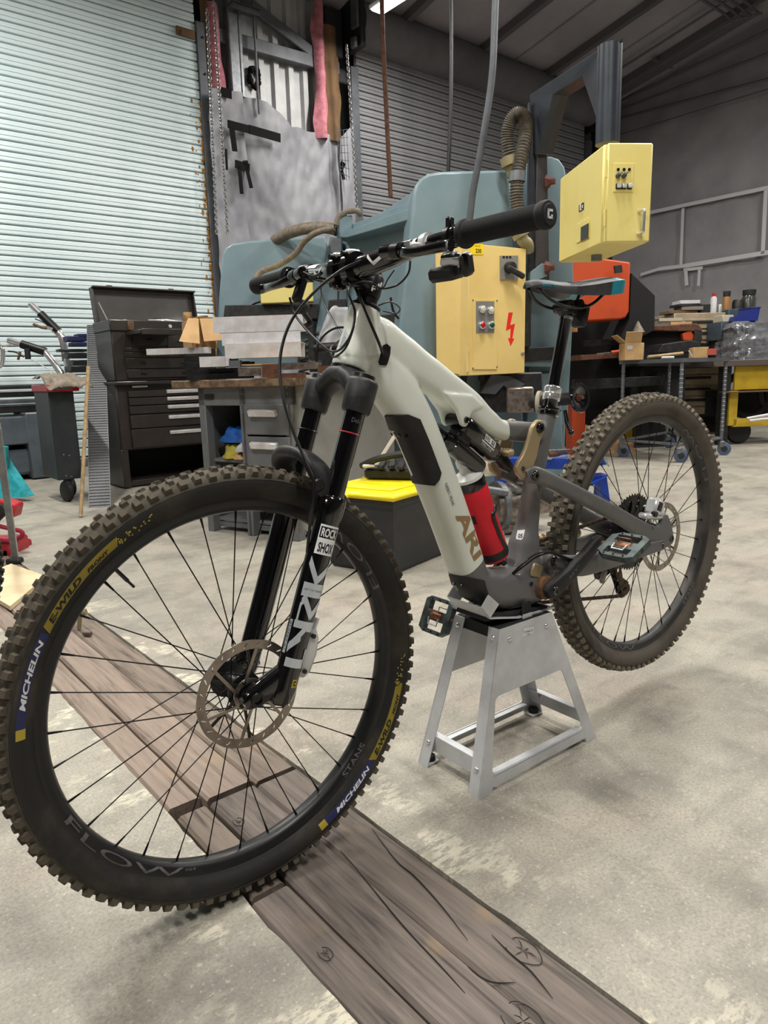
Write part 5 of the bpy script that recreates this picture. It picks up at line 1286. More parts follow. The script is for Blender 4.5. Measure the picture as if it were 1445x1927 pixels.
# ================================================================== the stand
mat('alu_sheet', (216, 219, 224), .38, .25, col2=(184, 186, 190), scale=7, mix=(.35, .7), bump=.05, bscale=30)
mat('foam_black', (18, 19, 22), .8)
STAND = thing('bike_stand', (RC.x, RC.y, 0), math.atan2(E1.y, E1.x), 'raw aluminium sheet metal stand with sloping legs under the bike', 'stand')
NT, NB = .062, .085; FT, FB = -.070, -.107         # lateral position of the near / far plate, top and bottom
def side_plate(lt, lb, name):
    out = [(.704, .0), (.665, .0), (.662, .012), (.345, .012), (.340, .0), (.304, .0), (.449, .345), (.618, .345)]
    def rc_poly(P, r, n=4):
        o = []
        for i, p in enumerate(P):
            a, b_ = Vector(P[i - 1]), Vector(P[(i + 1) % len(P)]); p = Vector(p); u = (a - p).normalized(); w = (b_ - p).normalized()
            for k in range(n + 1):
                t = k / n; o.append(tuple((p + u * r) * (1 - t) ** 2 + p * 2 * t * (1 - t) + (p + w * r) * t * t))
        return o
    hole = rc_poly([(.662, .040), (.640, .205), (.422, .205), (.352, .040)], .014)
    def fn(a, b_, h): return Vector((a, lerp(lb, lt, b_ / .345) + h, b_))
    th = .0025
    o = obj(name, G().prism([out, hole], fn, -th / 2, th / 2), 'alu_sheet', STAND, smooth=25)
    sg = 1 if lb > 0 else -1
    # folded flanges along the two sloping edges, facing inwards, and a rail along the foot
    for (x0, x1, dx) in ((.704, .618, -1), (.304, .449, 1)):
        v = []
        for z in (0, .345):
            x = lerp(x0, x1, z / .345); l = lerp(lb, lt, z / .345)
            for q in (0, .030): 
                for e in (0, .0025): v.append(Vector((x + dx * e, l - sg * q, z)))
        g = G().add(v, [[0, 2, 6, 4], [1, 5, 7, 3], [0, 4, 5, 1], [2, 3, 7, 6], [0, 1, 3, 2], [4, 6, 7, 5]])
        obj('flange', g, 'alu_sheet', o, smooth=0)
        obj('foot_pad', G().box((x0 + dx * .02, lb - sg * .015, .004), (.036, .030, .006), b=.001), 'alu_sheet', o, smooth=0)
        obj('rubber_foot', G().lathe([(0, .012), (.011, .012), (.012, .008), (.012, 0), (0, 0)], (x0 + dx * .022, lb - sg * .017, .0065), (0, 0, 1), 14), 'foam_black', o)
    g = G().box(((.66 + .35) / 2, lb - sg * .010, .037), (.30, .020, .0025), b=0); obj('flange', g, 'alu_sheet', o, smooth=0)
    return o
pn = side_plate(NT, NB, 'side_plate'); pf_ = side_plate(FT, FB, 'side_plate')
def zl(side, z): return lerp(NB, NT, z / .345) if side > 0 else lerp(FB, FT, z / .345)
for s0 in (.6835, .3240):
    g = G().box((s0, (NB + FB) / 2, .055), (.0025, NB - FB - .03, .038)).box((s0 - (.008 if s0 > .5 else -.008), (NB + FB) / 2, .0735), (.018, NB - FB - .03, .0025))
    cb = obj('cross_rail', g, 'alu_sheet', STAND, smooth=0)
def screw(p, n, parent): obj('screw', G().lathe([(0, .0035), (.0025, .0035), (.0052, .002), (.0060, 0)], p, n, 12), 'chrome', parent)
for s_, z in ((.590, .318), (.470, .318)): screw((s_, zl(1, z) + .0014, z), (0, 1, -.06), pn)
for sd, z in ((1, .325), (1, .055), (-1, .325), (-1, .055)): screw((lerp(.704, .618, z / .345) + .0006, zl(sd, z) - sd * .015, z), (1, 0, .25), pn if sd > 0 else pf_)
g = G(); lb0 = zl(1, .30) + .0016
lab = obj('sticker', G().box((.530, zl(1, .320) + .0018, .320), (.034, .0006, .020), basis((1, 0, .10)) @ Matrix.Rotation(-.06, 3, 'X')), 'decal_white', STAND, smooth=0)
flat_decal('lettering', 'Fat Stand VP', (.544, zl(1, .320) + .0026, .321), (-1, 0, -.10), (0, -.06, 1), .0042, 'decal_black', lab, .027)
flat_decal('lettering', 'Test', (.535, zl(1, .320) + .0030, .313), (-1, 0, -.10), (0, -.06, 1), .0042, 'decal_black', lab, .009)
obj('top_block', G().box((.534, -.004, .333), (.165, .128, .028), b=.002), 'foam_black', STAND)
# cradle: bent tray that carries the motor
bot = [(.660, .402), (.635, .373), (.545, .353), (.425, .348)]
def tray(l0, l1):
    v = []
    for s_, z in bot:
        for l in (l0, l1):
            for e in (0, .003): v.append(Vector((s_, l, z - e)))
    f = []
    for i in range(3):
        a = i * 4; b_ = a + 4
        f += [[a, a + 2, b_ + 2, b_], [a + 1, b_ + 1, b_ + 3, a + 3], [a, b_, b_ + 1, a + 1], [a + 2, a + 3, b_ + 3, b_ + 2]]
    f += [[0, 1, 3, 2], [12, 14, 15, 13]]
    return G().add(v, f)
g = tray(-.050, .052)
cradle = obj('cradle', g, 'alu_sheet', STAND, smooth=0)
for l in (.052, -.050):
    obj('cradle_side', G().prism([(.661, .402), (.635, .373), (.609, .397), (.640, .424)], lambda a, b_, h: Vector((a, h, b_)), l - .0012, l + .0012), 'alu_sheet', cradle, smooth=0)
obj('strap', G().box((.520, .0505, .363), (.030, .003, .034), basis((1, 0, .05)), b=.001), 'foam_black', cradle)
obj('strap_tab', G().box((.520, .0535, .350), (.030, .002, .012), b=0), 'alu_sheet', cradle, smooth=0)
obj('cradle_pad', G().box((.540, .0, .3580), (.20, .09, .010), basis((1, 0, .10)), b=.002), 'foam_black', cradle)
# ================================================================== things at the back, left half
def topx(P):
    q = Vector(P) - Vector((0, 0, CAM_H)); z = q.dot(AX_F)
    return W_PX / 2 + F_PX * q.dot(AX_R) / z, H_PX / 2 + F_PX * q.dot(AX_D) / z
def face(xl, xr, yt, yb, Y, yaw):
    """upright face: left edge seen at xl (depth Y), right edge at xr; returns lower-left corner, width, height"""
    lo = at(xl, yb, Y); hi = at(xl, yt, Y); a = Vector((math.cos(yaw), math.sin(yaw), 0)); w0, w1 = 0.0, 12.0
    for _ in range(50):
        m_ = (w0 + w1) / 2
        P = lo + a * m_
        if (P - Vector((0, 0, CAM_H))).dot(AX_F) <= .1 or topx(P)[0] > xr: w1 = m_
        else: w0 = m_
    return lo, (w0 + w1) / 2, hi.z - lo.z
D39 = TH; DM = TH - PI / 2                      # along the door wall / along the right wall towards us

mat('chest_brown', (50, 43, 40), .42, col2=(42, 36, 34), scale=8, coat=.1)
mat('bench_grey', (108, 110, 112), .5, col2=(98, 100, 102), scale=8)
mat('bench_side', (142, 141, 136), .55, col2=(130, 129, 125), scale=4)
mat('bench_wood', (132, 110, 86), .7, col2=(92, 74, 58), scale=18, stretch=(1, 6, 1))
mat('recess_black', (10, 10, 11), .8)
mat('machine_slate', (84, 94, 102), .5, col2=(70, 79, 87), scale=5, mix=(.45, .7))
mat('iron_dark', (38, 38, 40), .5, .3, col2=(54, 52, 50), scale=20)
mat('cart_black', (34, 39, 42), .45, col2=(42, 47, 50), scale=10)
mat('paint_red', (190, 34, 48), .4, col2=(160, 28, 40), scale=20)
mat('wire_sheet', (98, 99, 100), .55, .3)
mat('stick_wood', (178, 152, 112), .6, col2=(150, 124, 88), scale=20)
mat('cardboard', (196, 160, 112), .75, col2=(180, 144, 98), scale=8)
mat('cardboard_side', (160, 122, 82), .8)
mat('cream_yellow', (224, 204, 140), .45, col2=(212, 190, 126), scale=4, mix=(.5, .8))
mat('press_teal', (122, 144, 153), .46, col2=(106, 130, 140), scale=3, mix=(.4, .75), coat=.1)
mat('press_edge', (128, 124, 108), .6)
mat('conduit_sand', (128, 116, 100), .6, col2=(102, 92, 80), scale=30)
mat('blue_cloth', (20, 92, 178), .7, col2=(14, 66, 140), scale=18, bump=.4, bscale=30)
mat('yellow_cloth', (176, 164, 60), .75, col2=(140, 128, 44), scale=18, bump=.4, bscale=30)
mat('white_cloth', (196, 196, 198), .7, col2=(180, 180, 184), scale=6)
mat('red_rag', (140, 30, 50), .8)
mat('amber_jar', (150, 108, 58), .3)
mat('anthracite', (30, 31, 33), .42, .5, col2=(44, 45, 47), scale=20)
mat('steel_bar', (150, 142, 136), .35, .8, col2=(118, 104, 94), scale=30)
mat('rust_bar', (104, 66, 46), .7, .2, col2=(74, 48, 36), scale=24)
mat('alu_bright', (226, 226, 229), .32, .25, col2=(208, 204, 204), scale=12)
mat('tarp_cream', (176, 168, 150), .7)

# ---- machine tool by the door
lo, w, h = face(-60, 119, 790, 908, 6.35, D39)
t = thing('lathe', on_floor(-40, 906), D39, 'slate grey metal lathe standing in front of the light roll-up door', 'machine')
t.location = lo; L_ = w
obj('bed_panel', G().box((L_ * .35, .25, .47), (L_ * .80, .5, .26), b=.012), 'machine_slate', t)
obj('end_leg', G().box((L_ - .16, .22, .32), (.24, .46, .62), b=.012), 'machine_slate', t)
obj('end_leg', G().box((L_ * .06, .22, .32), (.30, .46, .62), b=.012), 'machine_slate', t)
obj('motor_box', G().box((L_ * .62, .22, .17), (.30, .36, .24), b=.03), 'machine_slate', t)
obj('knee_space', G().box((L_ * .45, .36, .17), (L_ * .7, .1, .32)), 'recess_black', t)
for k, (z, hh, m, d0) in enumerate(((.66, .06, 'iron_dark', .10), (.735, .035, 'steel_grey', .05), (.80, .05, 'iron_dark', .06), (.865, .03, 'iron_dark', .0))):
    obj('slideway', G().box((L_ * .45, .24 + d0, z), (L_ * .98, .34 - .05 * k, hh), b=.006), m, t)
obj('name_plate', G().box((L_ - .22, -.005, .622), (.10, .01, .02)), 'alu_bright', t)
t.location.z = 0
# ---- chrome handlebars parked in front of the door
def chrome_bar(name, pts, Y, label, r=.031, extra=None):
    P = [at(x, y, Y + dy) for x, y, dy in pts]; o = P[-1].copy(); o.z = 0
    t = thing(name, o, 0, label, 'handlebar'); q = [p - o for p in P]; c = crom(q, 6)
    obj('tube', G().tube(c, r, 14), 'chrome', t); d = (q[1] - q[0]).normalized()
    obj('rubber_sleeve', G().cyl(q[0] + d * .12, q[0] + d * .34, r * 1.22, 16), 'black_satin', t)
    obj('stem_post', G().cyl(q[-1], (q[-1].x, q[-1].y, min(.885, q[-1].z - .01)), r * .9, 12), 'iron_dark', t)
    for nm, pp, rr, m in extra(o) if extra else (): obj(nm, G().tube(crom(pp, 5), rr, 8), m, t)
    return t
chrome_bar('handlebar', [(57, 572, 0), (98, 612, 0), (115, 632, 0), (122, 660, 0), (130, 708, 0)], 6.75, 'bent chrome handlebar with black sleeve, the taller one by the roll-up door', extra=lambda o: [
    ('brake_lever', [at(63, 610, 6.70) - o, at(78, 616, 6.70) - o, at(92, 618, 6.73) - o], .013, 'kraft_brown'), ('lever_blade', [at(66, 600, 6.70) - o, at(80, 606, 6.70) - o, at(95, 616, 6.73) - o], .005, 'black_satin'),
    ('lever_clamp', [at(90, 617, 6.72) - o, at(100, 620, 6.72) - o], .016, 'chrome'), ('cable', [at(98, 622, 6.72) - o, at(112, 640, 6.72) - o, at(118, 680, 6.72) - o], .006, 'conduit_sand')])
chrome_bar('handlebar', [(16, 640, 0), (54, 652, 0), (80, 660, 0), (95, 674, 0), (116, 704, 0)], 6.62, 'bent chrome handlebar with black sleeve, the lower one by the roll-up door', extra=lambda o: [
    ('switch_box', [at(51, 655, 6.58) - o, at(53, 676, 6.58) - o], .026, 'black_matte'), ('brake_lever', [at(15, 661, 6.58) - o, at(30, 663, 6.58) - o, at(45, 672, 6.58) - o], .007, 'black_satin'),
    ('lever_tag', [at(34, 677, 6.58) - o, at(38, 662, 6.58) - o], .012, 'kraft_brown'), ('cable', [at(58, 676, 6.58) - o, at(80, 688, 6.58) - o, at(104, 702, 6.58) - o], .005, 'silver_part')])
t = thing('hand_lever', at(-2, 690, 6.5), 0, 'curved chrome hand lever cut off by the left picture edge', 'lever'); o = t.location.copy()
obj('tube', G().tube(crom([at(-10, 690, 6.5) - o, at(3, 686, 6.5) - o, at(5, 660, 6.5) - o, at(-2, 648, 6.5) - o], 6), .020, 12), 'chrome', t)
obj('blade', G().tube(crom([at(0, 650, 6.48) - o, at(10, 651, 6.48) - o, at(20, 649, 6.48) - o], 5), .009, 8), 'chrome', t)
obj('post', G().cyl((-.03, 0, -.02), (-.03, 0, .885 - o.z), .018, 10), 'iron_dark', t)

# ---- dark rolling cart with a red clamp, rag and parts on it
lo, w, h = face(112, 158, 735, 925, 5.3, D39)
t = thing('rolling_cart', (lo.x, lo.y, 0), D39, 'tall black rolling cart with a red top edge beside the tool chest', 'cart')
obj('side_panel', G().box((w * .5, .20, .50), (w, .40, .66), b=.006), 'cart_black', t)
for (x, z) in ((.06, .36), (w - .08, .35), (.06, .20), (w - .08, .19)): obj('rivet', G().lathe([(0, .003), (.006, 0)], (x, 0, z), (0, -1, 0), 8), 'galv', t)
obj('top_rail', G().box((w * .5 + .01, .18, .855), (w + .05, .44, .055), b=.008), 'paint_red', t)
obj('clamp_plate', G().box((w * .45, -.045, .86), (w * .9, .012, .035), b=.003).box((w * .35, -.055, .858), (.03, .02, .02), b=.004), 'galv', t)
for x, y in ((.06, .03), (w - .02, .30)):
    c = thing('caster', (0, 0, 0)); c.parent = t
    obj('wheel', G().lathe([(.0, -.025), (.06, -.025), (.078, -.016), (.078, .016), (.06, .025), (0, .025)], (x, y, .078), (1, .2, 0), 20), 'black_matte', c)
    obj('fork', G().box((x + .01, y, .12), (.05, .06, .07), b=.006), 'iron_dark', c)
rag = G(); o = Vector((lo.x, lo.y, 0))
def rg(u, v):
    x = lerp(-.02, w + .12, u); y = lerp(-.10, .32, v); e = abs(u - .5) * 2; z = .955 + .03 * nz((u * 4, v * 3, 2)) - (.09 * max(0, .35 - v) / .35) + .02 * nz((u * 9, v * 8, 1)) - .05 * max(0, e - .6)
    return o + rotz(D39) @ Vector((x, y, z))
rag.grid(18, 14, rg); r_ = obj('leather_rag', rag, 'conduit_sand', smooth=70); r_.modifiers.new('s', 'SOLIDIFY').thickness = .006
tag(r_, 'crumpled tan leather rag lying on the black rolling cart', 'rag')
def block(name, px0, px1, py0, py1, Y, yaw, dep, m, label, cat, b=.004, group=None):
    lo, w, h = face(px0, px1, py0, py1, Y, yaw); ob = obj(name, G().box((w / 2, dep / 2, h / 2), (w, dep, h), b=b), m, loc=lo, rot=(0, 0, yaw)); tag(ob, label, cat, group); return ob
t = thing('vise', at(150, 690, 6.58), D39, 'dark blue bench vise with stacked jaws above the rolling cart', 'vise')
for (z, w_, hh, x) in ((.03, .16, .06, .02), (.10, .20, .05, 0), (.145, .24, .025, -.04), (.20, .13, .03, .02), (.245, .17, .045, 0), (.275, .08, .03, .05)):
    obj('jaw', G().box((x, .05, z), (w_, .14, hh), b=.006), 'cart_black' if z < .2 else 'decal_blue', t)
obj('base', G().box((.02, .06, -.02), (.22, .2, .06), b=.008), 'cart_black', t)

# ---- leaning perforated sheet and broom stick
def leaning(name, p0, p1, wv, th, m, label, cat):
    p0, p1 = Vector(p0), Vector(p1); d = p1 - p0; x = Vector(wv).normalized(); y = d.normalized().cross(x).normalized(); R = Matrix((x, y, d.normalized())).transposed()
    o = obj(name, G().box((0, 0, d.length / 2), (Vector(wv).length, th, d.length), b=.001), m, smooth=0); o.matrix_world = Matrix.Translation(p0) @ R.to_4x4(); return tag(o, label, cat)
b0 = on_floor(188, 955); b1 = at(180, 612, 6.70)
t = thing('perforated_sheet', b0, 0, 'long grey perforated metal strip leaning on the tool chest', 'metal strip')
d = b1 - b0; x = Vector((.145, .02, 0)); wx = x.normalized(); R = Matrix((wx, d.normalized().cross(wx).normalized(), d.normalized())).transposed()
g = G(); n = 74
for k in range(n + 1): g.box(R @ Vector((0, 0, d.length * k / n)), (.150, .004, .0085), R)
tag(obj('cross_wires', g, 'wire_sheet', t, smooth=0), kind='stuff')
g = G()
for k in range(2): g.box(R @ Vector((-.0745 + .149 * k, 0, d.length / 2)), (.006, .006, d.length), R)
for k in range(11): g.box(R @ Vector((-.06 + .012 * k, .002, d.length / 2)), (.004, .003, d.length), R)
tag(obj('long_wires', g, 'wire_sheet', t, smooth=0), kind='stuff')
obj('backing', G().box(R @ Vector((0, .006, d.length / 2)), (.146, .002, d.length), R), 'steel_grey', t, smooth=0)
b0 = on_floor(152, 974); t = thing('broom_stick', b0, 0, 'pale wooden broom stick leaning upright next to the perforated strip', 'stick')
e = at(166, 690, 5.05) - b0; obj('handle', G().cyl((0, 0, .005), e, .0125, 12), 'stick_wood', t); obj('tip', G().sphere((0, 0, .012), .0125, 10, 6), 'tarp_cream', t)

# ---- tool chest: roll cabinet below, top chest with raised lid above
c0 = on_floor(236, 921); CW = .92
t = thing('roll_cabinet', c0, D39, 'brown steel roll cabinet with bright drawer pulls beneath the open top chest', 'cabinet')
obj('body', G().box((CW / 2, .24, .60), (CW, .46, .56), b=.012), 'chest_brown', t)
obj('plinth', G().box((CW / 2, .26, .035), (CW - .04, .4, .05), b=.004), 'chest_brown', t)
for x in (.03, CW - .03): obj('side_leg', G().box((x, .24, .17), (.06, .46, .32), b=.004), 'chest_brown', t)
zz = [(.785, .052), (.722, .060), (.652, .066), (.555, .110), (.415, .155)]
for z, hh in zz:
    d_ = obj('drawer', G().box((CW / 2 + .03, -.006, z), (CW - .13, .024, hh), b=.004), 'chest_brown', t)
    obj('drawer_pull', G().box((CW / 2 + .22, -.026, z + hh * .22), (.52, .022, .028), Matrix.Rotation(.35, 3, 'X'), b=.003), 'alu_bright', d_)
obj('top_edge', G().box((CW / 2, .20, .875), (CW + .01, .5, .03), b=.008), 'chest_brown', t)
obj('badge', G().box((.20, -.008, .845), (.13, .006, .016), b=.002), 'alu_bright', t)
obj('lock', G().lathe([(0, .006), (.012, .006), (.014, 0)], (.62, -.006, .845), (0, -1, 0), 14), 'alu_bright', t)
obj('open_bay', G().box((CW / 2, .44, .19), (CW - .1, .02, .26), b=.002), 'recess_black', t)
t2 = thing('tool_chest', c0 + rotz(D39) @ Vector((.02, .04, .89)), D39, 'brown steel machinist top chest with its lid standing open', 'tool chest')
TW = .92
obj('body', G().box((TW / 2, .20, .235), (TW, .40, .47), b=.010), 'chest_brown', t2)
obj('top_frame', G().box((TW / 2, .19, .45), (TW + .02, .42, .09), b=.008), 'chest_brown', t2)
obj('tray', G().box((TW / 2, .2, .472), (TW - .06, .34, .004)), 'recess_black', t2)
for (x, z, w_, hh) in ((.36, .06, .64, .07), (.36, .145, .64, .085), (.36, .215, .64, .04), (.36, .255, .64, .03), (.52, .325, .22, .10), (.26, .33, .30, .085)):
    d_ = obj('drawer', G().box((x + .06, -.004, z), (w_, .018, hh), b=.003), 'chest_brown', t2)
    for kx in ((-.18, .18) if w_ > .5 else (0,)): obj('drawer_knob', G().box((x + .06 + kx, -.020, z + .005), (.045, .016, .012), b=.003), 'iron_dark', d_)
d_ = obj('drawer', G().box((.30, -.14, .385), (.36, .30, .03), b=.003), 'chest_brown', t2, label='drawer pulled out')
obj('drawer_front', G().box((.32, -.296, .385), (.36, .016, .045), b=.003), 'chest_brown', d_)
for k in range(4): obj('small_drawer', G().box((.78, -.004, .375 - k * .035), (.12, .018, .03), b=.002), 'chest_brown', t2)
obj('latch', G().box((.16, -.025, .445), (.05, .02, .07), b=.005), 'kraft_brown', t2)
obj('lock', G().lathe([(0, .006), (.014, .006), (.016, 0)], (.50, -.02, .45), (0, -1, 0), 14), 'alu_bright', t2)
lid = obj('lid', G().box((TW / 2, .40, .64), (TW, .012, .30), Matrix.Rotation(-.18, 3, 'X'), b=.003), 'chest_brown', t2)
obj('lid_rim', G().box((TW / 2, .365, .785), (TW, .08, .014), Matrix.Rotation(-.18, 3, 'X'), b=.003), 'chest_brown', lid)
for x in (.008, TW - .008): obj('lid_rim', G().box((x, .372, .64), (.014, .08, .30), Matrix.Rotation(-.18, 3, 'X'), b=.003), 'chest_brown', lid)
for x in (.15, .70): obj('lid_catch', G().box((x, .36, .80), (.05, .02, .016), b=.003), 'iron_dark', lid)
obj('lid_stay', G().cyl((.04, .34, .66), (.07, .22, .48), .006, 8), 'chrome', lid)
CH = lambda x, y, z: c0 + rotz(D39) @ Vector((.06 + x, .04 + y, .89 + z))
def lay(name, a, b_, r, m, label, cat, flat=1.0, r2=None, group=None):
    a, b_ = Vector(a), Vector(b_); o = obj(name, G().tube([Vector((0, 0, 0)), (b_ - a) * .5, b_ - a], [r, (r + (r2 or r)) / 2, r2 or r], 10, flat=flat), m, loc=a); return tag(o, label, cat, group)
lay('pliers', CH(.32, .10, .497), CH(.52, .16, .505), .016, 'chrome', 'chrome pliers lying on the tool chest tray', 'pliers', .6, .022)
lay('wrench', CH(.46, .08, .505), CH(.70, .12, .490), .013, 'silver_part', 'long silver wrench lying across the tool chest tray', 'wrench', .5)
lay('screwdriver', CH(.36, .05, .492), CH(.66, .06, .490), .008, 'iron_dark', 'dark screwdriver at the front of the tool chest tray', 'screwdriver')
lay('tape_reel', CH(.40, .16, .50), CH(.46, .17, .50), .03, 'black_gloss', 'glossy black reel among the tools on the chest', 'reel')
lay('bulb', CH(.10, .12, .490), CH(.14, .12, .493), .016, 'white_cloth', 'small white cap near the lid stay of the tool chest', 'cap')
j = thing('glass_jar', CH(.68, .10, .477), 0, 'amber glass jar with a cream lid on the tool chest', 'jar')
obj('glass', G().lathe([(0, 0), (.036, 0), (.04, .01), (.04, .075), (.036, .082), (0, .082)], (0, 0, 0), (0, 0, 1), 20), 'amber_jar', j)
obj('lid', G().lathe([(0, .08), (.037, .08), (.037, .105), (0, .107)], (0, 0, 0), (0, 0, 1), 20), 'cardboard', j)
obj('small_block', G().box((0, 0, .0), (.05, .05, .05), b=.012), 'cream_yellow', loc=CH(.775, .08, .502)); tag(bpy.data.objects['small_block'], 'small pale yellow block beside the amber jar', 'block')
t = thing('angle_plates', CH(.86, .16, .48), D39, 'pair of dark iron angle plates behind the amber jar', 'iron plates')
t.location = CH(.80, .26, .475); obj('plate', G().box((.03, 0, .05), (.10, .1, .06), b=.004), 'iron_dark', t); obj('plate', G().box((.10, 0, .05), (.05, .1, .09), rotz(.3), b=.004), 'iron_dark', t)

# ---- workbench
BO = on_floor(392, 999); BX = Vector((math.cos(-.55), math.sin(-.55), 0)); BYd = Vector((-BX.y, BX.x, 0)); BW, BDp = .68, 1.06; DBN = -.55
def bench(x, y, z): return BO + BX * x + BYd * y + Vector((0, 0, z))
t = thing('workbench', BO, DBN, 'grey steel workbench with wooden top, three drawers and an open shelf', 'workbench')
H = .835
obj('wood_top', G().box((BW / 2 - .05, BDp / 2, H + .022), (BW + .22, BDp + .10, .044), b=.006), 'bench_wood', t)
for x in (.025, .335, BW - .025): obj('post', G().box((x, .03, H / 2), (.05, .06, H), b=.003), 'bench_grey', t)
obj('apron', G().box((BW / 2, .02, H - .05), (BW, .04, .10), b=.003), 'bench_grey', t)
obj('end_panel', G().box((BW - .01, BDp / 2, H / 2 + .02), (.02, BDp, H - .04), b=.003), 'bench_side', t)
obj('end_panel', G().box((.01, BDp / 2 + .03, H / 2 + .02), (.02, BDp - .06, H - .04), b=.003), 'bench_grey', t)
obj('back_panel', G().box((BW / 2, BDp - .01, H / 2), (BW, .02, H), b=.003), 'recess_black', t)
obj('divider', G().box((.335, BDp / 2, H / 2), (.02, BDp, H), b=.002), 'bench_grey', t)
obj('shelf', G().box((.18, BDp / 2 + .02, .42), (.30, BDp - .04, .02), b=.003), 'bench_grey', t)
obj('shelf', G().box((BW / 2, BDp / 2 + .02, .07), (BW - .06, BDp - .06, .02), b=.003), 'bench_grey', t)
obj('tie_bar', G().box((BW / 2, .06, .04), (BW, .02, .03), b=.002), 'galv', t)
obj('badge', G().box((.09, -.003, H - .05), (.07, .006, .03), b=.002), 'iron_dark', t)
for z, hh in ((.66, .165), (.485, .165), (.31, .165)):
    d_ = obj('drawer', G().box((.508, .004, z), (.30, .03, hh), b=.004), 'bench_grey', t)
    obj('drawer_pull', G().box((.49, -.022, z + .035), (.19, .026, .036), Matrix.Rotation(.3, 3, 'X'), b=.004), 'alu_bright', d_)
for x in (.33, .36, .65):
    for z in (.80, .83, .74, .70): obj('rivet', G().lathe([(0, .003), (.006, 0)], (x, -.001, z), (0, -1, 0), 6), 'galv', t)
def heap(name, c, ext, m, label, cat, seed, n=(16, 10), amp=.35):
    c = Vector(c)
    def fn(u, v):
        a = u * 2 * PI; b_ = v * PI / 2; r = 1 + amp * nz((math.cos(a) * 1.6 + seed, math.sin(a) * 1.6, v * 2.2)) + amp * .4 * nz((math.cos(a) * 5 + seed, math.sin(a) * 5, v * 6))
        return rotz(DBN) @ Vector((math.cos(a) * math.cos(b_) * ext[0] * r, math.sin(a) * math.cos(b_) * ext[1] * r, math.sin(b_) * ext[2] * r))
    g = G(); g.grid(n[0] * 2, n[1], fn); o = obj(name, g, m, loc=c, smooth=70); return tag(o, label, cat)
heap('rag', bench(.18, .11, .435), (.10, .09, .085), 'yellow_cloth', 'crumpled yellow rag in the open shelf of the workbench', 'rag', 1.1)
heap('rag', bench(.18, .12, .525), (.11, .09, .08), 'blue_cloth', 'crumpled blue rag on top of the yellow one in the shelf', 'rag', 4.4)
heap('rag', bench(.27, .10, .435), (.05, .06, .07), 'red_rag', 'dark red rag squeezed in beside the yellow rag', 'rag', 7.4)
heap('glove', bench(.275, .06, .475), (.045, .05, .05), 'white_cloth', 'white cloth glove at the right of the shelf rags', 'glove', 9.4)
heap('glove', bench(.25, .05, .432), (.05, .035, .03), 'cardboard', 'tan leather glove on the shelf below the rags', 'glove', 2.4)

# ---- stock lying on the bench
BT = H + .045
def prof_bar(name, pl, x0, x1, y, z, m, label, cat='metal profile', yaw=0.0, group=None, mats=None):
    """profile (y,z) swept along the bench length direction (local x)"""
    g = G(); n = len(pl); g.loft([[Vector((x, a, b_)) for a, b_ in pl] for x in (0, x1 - x0)])
    o = obj(name, g, m, loc=bench(x0, y, BT + z), rot=(0, 0, DM + yaw), smooth=0); return tag(o, label, cat, group)
def u_ch(w, h, t): return [(0, 0), (w, 0), (w, h), (w - t, h), (w - t, t), (t, t), (t, h), (0, h)]
def u_dn(w, h, t): return [(0, 0), (0, h), (w, h), (w, 0), (w - t, 0), (w - t, h - t), (t, h - t), (t, 0)]
def l_ch(w, h, t): return [(0, 0), (w, 0), (w, t), (t, t), (t, h), (0, h)]
def stockpx(name, pl, xl, xr, yb, Y, yaw, m, label, cat='metal profile', group=None):
    lo, w, h = face(xl, xr, yb - 10, yb, Y, yaw); g = G(); g.loft([[Vector((x, a, b_)) for a, b_ in pl] for x in (0, w)])
    o = obj(name, g, m, loc=lo, rot=(0, 0, yaw), smooth=0); return tag(o, label, cat, group)
YA = math.radians(-4)
stockpx('black_extrusion', u_ch(.10, .030, .004), 352, 470, 715, 4.05, YA, 'anthracite', 'black channel extrusion lying lowest on the bench stack')
stockpx('black_extrusion', u_ch(.12, .030, .004), 348, 455, 705, 4.10, YA, 'anthracite', 'black channel extrusion, second from below in the stack')
stockpx('black_extrusion', u_ch(.12, .028, .004), 342, 470, 693, 4.14, YA, 'anthracite', 'black channel extrusion protruding furthest left below the aluminium')
stockpx('black_extrusion', u_ch(.10, .026, .004), 345, 440, 681, 4.18, YA, 'anthracite', 'black channel extrusion topmost of the black ones')
stockpx('alu_channel', u_ch(.08, .055, .003), 376, 425, 691, 3.98, YA, 'alu_bright', 'short aluminium channel end showing at the left of the stack')
stockpx('alu_tube', [(0, 0), (.06, 0), (.06, .035), (0, .035)], 276, 392, 668, 4.35, YA, 'alu_bright', 'long flat aluminium bar pointing left past the tool chest', 'metal bar')
stockpx('alu_channel', u_dn(.12, .078, .004), 424, 567, 675, 3.95, YA, 'alu_bright', 'wide aluminium channel at the bottom of the bright stack')
stockpx('alu_channel', l_ch(.14, .066, .004), 418, 566, 651, 4.0, YA, 'alu_bright', 'aluminium angle in the middle of the bright stack')
stockpx('alu_channel', u_dn(.12, .085, .004), 402, 571, 627, 4.05, YA, 'alu_bright', 'pale aluminium channel on top of the bright stack')
stockpx('alu_tube', [(0, 0), (.05, 0), (.05, .035), (0, .035)], 431, 452, 691, 3.95, YA, 'steel_grey', 'short square steel tube under the bright stack', 'metal bar')
stockpx('cardboard_sheet', [(0, 0), (.3, 0), (.3, .006), (0, .006)], 455, 545, 688, 3.75, YA, 'cardboard', 'flat piece of cardboard under the aluminium channels', 'cardboard')
stockpx('steel_flat', [(0, 0), (.06, 0), (.06, .040), (0, .040)], 452, 492, 708, 3.62, .35, 'steel_bar', 'short grey steel block lying slanted on the bench edge', 'metal bar')
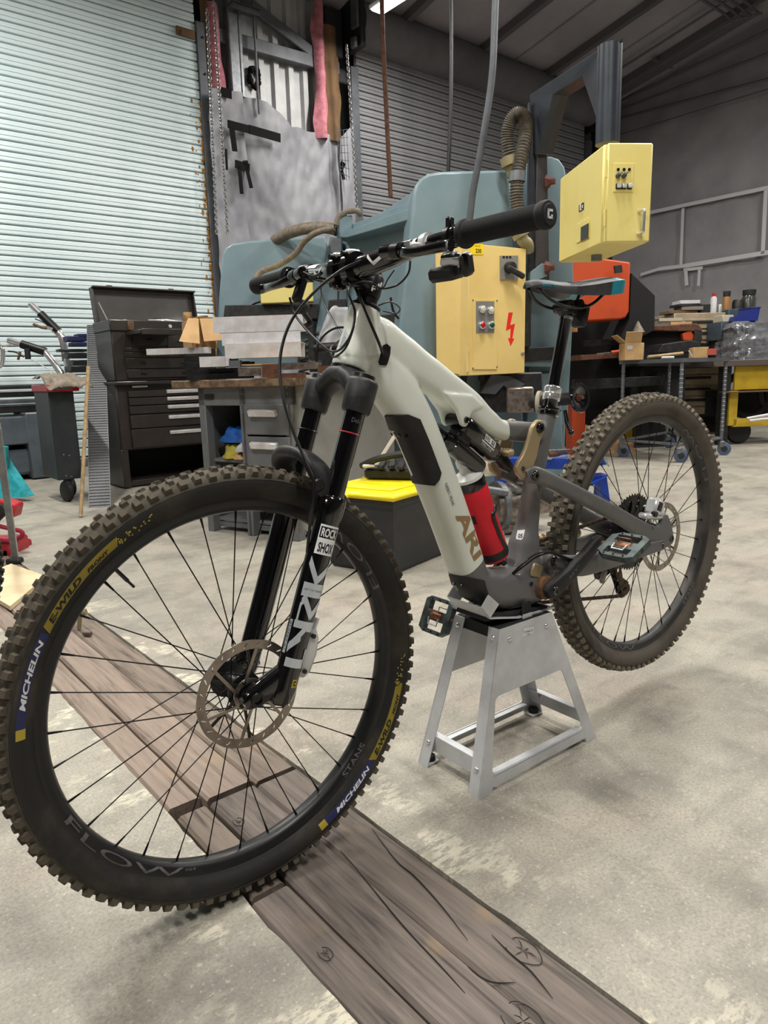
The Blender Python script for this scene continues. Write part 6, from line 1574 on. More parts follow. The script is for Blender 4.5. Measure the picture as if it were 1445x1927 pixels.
stockpx('rust_block', [(0, 0), (.05, 0), (.05, .066), (0, .066)], 493, 526, 711, 3.60, -.1, 'rust_bar', 'rusty brown steel block standing on the bench', 'metal bar')
stockpx('rust_flat', [(0, 0), (.06, 0), (.06, .024), (0, .024)], 503, 572, 713, 3.50, YA, 'rust_bar', 'flat rusty steel bar at the front of the bench', 'metal bar')
stockpx('steel_flat', [(0, 0), (.06, 0), (.06, .034), (0, .034)], 530, 594, 696, 3.72, YA - .1, 'steel_bar', 'bright flat steel bar behind the rusty ones on the bench', 'metal bar')
stockpx('steel_flat', [(0, 0), (.05, 0), (.05, .012), (0, .012)], 540, 616, 711, 3.62, YA, 'tarp_cream', 'thin pale strip lying near the fork crown on the bench', 'strip')
stockpx('steel_flat', [(0, 0), (.05, 0), (.05, .045), (0, .045)], 602, 640, 706, 3.6, .3, 'rust_bar', 'dark brown steel block at the right end of the bench', 'metal bar')
# open cardboard box
lo, w, h = face(352, 398, 600, 655, 4.35, YA + .5)
t = thing('cardboard_box', lo, YA + .5, 'open tan cardboard box with hanging flaps behind the aluminium stack', 'box')
obj('body', G().box((w / 2 + .03, .15, h / 2), (w, .3, h), b=.003), 'cardboard_side', t)
obj('flap', G().add([(0.02, -.004, h), (w * .55, -.004, h), (w * .40, -.10, h * .12), (-.06, -.10, h * .20), (0.02, .0, h + .004), (w * .55, 0.0, h + .004), (w * .40, -.097, h * .10 + .004), (-.06, -.097, h * .18 + .004)], [[0, 1, 2, 3], [7, 6, 5, 4], [0, 4, 5, 1], [1, 5, 6, 2], [2, 6, 7, 3], [3, 7, 4, 0]]), 'cardboard', t, smooth=0)
obj('flap', G().add([(w * .6, -.004, h), (w + .05, -.004, h), (w + .06, -.07, h * .25), (w * .60, -.08, h * .2), (w * .6, 0, h + .004), (w + .05, 0, h + .004), (w + .06, -.067, h * .24), (w * .6, -.077, h * .19)], [[0, 1, 2, 3], [7, 6, 5, 4], [0, 4, 5, 1], [1, 5, 6, 2], [2, 6, 7, 3], [3, 7, 4, 0]]), 'cardboard', t, smooth=0)
obj('flap', G().box((w * .8 + .25, .20, h + .01), (.55, .22, .004), Matrix.Rotation(.04, 3, 'Y')), 'cardboard', t, smooth=0)
# ================================================================== the big press and the control boxes
mat('cab_yellow', (232, 204, 132), .42, col2=(222, 190, 116), scale=3, mix=(.45, .8))
mat('pendant_yellow', (240, 224, 140), .4, col2=(232, 212, 124), scale=3, mix=(.45, .8))
mat('post_blue', (52, 58, 68), .38, .3, col2=(44, 48, 56), scale=6)
mat('post_dark', (58, 54, 56), .5, col2=(48, 45, 47), scale=8)
mat('panel_grey', (150, 150, 150), .4, .4)
mat('sign_yellow', (246, 214, 20), .5); mat('sign_red', (232, 40, 28), .5)
mat('lamp_red', (190, 30, 40), .25); mat('lamp_green', (20, 90, 60), .25); mat('lamp_clear', (214, 214, 206), .25)
mat('orange_paint', (184, 68, 24), .5, col2=(158, 56, 20), scale=6, mix=(.5, .8))
mat('flex_hose', (112, 106, 96), .6, col2=(88, 82, 74), scale=20)
mat('rust_bolt', (112, 62, 50), .8, col2=(82, 46, 38), scale=40)
mat('brass_olive', (148, 138, 104), .5, .2)
mat('window_dark', (60, 62, 58), .2)
PY = math.radians(5)
def ppx(pts, Y, yaw):
    """outline in pixels -> (x, z) in the face frame whose origin is the first point, on the floor"""
    a = Vector((math.cos(yaw), math.sin(yaw), 0)); n = Vector((-a.y, a.x, 0)); p0 = at(pts[0][0], pts[0][1], Y); o = Vector((p0.x, p0.y, 0)); out = []
    for x, y in pts:
        P = on_plane(x, y, p0, n); out.append(((P - o).dot(a), P.z))
    return o, out
def prof(name, pts, Y, yaw, dep, m, parent=None, y0=0.0, bev=0.0, root=None, smooth=30):
    """upright plate whose outline is measured in the photo, with real depth"""
    o, pl = ppx(pts, Y, yaw)
    g = G(); g.prism(pl, lambda a, b_, h: Vector((a, h, b_)), y0, y0 + dep)
    ob = obj(name, g, m, smooth=smooth)
    if parent:
        ob.parent = parent; M_ = Matrix.Translation(o) @ Matrix.Rotation(yaw, 4, 'Z'); ob.matrix_local = Matrix.LocRotScale(parent.location, parent.rotation_euler, None).inverted() @ M_
    else: ob.location = o; ob.rotation_euler = (0, 0, yaw)
    if bev:
        md = ob.modifiers.new('b', 'BEVEL'); md.width = bev; md.segments = 3; md.limit_method = 'ANGLE'; md.angle_limit = .6
    return ob
PO = at(880, 800, 5.1); PO.z = 0
press = thing('press_brake', PO, 0, 'large teal hydraulic press brake with rounded side housings behind the bike', 'machine')
def pp(name, pts, Y, dep, m, yaw=PY, bev=.012, y0=0.0): return prof(name, pts, Y, yaw, dep, m, press, y0, bev)
# near side housing: rounded cover, second plate and lower casting
pp('side_housing', [(752, 610), (768, 470), (777, 372), (781, 350), (790, 336), (806, 326), (830, 322), (900, 320), (958, 319), (962, 420), (975, 560), (985, 700), (985, 800), (740, 800)], 4.95, .40, 'press_teal', bev=.02)
pp('side_plate', [(990, 800), (998, 560), (1003, 420), (1010, 330), (1016, 298), (1036, 294), (1052, 300), (1062, 314), (1070, 350), (1078, 480), (1080, 560), (1068, 800)], 5.10, .10, 'press_teal', bev=.01)
pp('ram_plate', [(958, 318), (986, 318), (996, 300), (1003, 320), (1002, 700), (985, 760), (960, 700)], 5.30, .30, 'press_teal', bev=.006)
pp('lower_body', [(736, 985), (738, 800), (748, 700), (860, 690), (1062, 690), (1066, 760), (1062, 870), (1050, 985)], 5.25, .55, 'press_teal', bev=.015)
pp('lower_plate', [(985, 985), (992, 760), (1012, 705), (1040, 700), (1056, 740), (1060, 860), (1050, 985)], 5.05, .12, 'press_teal', bev=.01)
pp('table_front', [(985, 690), (985, 672), (1064, 668), (1064, 690)], 5.0, .20, 'press_teal', bev=.004)
pp('die_holder', [(986, 680), (988, 655), (1056, 652), (1062, 676)], 4.98, .16, 'iron_dark', bev=.004)
pp('tool_clamp', [(988, 590), (988, 545), (1004, 548), (1016, 560), (1020, 575), (1032, 590), (1028, 598)], 5.15, .12, 'iron_dark', bev=.004)
# far side housing and the beam between the two
pp('side_housing', [(406, 690), (412, 560), (418, 480), (424, 466), (436, 458), (470, 453), (560, 447), (612, 444), (618, 470), (606, 560), (588, 690)], 6.75, .35, 'press_teal', bev=.02)
pp('side_housing', [(584, 690), (604, 560), (616, 470), (620, 444), (640, 446), (652, 500), (656, 690)], 6.60, .30, 'press_teal', bev=.01)
def beam(name, a, b_, m, dep, bev=.006):
    """box between two seen upright edges: a=(x, ytop, ybottom, Y)"""
    p = [at(a[0], a[1], a[3]), at(b_[0], b_[1], b_[3]), at(b_[0], b_[2], b_[3]), at(a[0], a[2], a[3])]
    n = Vector((.55, .85, 0)).normalized() * dep; g = G().add([q - PO for q in p] + [q + n - PO for q in p], [[0, 1, 2, 3], [7, 6, 5, 4], [0, 4, 5, 1], [1, 5, 6, 2], [2, 6, 7, 3], [3, 7, 4, 0]])
    o = obj(name, g, m, press, smooth=0); md = o.modifiers.new('b', 'BEVEL'); md.width = bev; md.segments = 2; return o
beam('beam_top', (640, 430, 446, 6.60), (790, 372, 392, 5.15), 'press_teal', .55)
beam('beam_cover', (700, 410, 440, 6.10), (800, 345, 392, 5.2), 'press_teal', .8)
beam('beam_lip', (636, 440, 452, 6.5), (788, 385, 408, 5.02), 'press_teal', .30)
beam('back_panel', (628, 452, 640, 6.9), (790, 408, 640, 5.5), 'press_teal', .08)
beam('bed_rail', (560, 648, 690, 6.6), (770, 640, 690, 5.2), 'iron_dark', .30)
beam('bed_tool', (640, 600, 640, 6.3), (768, 588, 640, 5.3), 'iron_dark', .10)
obj('valve_block', G().box(at(633, 466, 6.3) - PO, (.10, .10, .14), b=.01), 'steel_grey', press)
obj('valve_block', G().box(at(636, 576, 6.2) - PO, (.16, .10, .10), b=.01).cyl(at(622, 578, 6.2) - PO, at(652, 576, 6.2) - PO, .02, 10), 'iron_dark', press)
obj('junction_box', G().box(at(648, 428, 6.35) - PO, (.12, .10, .19), rotz(.3), b=.01), 'press_teal', press)
obj('wire', G().tube(crom([at(636, 468, 6.3) - PO, at(637, 520, 6.3) - PO, at(636, 570, 6.2) - PO], 5), .008, 6), 'hose_black', press)
def cond(pts, r, m, name='conduit'):
    P = [at(x, y, Y) - PO for x, y, Y in pts]; return obj(name, G().tube(crom(P, 6), r, 12), m, press, smooth=60)
cond([(517, 453, 6.85), (540, 440, 6.7), (570, 431, 6.55), (605, 428, 6.45), (625, 430, 6.4), (635, 434, 6.38)], .050, 'conduit_sand')
cond([(630, 429, 6.3), (595, 438, 6.35), (572, 455, 6.45), (555, 478, 6.5), (525, 498, 6.55), (498, 508, 6.55), (484, 518, 6.52), (483, 530, 6.5)], .026, 'conduit_sand')
cond([(633, 424, 6.3), (637, 410, 6.3), (652, 399, 6.3), (672, 397, 6.3), (678, 404, 6.35)], .024, 'conduit_sand')
cond([(440, 600, 6.6), (455, 585, 6.5), (480, 570, 6.5), (500, 566, 6.5)], .012, 'hose_black')
g = G()
for x in (586, 596): g.cyl(at(x, 432, 6.4) - PO, at(x - 1, 441, 6.4) - PO, .058, 12)
lo, w, h = face(489, 590, 520, 571, 6.45, PY)
yb = prof('relay_box', [(491, 571), (489, 520), (588, 520), (590, 567)], 6.4, PY, .15, 'pendant_yellow', press, 0, .006)
pp('ledge', [(420, 600), (423, 574), (600, 572), (598, 600)], 6.45, .3, 'iron_dark', bev=.006)
# papers and cloth hung in the machine
def cl(u, v):
    x = lerp(600, 655, u); yt = 655 - v * lerp(20, 80, math.sin(min(1, u * 1.5) * PI * .6)); P = at(x, yt, 6.0 + .03 * nz((u * 4, v * 4, 0))); return P
g = G(); g.grid(12, 12, cl); c_ = obj('white_sheet', g, 'white_cloth', smooth=70); c_.modifiers.new('s', 'SOLIDIFY').thickness = .006; tag(c_, 'crumpled white sheet draped between the bench and the press', 'sheet')
t = thing('arbor', at(587, 700, 5.6), 0, 'slim dark arbor press standing on the bench before the white sheet', 'tool'); t.location.z = .88; o = t.location.copy()
for (x0, y0, x1, y1, r) in ((578, 585, 588, 625, .018), (587, 620, 590, 700, .030), (576, 628, 600, 628, .014), (590, 655, 640, 652, .035), (580, 685, 605, 690, .045)):
    obj('shaft', G().cyl(at(x0, y0, 5.6) - o, at(x1, y1, 5.6) - o, r, 12), 'iron_dark', t)
t = thing('spring_coil', at(572, 695, 5.3), 0, 'dark coil spring standing beside the aluminium stack', 'spring'); t.location.z = .88; o = t.location.copy()
g = G(); P = [Vector((.035 * math.cos(k * .8), .035 * math.sin(k * .8), .02 + k * .0052)) for k in range(48)]; obj('coil', G().tube(P, .010, 8), 'iron_dark', t)
# loose wires by the head tube
t = thing('loose_wire', at(690, 600, 5.2), 0, 'thin black wires looping in front of the press table', 'wire'); o = t.location.copy()
for pts in ([(603, 520, 6), (606, 560, 5.8), (625, 600, 5.6), (650, 640, 5.4)], [(595, 690, 5.2), (600, 645, 5.2), (625, 620, 5.2), (655, 618, 5.2), (680, 640, 5.2)], [(735, 560, 5), (740, 585, 5), (750, 600, 5)]):
    obj('strand', G().tube(crom([at(*q) - o for q in pts], 6), .008, 6), 'hose_black', t)

# ---- yellow electrical cabinet on the near housing
cab = thing('control_cabinet', at(878, 707, 4.62), 0, 'pale yellow electrical cabinet with rotary switch and red lightning bolt', 'control cabinet')
def cb(name, pts, Y, dep, m, yaw, bev=.004, y0=0.0, par=cab): return prof(name, pts, Y, yaw, dep, m, par, y0, bev)
CYW = math.radians(24)
cb('door', [(880, 707), (882, 458), (990, 468), (987, 702)], 4.62, .36, 'cab_yellow', CYW)
cb('side_box', [(821, 699), (819, 462), (881, 462), (879, 707)], 4.80, .30, 'cab_yellow', math.radians(-30))
def cabp(x, y, off=.0):
    p0 = at(880, 707, 4.62); n = Vector((-math.sin(CYW), math.cos(CYW), 0)); return on_plane(x, y, p0 - n * off, n) - cab.location
CX = Vector((math.cos(CYW), math.sin(CYW), 0)); CN = Vector((math.sin(CYW), -math.cos(CYW), 0)); UP = Vector((0, 0, 1))
def plate(name, x0, y0, x1, y1, m, off=.004, th=.006, par=cab):
    a, b_, c, d = cabp(x0, y0, off), cabp(x1, y0, off), cabp(x1, y1, off), cabp(x0, y1, off)
    g = G().add([a, b_, c, d] + [q - CN * th for q in (a, b_, c, d)], [[0, 1, 2, 3], [7, 6, 5, 4], [0, 4, 5, 1], [1, 5, 6, 2], [2, 6, 7, 3], [3, 7, 4, 0]]); return obj(name, g, m, par, smooth=0)
plate('cover_plate', 889, 564, 935, 695, 'cab_yellow', .006)
for q in ((890, 565), (935, 566), (890, 693), (935, 691)): obj('screw', G().lathe([(0, .004), (.006, 0)], cabp(*q, .006), CN, 8), 'steel_grey', cab)
bpn = plate('button_panel', 896, 567, 930, 626, 'panel_grey', .010)
for (x, y, m) in ((906, 582, 'lamp_clear'), (922, 584, 'lamp_clear'), (906, 612, 'lamp_red'), (923, 612, 'lamp_green')):
    obj('bezel', G().lathe([(.020, .0), (.024, .0), (.024, .016), (.018, .020)], cabp(x, y, .010), CN, 16), 'chrome', bpn); obj('button', G().lathe([(.018, .0), (.018, .022), (.012, .028), (0, .029)], cabp(x, y, .010), CN, 16), m, bpn)
sw = plate('switch_plate', 942, 481, 975, 526, 'panel_grey', .012, .012)
obj('switch_hub', G().lathe([(.0, .05), (.028, .05), (.034, .04), (.036, 0)], cabp(957, 504, .012), CN, 18), 'black_matte', sw)
a = cabp(957, 504, .06); b_ = cabp(984, 520, .06); obj('switch_handle', G().box((a + b_) / 2, ((b_ - a).length + .02, .03, .034), Matrix(((b_ - a).normalized(), CN, (b_ - a).normalized().cross(CN))).transposed(), b=.008), 'black_matte', sw)
for k in range(3): plate('switch_mark', 946 + k * 6, 482, 950 + k * 6, 486, 'black_satin', .0135, .002, sw)
for y in (517, 665): obj('door_screw', G().lathe([(0, .014), (.008, .014), (.012, .004), (.012, 0)], cabp(983, y, .0), CN, 12), 'panel_grey', cab)
# lightning bolt
BLT = [(957, 588), (965, 588), (960, 612), (969, 609), (964, 637), (968, 637), (961, 651), (956, 636), (960, 637), (961, 618), (952, 622)]
g = G(); v = [cabp(x, y, .0015) for x, y in BLT]; n = len(v); g.add(v + [q - CN * .002 for q in v], [list(range(n)), [i + n for i in range(n)][::-1]] + [[i, (i + 1) % n, (i + 1) % n + n, i + n] for i in range(n)])
obj('lightning_bolt', g, 'sign_red', cab, smooth=0)
sg_ = plate('voltage_sign', 885, 459, 909, 479, 'sign_yellow', .003, .002)
a = cabp(895, 475.5, .0045); decal('lettering', '230', lambda u, v: a + CX * (u * .042) + UP * (v * .024), 'decal_black', sg_, bold=.02)
a2 = cabp(893, 463.5, .0045); decal('lettering', 'MAX KN', lambda u, v: a2 + CX * (u * .040) + UP * (v * .007), 'decal_black', sg_)
obj('hinge', G().cyl(cabp(879, 700, .004), cabp(879, 660, .004), .009, 8), 'cab_yellow', cab)
obj('cable_gland', G().cyl(at(873, 707, 4.75) - cab.location, at(871, 725, 4.75) - cab.location, .022, 10).cyl(at(905, 707, 4.75) - cab.location, at(905, 716, 4.75) - cab.location, .02, 10), 'black_matte', cab)
obj('mount_foot', G().box(at(930, 600, 5.05) - cab.location, (.45, .3, .4), b=.01), 'iron_dark', cab)

# ---- swivel arm with the pendant box
arm = thing('swivel_arm', at(1018, 700, 4.9), 0, 'dark steel gantry arm with round post carrying the yellow pendant box', 'support arm')
AYW = math.radians(97.3)
arm.location.z = 0
def ap(name, pts, Y, dep, m, yaw, bev=.004, y0=0.0): return prof(name, pts, Y, yaw, dep, m, arm, y0, bev)
ap('upright', [(1007, 540), (1010, 290), (1030, 290), (1034, 545)], 4.86, .12, 'post_dark', .05)
ap('upright_side', [(994, 540), (996, 190), (1008, 292), (1007, 540)], 4.90, .05, 'post_blue', .05)
# gusseted arm: from the upright forward to the post
pA = [(997, 181), (1131, 93), (1129, 245), (1122, 222), (1095, 143), (1040, 178), (1025, 240), (1013, 288), (1003, 289)]
P3 = []
Ys = {0: 4.95, 1: 3.95, 2: 3.95, 3: 4.0, 4: 4.22, 5: 4.62, 6: 4.74, 7: 4.82, 8: 4.90}
v = [at(x, y, Ys[i]) - arm.location for i, (x, y) in enumerate(pA)]; n = len(v); th = Vector((.05, .012, 0))
g = G(); g.add(v + [q + th for q in v], [list(range(n)), [i + n for i in range(n)][::-1]] + [[i, (i + 1) % n, (i + 1) % n + n, i + n] for i in range(n)]); obj('gusset', g, 'post_blue', arm, smooth=0)
fl = Vector((.10, .03, 0))
for i, j in ((4, 5), (5, 6), (6, 7)): 
    g = G(); g.add([v[i], v[j], v[j] + fl, v[i] + fl] + [q + Vector((0, 0, .008)) for q in (v[i], v[j], v[j] + fl, v[i] + fl)], [[0, 1, 2, 3], [7, 6, 5, 4], [0, 4, 5, 1], [1, 5, 6, 2], [2, 6, 7, 3], [3, 7, 4, 0]]); obj('gusset_web', g, 'post_dark', arm, smooth=0)
g = G(); g.add([v[0], v[1], v[1] + fl, v[0] + fl] + [q + Vector((0, 0, .008)) for q in (v[0], v[1], v[1] + fl, v[0] + fl)], [[0, 1, 2, 3], [7, 6, 5, 4], [0, 4, 5, 1], [1, 5, 6, 2], [2, 6, 7, 3], [3, 7, 4, 0]]); obj('gusset_web', g, 'post_blue', arm, smooth=0)
pt, pb = at(1150, 82, 3.95), at(1143, 268, 3.95); R_ = 20.5 / F_PX * 3.95
g = G(); g.lathe([(0, 0), (R_, 0), (R_, (pt - pb).length), (R_ * .9, (pt - pb).length), (R_ * .88, (pt - pb).length - .05), (0, (pt - pb).length - .05)], pb - arm.location + Vector((0, 0, -.01)), (0, 0, 1), 32); obj('round_post', g, 'post_blue', arm)
obj('post_hole', G().lathe([(0, .002), (.010, .002), (.010, 0)], at(1163, 85, 3.95) - arm.location + Vector((0, -R_ * .80, 0)), (.55, -.83, 0), 12), 'recess_black', arm)
# bolts and brackets
for (x, y) in ((1033, 343), (1032, 504)): obj('flange_bolt', G().lathe([(0, .06), (.018, .06), (.020, .03), (.030, .028), (.042, .012), (.042, 0)], at(x - 6, y, 4.84) - arm.location, (.9, -.4, 0), 6), 'rust_bolt', arm)
ap('bracket', [(996, 545), (998, 512), (1020, 495), (1030, 498), (1030, 520), (1010, 528), (1002, 545)], 4.85, .06, 'press_teal', .05)
# pendant box
BXW = math.radians(6)
box = thing('pendant_box', at(1133, 458, 3.85), 0, 'yellow pendant control box with chrome handle hanging from the round post', 'control box')
O0 = at(1134, 457, 3.80); bx = Vector((math.cos(BXW), math.sin(BXW), 0)); by = Vector((-bx.y, bx.x, 0)); box.location = O0; box.rotation_euler = (0, 0, BXW)
lo, W_, H_ = face(1134, 1221, 269, 457, 3.80, BXW)
Dp = .62
q = at(1063, 482, 3.80 + .62)
obj('shell', G().box((W_ / 2, Dp / 2 + .02, H_ / 2), (W_, Dp, H_), b=.008), 'pendant_yellow', box)
dr = obj('door', G().box((W_ / 2 + .004, .004, H_ / 2), (W_ - .012, .030, H_ - .004), b=.006), 'pendant_yellow', box)
for z in (.12, H_ - .12): obj('hinge', G().cyl((.004, -.006, z - .04), (.004, -.006, z + .04), .006, 8), 'pendant_yellow', dr)
def bxp(x, y, off=.0):
    n = by; P = on_plane(x, y, O0 - by * (.012 + off), n) - O0; return Vector((P.dot(bx), P.dot(by), P.z))
def bplate(name, x0, y0, x1, y1, m, off=.002, th=.004, par=box):
    a = bxp(x0, y1, off); b_ = bxp(x1, y0, off); return obj(name, G().box((a + b_) / 2 + Vector((0, th / 2, 0)), (abs(b_.x - a.x), th, abs(b_.z - a.z)), b=.001), m, par, smooth=0)
bplate('panel', 1154, 307, 1193, 361, 'pendant_yellow', .003)
for x in (1163, 1174, 1184): obj('indicator', G().lathe([(0, .006), (.006, .006), (.008, 0)], bxp(x, 319, .003), (0, -1, 0), 12), 'black_satin', box)
for x in (1162, 1173):
    p = bxp(x, 331, .003); obj('rotary_knob', G().lathe([(0, .02), (.010, .02), (.012, 0)], p, (0, -1, 0), 14).box(p + Vector((.004, -.024, .004)), (.024, .01, .007), Matrix.Rotation(-.7, 3, 'Y'), b=.002), 'steel_grey', box)
for x in (1163, 1173, 1184):
    p = bxp(x, 351, .003); k_ = obj('key_frame', G().box(p, (.026, .012, .026), b=.002), 'black_satin', box); obj('key', G().box(p + Vector((.002, -.010, .002)), (.022, .012, .020), b=.003), 'lamp_clear', k_)
a, b_ = bxp(1201, 398, 0), bxp(1199, 440, 0); obj('handle', G().tube(crom([a, a + Vector((.012, -.035, 0)), a + Vector((.012, -.040, -.02)), b_ + Vector((.012, -.040, .02)), b_ + Vector((.012, -.035, 0)), b_], 4), .008, 10), 'chrome', box)
# left side face: logo and display
def sxp(x, y, off=0.0):
    n = bx; P = on_plane(x, y, O0 - bx * off, n) - O0; return Vector((P.dot(bx), P.dot(by), P.z))
def splate(name, x0, y0, x1, y1, m, off, th=.006, par=box):
    a = sxp(x0, y1, off); b_ = sxp(x1, y0, off); ya = sxp(x0, (y0 + y1) / 2, off).y; yb_ = sxp(x1, (y0 + y1) / 2, off).y
    return obj(name, G().box((-off, (ya + yb_) / 2, (a.z + b_.z) / 2), (th, abs(ya - yb_), abs(b_.z - a.z)), b=.001), m, par, smooth=0)
lg = splate('logo_plate', 1090, 381, 1098, 399, 'decal_black', .002); 
for (x0, y0, x1, y1) in ((1091, 383, 1093, 396), (1091, 394, 1096, 396), (1095, 385, 1096.5, 392)): splate('logo_mark', x0, y0, x1, y1, 'decal_white', .006, .002, lg)
dsp = splate('display_frame', 1085, 410, 1108, 458, 'pendant_yellow', .004); splate('display_glass', 1093, 420, 1107, 454, 'window_dark', .008, .004, dsp)
obj('cable_entry', G().cyl((W_ * .5, Dp * .6, 0), (W_ * .5, Dp * .6, -.03), .03, 14), 'galv', box)

# ---- corrugated hose and hanging lines
hz = thing('corrugated_hose', at(975, 470, 4.85), 0, 'grey corrugated hose looping above the control cabinet', 'hose'); o = hz.location.copy()
P = crom([at(*q) - o for q in ((968, 318, 4.95), (958, 290, 4.93), (955, 255, 4.92), (962, 226, 4.9), (975, 215, 4.88), (988, 224, 4.86), (990, 250, 4.84), (982, 290, 4.82), (974, 330, 4.80), (972, 370, 4.80), (976, 405, 4.8), (983, 430, 4.8))], 14)
rr = [.040 + .0055 * (1 if i % 2 else -1) for i in range(len(P))]
obj('sleeve', G().tube(P, rr, 16), 'flex_hose', hz, smooth=25)
obj('coupling', G().cyl(at(960, 312, 4.94) - o, at(956, 296, 4.94) - o, .055, 16).cyl(at(967, 330, 4.95) - o, at(961, 310, 4.95) - o, .045, 14), 'brass_olive', hz)
obj('hose_clip', G().lathe([(.044, -.03), (.052, -.03), (.052, .03), (.044, .03)], at(973, 333, 4.80) - o, (.05, 0, 1), 18, closed=True), 'galv', hz)
obj('elbow', G().tube(crom([at(980, 440, 4.8) - o, at(984, 452, 4.8) - o, at(992, 460, 4.82) - o, at(993, 472, 4.85) - o], 5), .040, 14).cyl(at(978, 438, 4.8) - o, at(982, 446, 4.8) - o, .056, 16), 'brass_olive', hz)
def hang(name, pts, r, m, label, cat):
    P = [at(*q) for q in pts]; o = P[-1].copy(); t = obj(name, G().tube(crom([p - o for p in P], 6), r, 10), m, loc=o, smooth=60); return tag(t, label, cat)
hang('drop_pipe', [(718, -40, 7.6), (720, 60, 7.6), (727, 210, 7.6), (735, 372, 7.6)], .022, 'rust_bar', 'thin rusty brown pipe dropping from the ceiling left of centre', 'pipe')
hang('drop_cable', [(848, -40, 6.2), (849, 60, 6.2), (848, 200, 6.2), (843, 330, 6.2)], .016, 'hose_black', 'thin black cable hanging between the brown pipe and the grey hose', 'cable')
hang('drop_hose', [(934, -60, 4.6), (931, 30, 4.6), (925, 150, 4.62), (905, 280, 4.66), (890, 360, 4.70), (884, 410, 4.72), (876, 460, 4.75)], .021, 'steel_grey', 'thick grey hose curving down from the ceiling to the press', 'hose')

# ---- handwheel assembly below the cabinet
hw = thing('valve_wheel', at(1085, 749, 4.6), 0, 'dished black hand wheel on a cast bracket beside the seat post', 'hand wheel'); o = hw.location.copy()
ax = Vector((.62, -.77, .10)).normalized()
obj('wheel', G().lathe([(.0, .0), (.022, .0), (.03, .012), (.06, .022), (.085, .010), (.094, .014), (.098, .024), (.092, .034), (.078, .034), (.05, .030), (.02, .006)], (0, 0, 0), ax, 32), 'black_gloss', hw)
obj('hub_nut', G().lathe([(0, .05), (.012, .05), (.014, .02), (.022, .018), (.022, 0)], (0, 0, 0), ax, 12), 'rust_bolt', hw)
obj('shaft', G().cyl((0, 0, 0), at(1000, 757, 4.78) - o, .040, 16), 'iron_dark', hw)
obj('collar', G().cyl(at(1018, 757, 4.74) - o, at(1012, 757, 4.75) - o, .075, 22), 'tarp_cream', hw)
obj('gear_case', G().box(at(975, 752, 4.85) - o, (.18, .16, .17), b=.012), 'steel_bar', hw)
obj('bracket', G().box(at(960, 738, 4.95) - o, (.40, .2, .26), b=.01), 'iron_dark', hw)
t = thing('crank_lever', at(1063, 772, 4.7), 0, 'small dark crank lever hanging below the black hand wheel', 'lever'); o = t.location.copy()
obj('arm', G().tube([Vector((0, 0, 0)), at(1067, 795, 4.68) - o, at(1075, 813, 4.65) - o], [.012, .016, .014], 10), 'black_satin', t); obj('knob', G().sphere(at(1075, 814, 4.65) - o, .020, 12, 8), 'black_gloss', t)
t = thing('guide_bracket', at(935, 735, 4.8), 0, 'bent steel guide bracket under the yellow cabinet', 'bracket'); o = t.location.copy()
obj('arm', prof('arm_tmp', [(905, 740), (925, 705), (960, 708), (988, 723), (962, 738), (948, 725), (932, 742)], 4.8, PY, .08, 'steel_grey').data, None, t); bpy.data.objects.remove(bpy.data.objects['arm_tmp']); t.children[0].rotation_euler = (0, 0, PY)
_o, _pl = ppx([(905, 740), (925, 705)], 4.8, PY); t.children[0].location = _o - o
# ================================================================== right half and foreground
mat('cabinet_tan', (160, 146, 122), .5, col2=(146, 132, 110), scale=6)
mat('bench_yellow', (196, 164, 40), .5, col2=(164, 134, 34), scale=6, mix=(.45, .75))
mat('bench_top_brown', (84, 74, 68), .55)
mat('plastic_wrap', (120, 122, 128), .12, coat=1.0, col2=(92, 94, 102), scale=18, bump=1.0, bscale=25)
mat('bin_blue', (28, 44, 120), .45); mat('crate_blue_grey', (62, 76, 88), .5, col2=(52, 64, 74), scale=6)
mat('tote_black', (36, 37, 40), .5, col2=(44, 45, 48), scale=8); mat('lid_yellow', (250, 226, 20), .38)
mat('jack_blue', (20, 66, 170), .4, col2=(16, 52, 140), scale=12); mat('teal_plastic', (48, 168, 178), .4, col2=(36, 140, 152), scale=20)
mat('caster_blue', (80, 96, 124), .5); mat('paper_bag', (190, 150, 110), .8, col2=(160, 122, 86), scale=10, bump=.5, bscale=20)
mat('book_grey', (120, 114, 106), .7); mat('label_red', (176, 80, 70), .6); mat('can_silver', (190, 190, 186), .3, .6); mat('plywood', (226, 208, 172), .7, col2=(210, 190, 152), scale=6)

# ---- orange machine behind the press, with its black guard
OM = thing('orange_machine', at(1100, 700, 7.6), 0, 'orange and black folding machine standing behind the press', 'machine'); OM.location.z = 0
def om(name, pts, Y, dep, m, bev=.01, yaw=PY): return prof(name, pts, Y, yaw, dep, m, OM, 0.0, bev)
om('ram_cover', [(985, 612), (985, 476), (1080, 478), (1187, 493), (1184, 586), (1178, 598), (1168, 601)], 7.5, .35, 'orange_paint', .02)
om('lower_frame', [(985, 690), (985, 605), (1004, 608), (1003, 690)], 7.4, .2, 'orange_paint')
om('leg', [(1076, 880), (1076, 760), (1102, 770), (1100, 880)], 7.4, .2, 'orange_paint')
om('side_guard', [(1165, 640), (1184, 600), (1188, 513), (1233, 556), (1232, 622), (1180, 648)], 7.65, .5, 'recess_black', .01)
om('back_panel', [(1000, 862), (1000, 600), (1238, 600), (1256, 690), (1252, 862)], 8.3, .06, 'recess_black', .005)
om('table_edge', [(1094, 678), (1094, 668), (1186, 664), (1186, 672)], 7.2, .5, 'rust_bar', .004)
om('die_rail', [(1110, 652), (1110, 640), (1230, 632), (1230, 640)], 7.9, .2, 'iron_dark', .004)
om('lower_rail', [(1080, 735), (1082, 715), (1252, 707), (1252, 724)], 7.8, .1, 'iron_dark', .004)
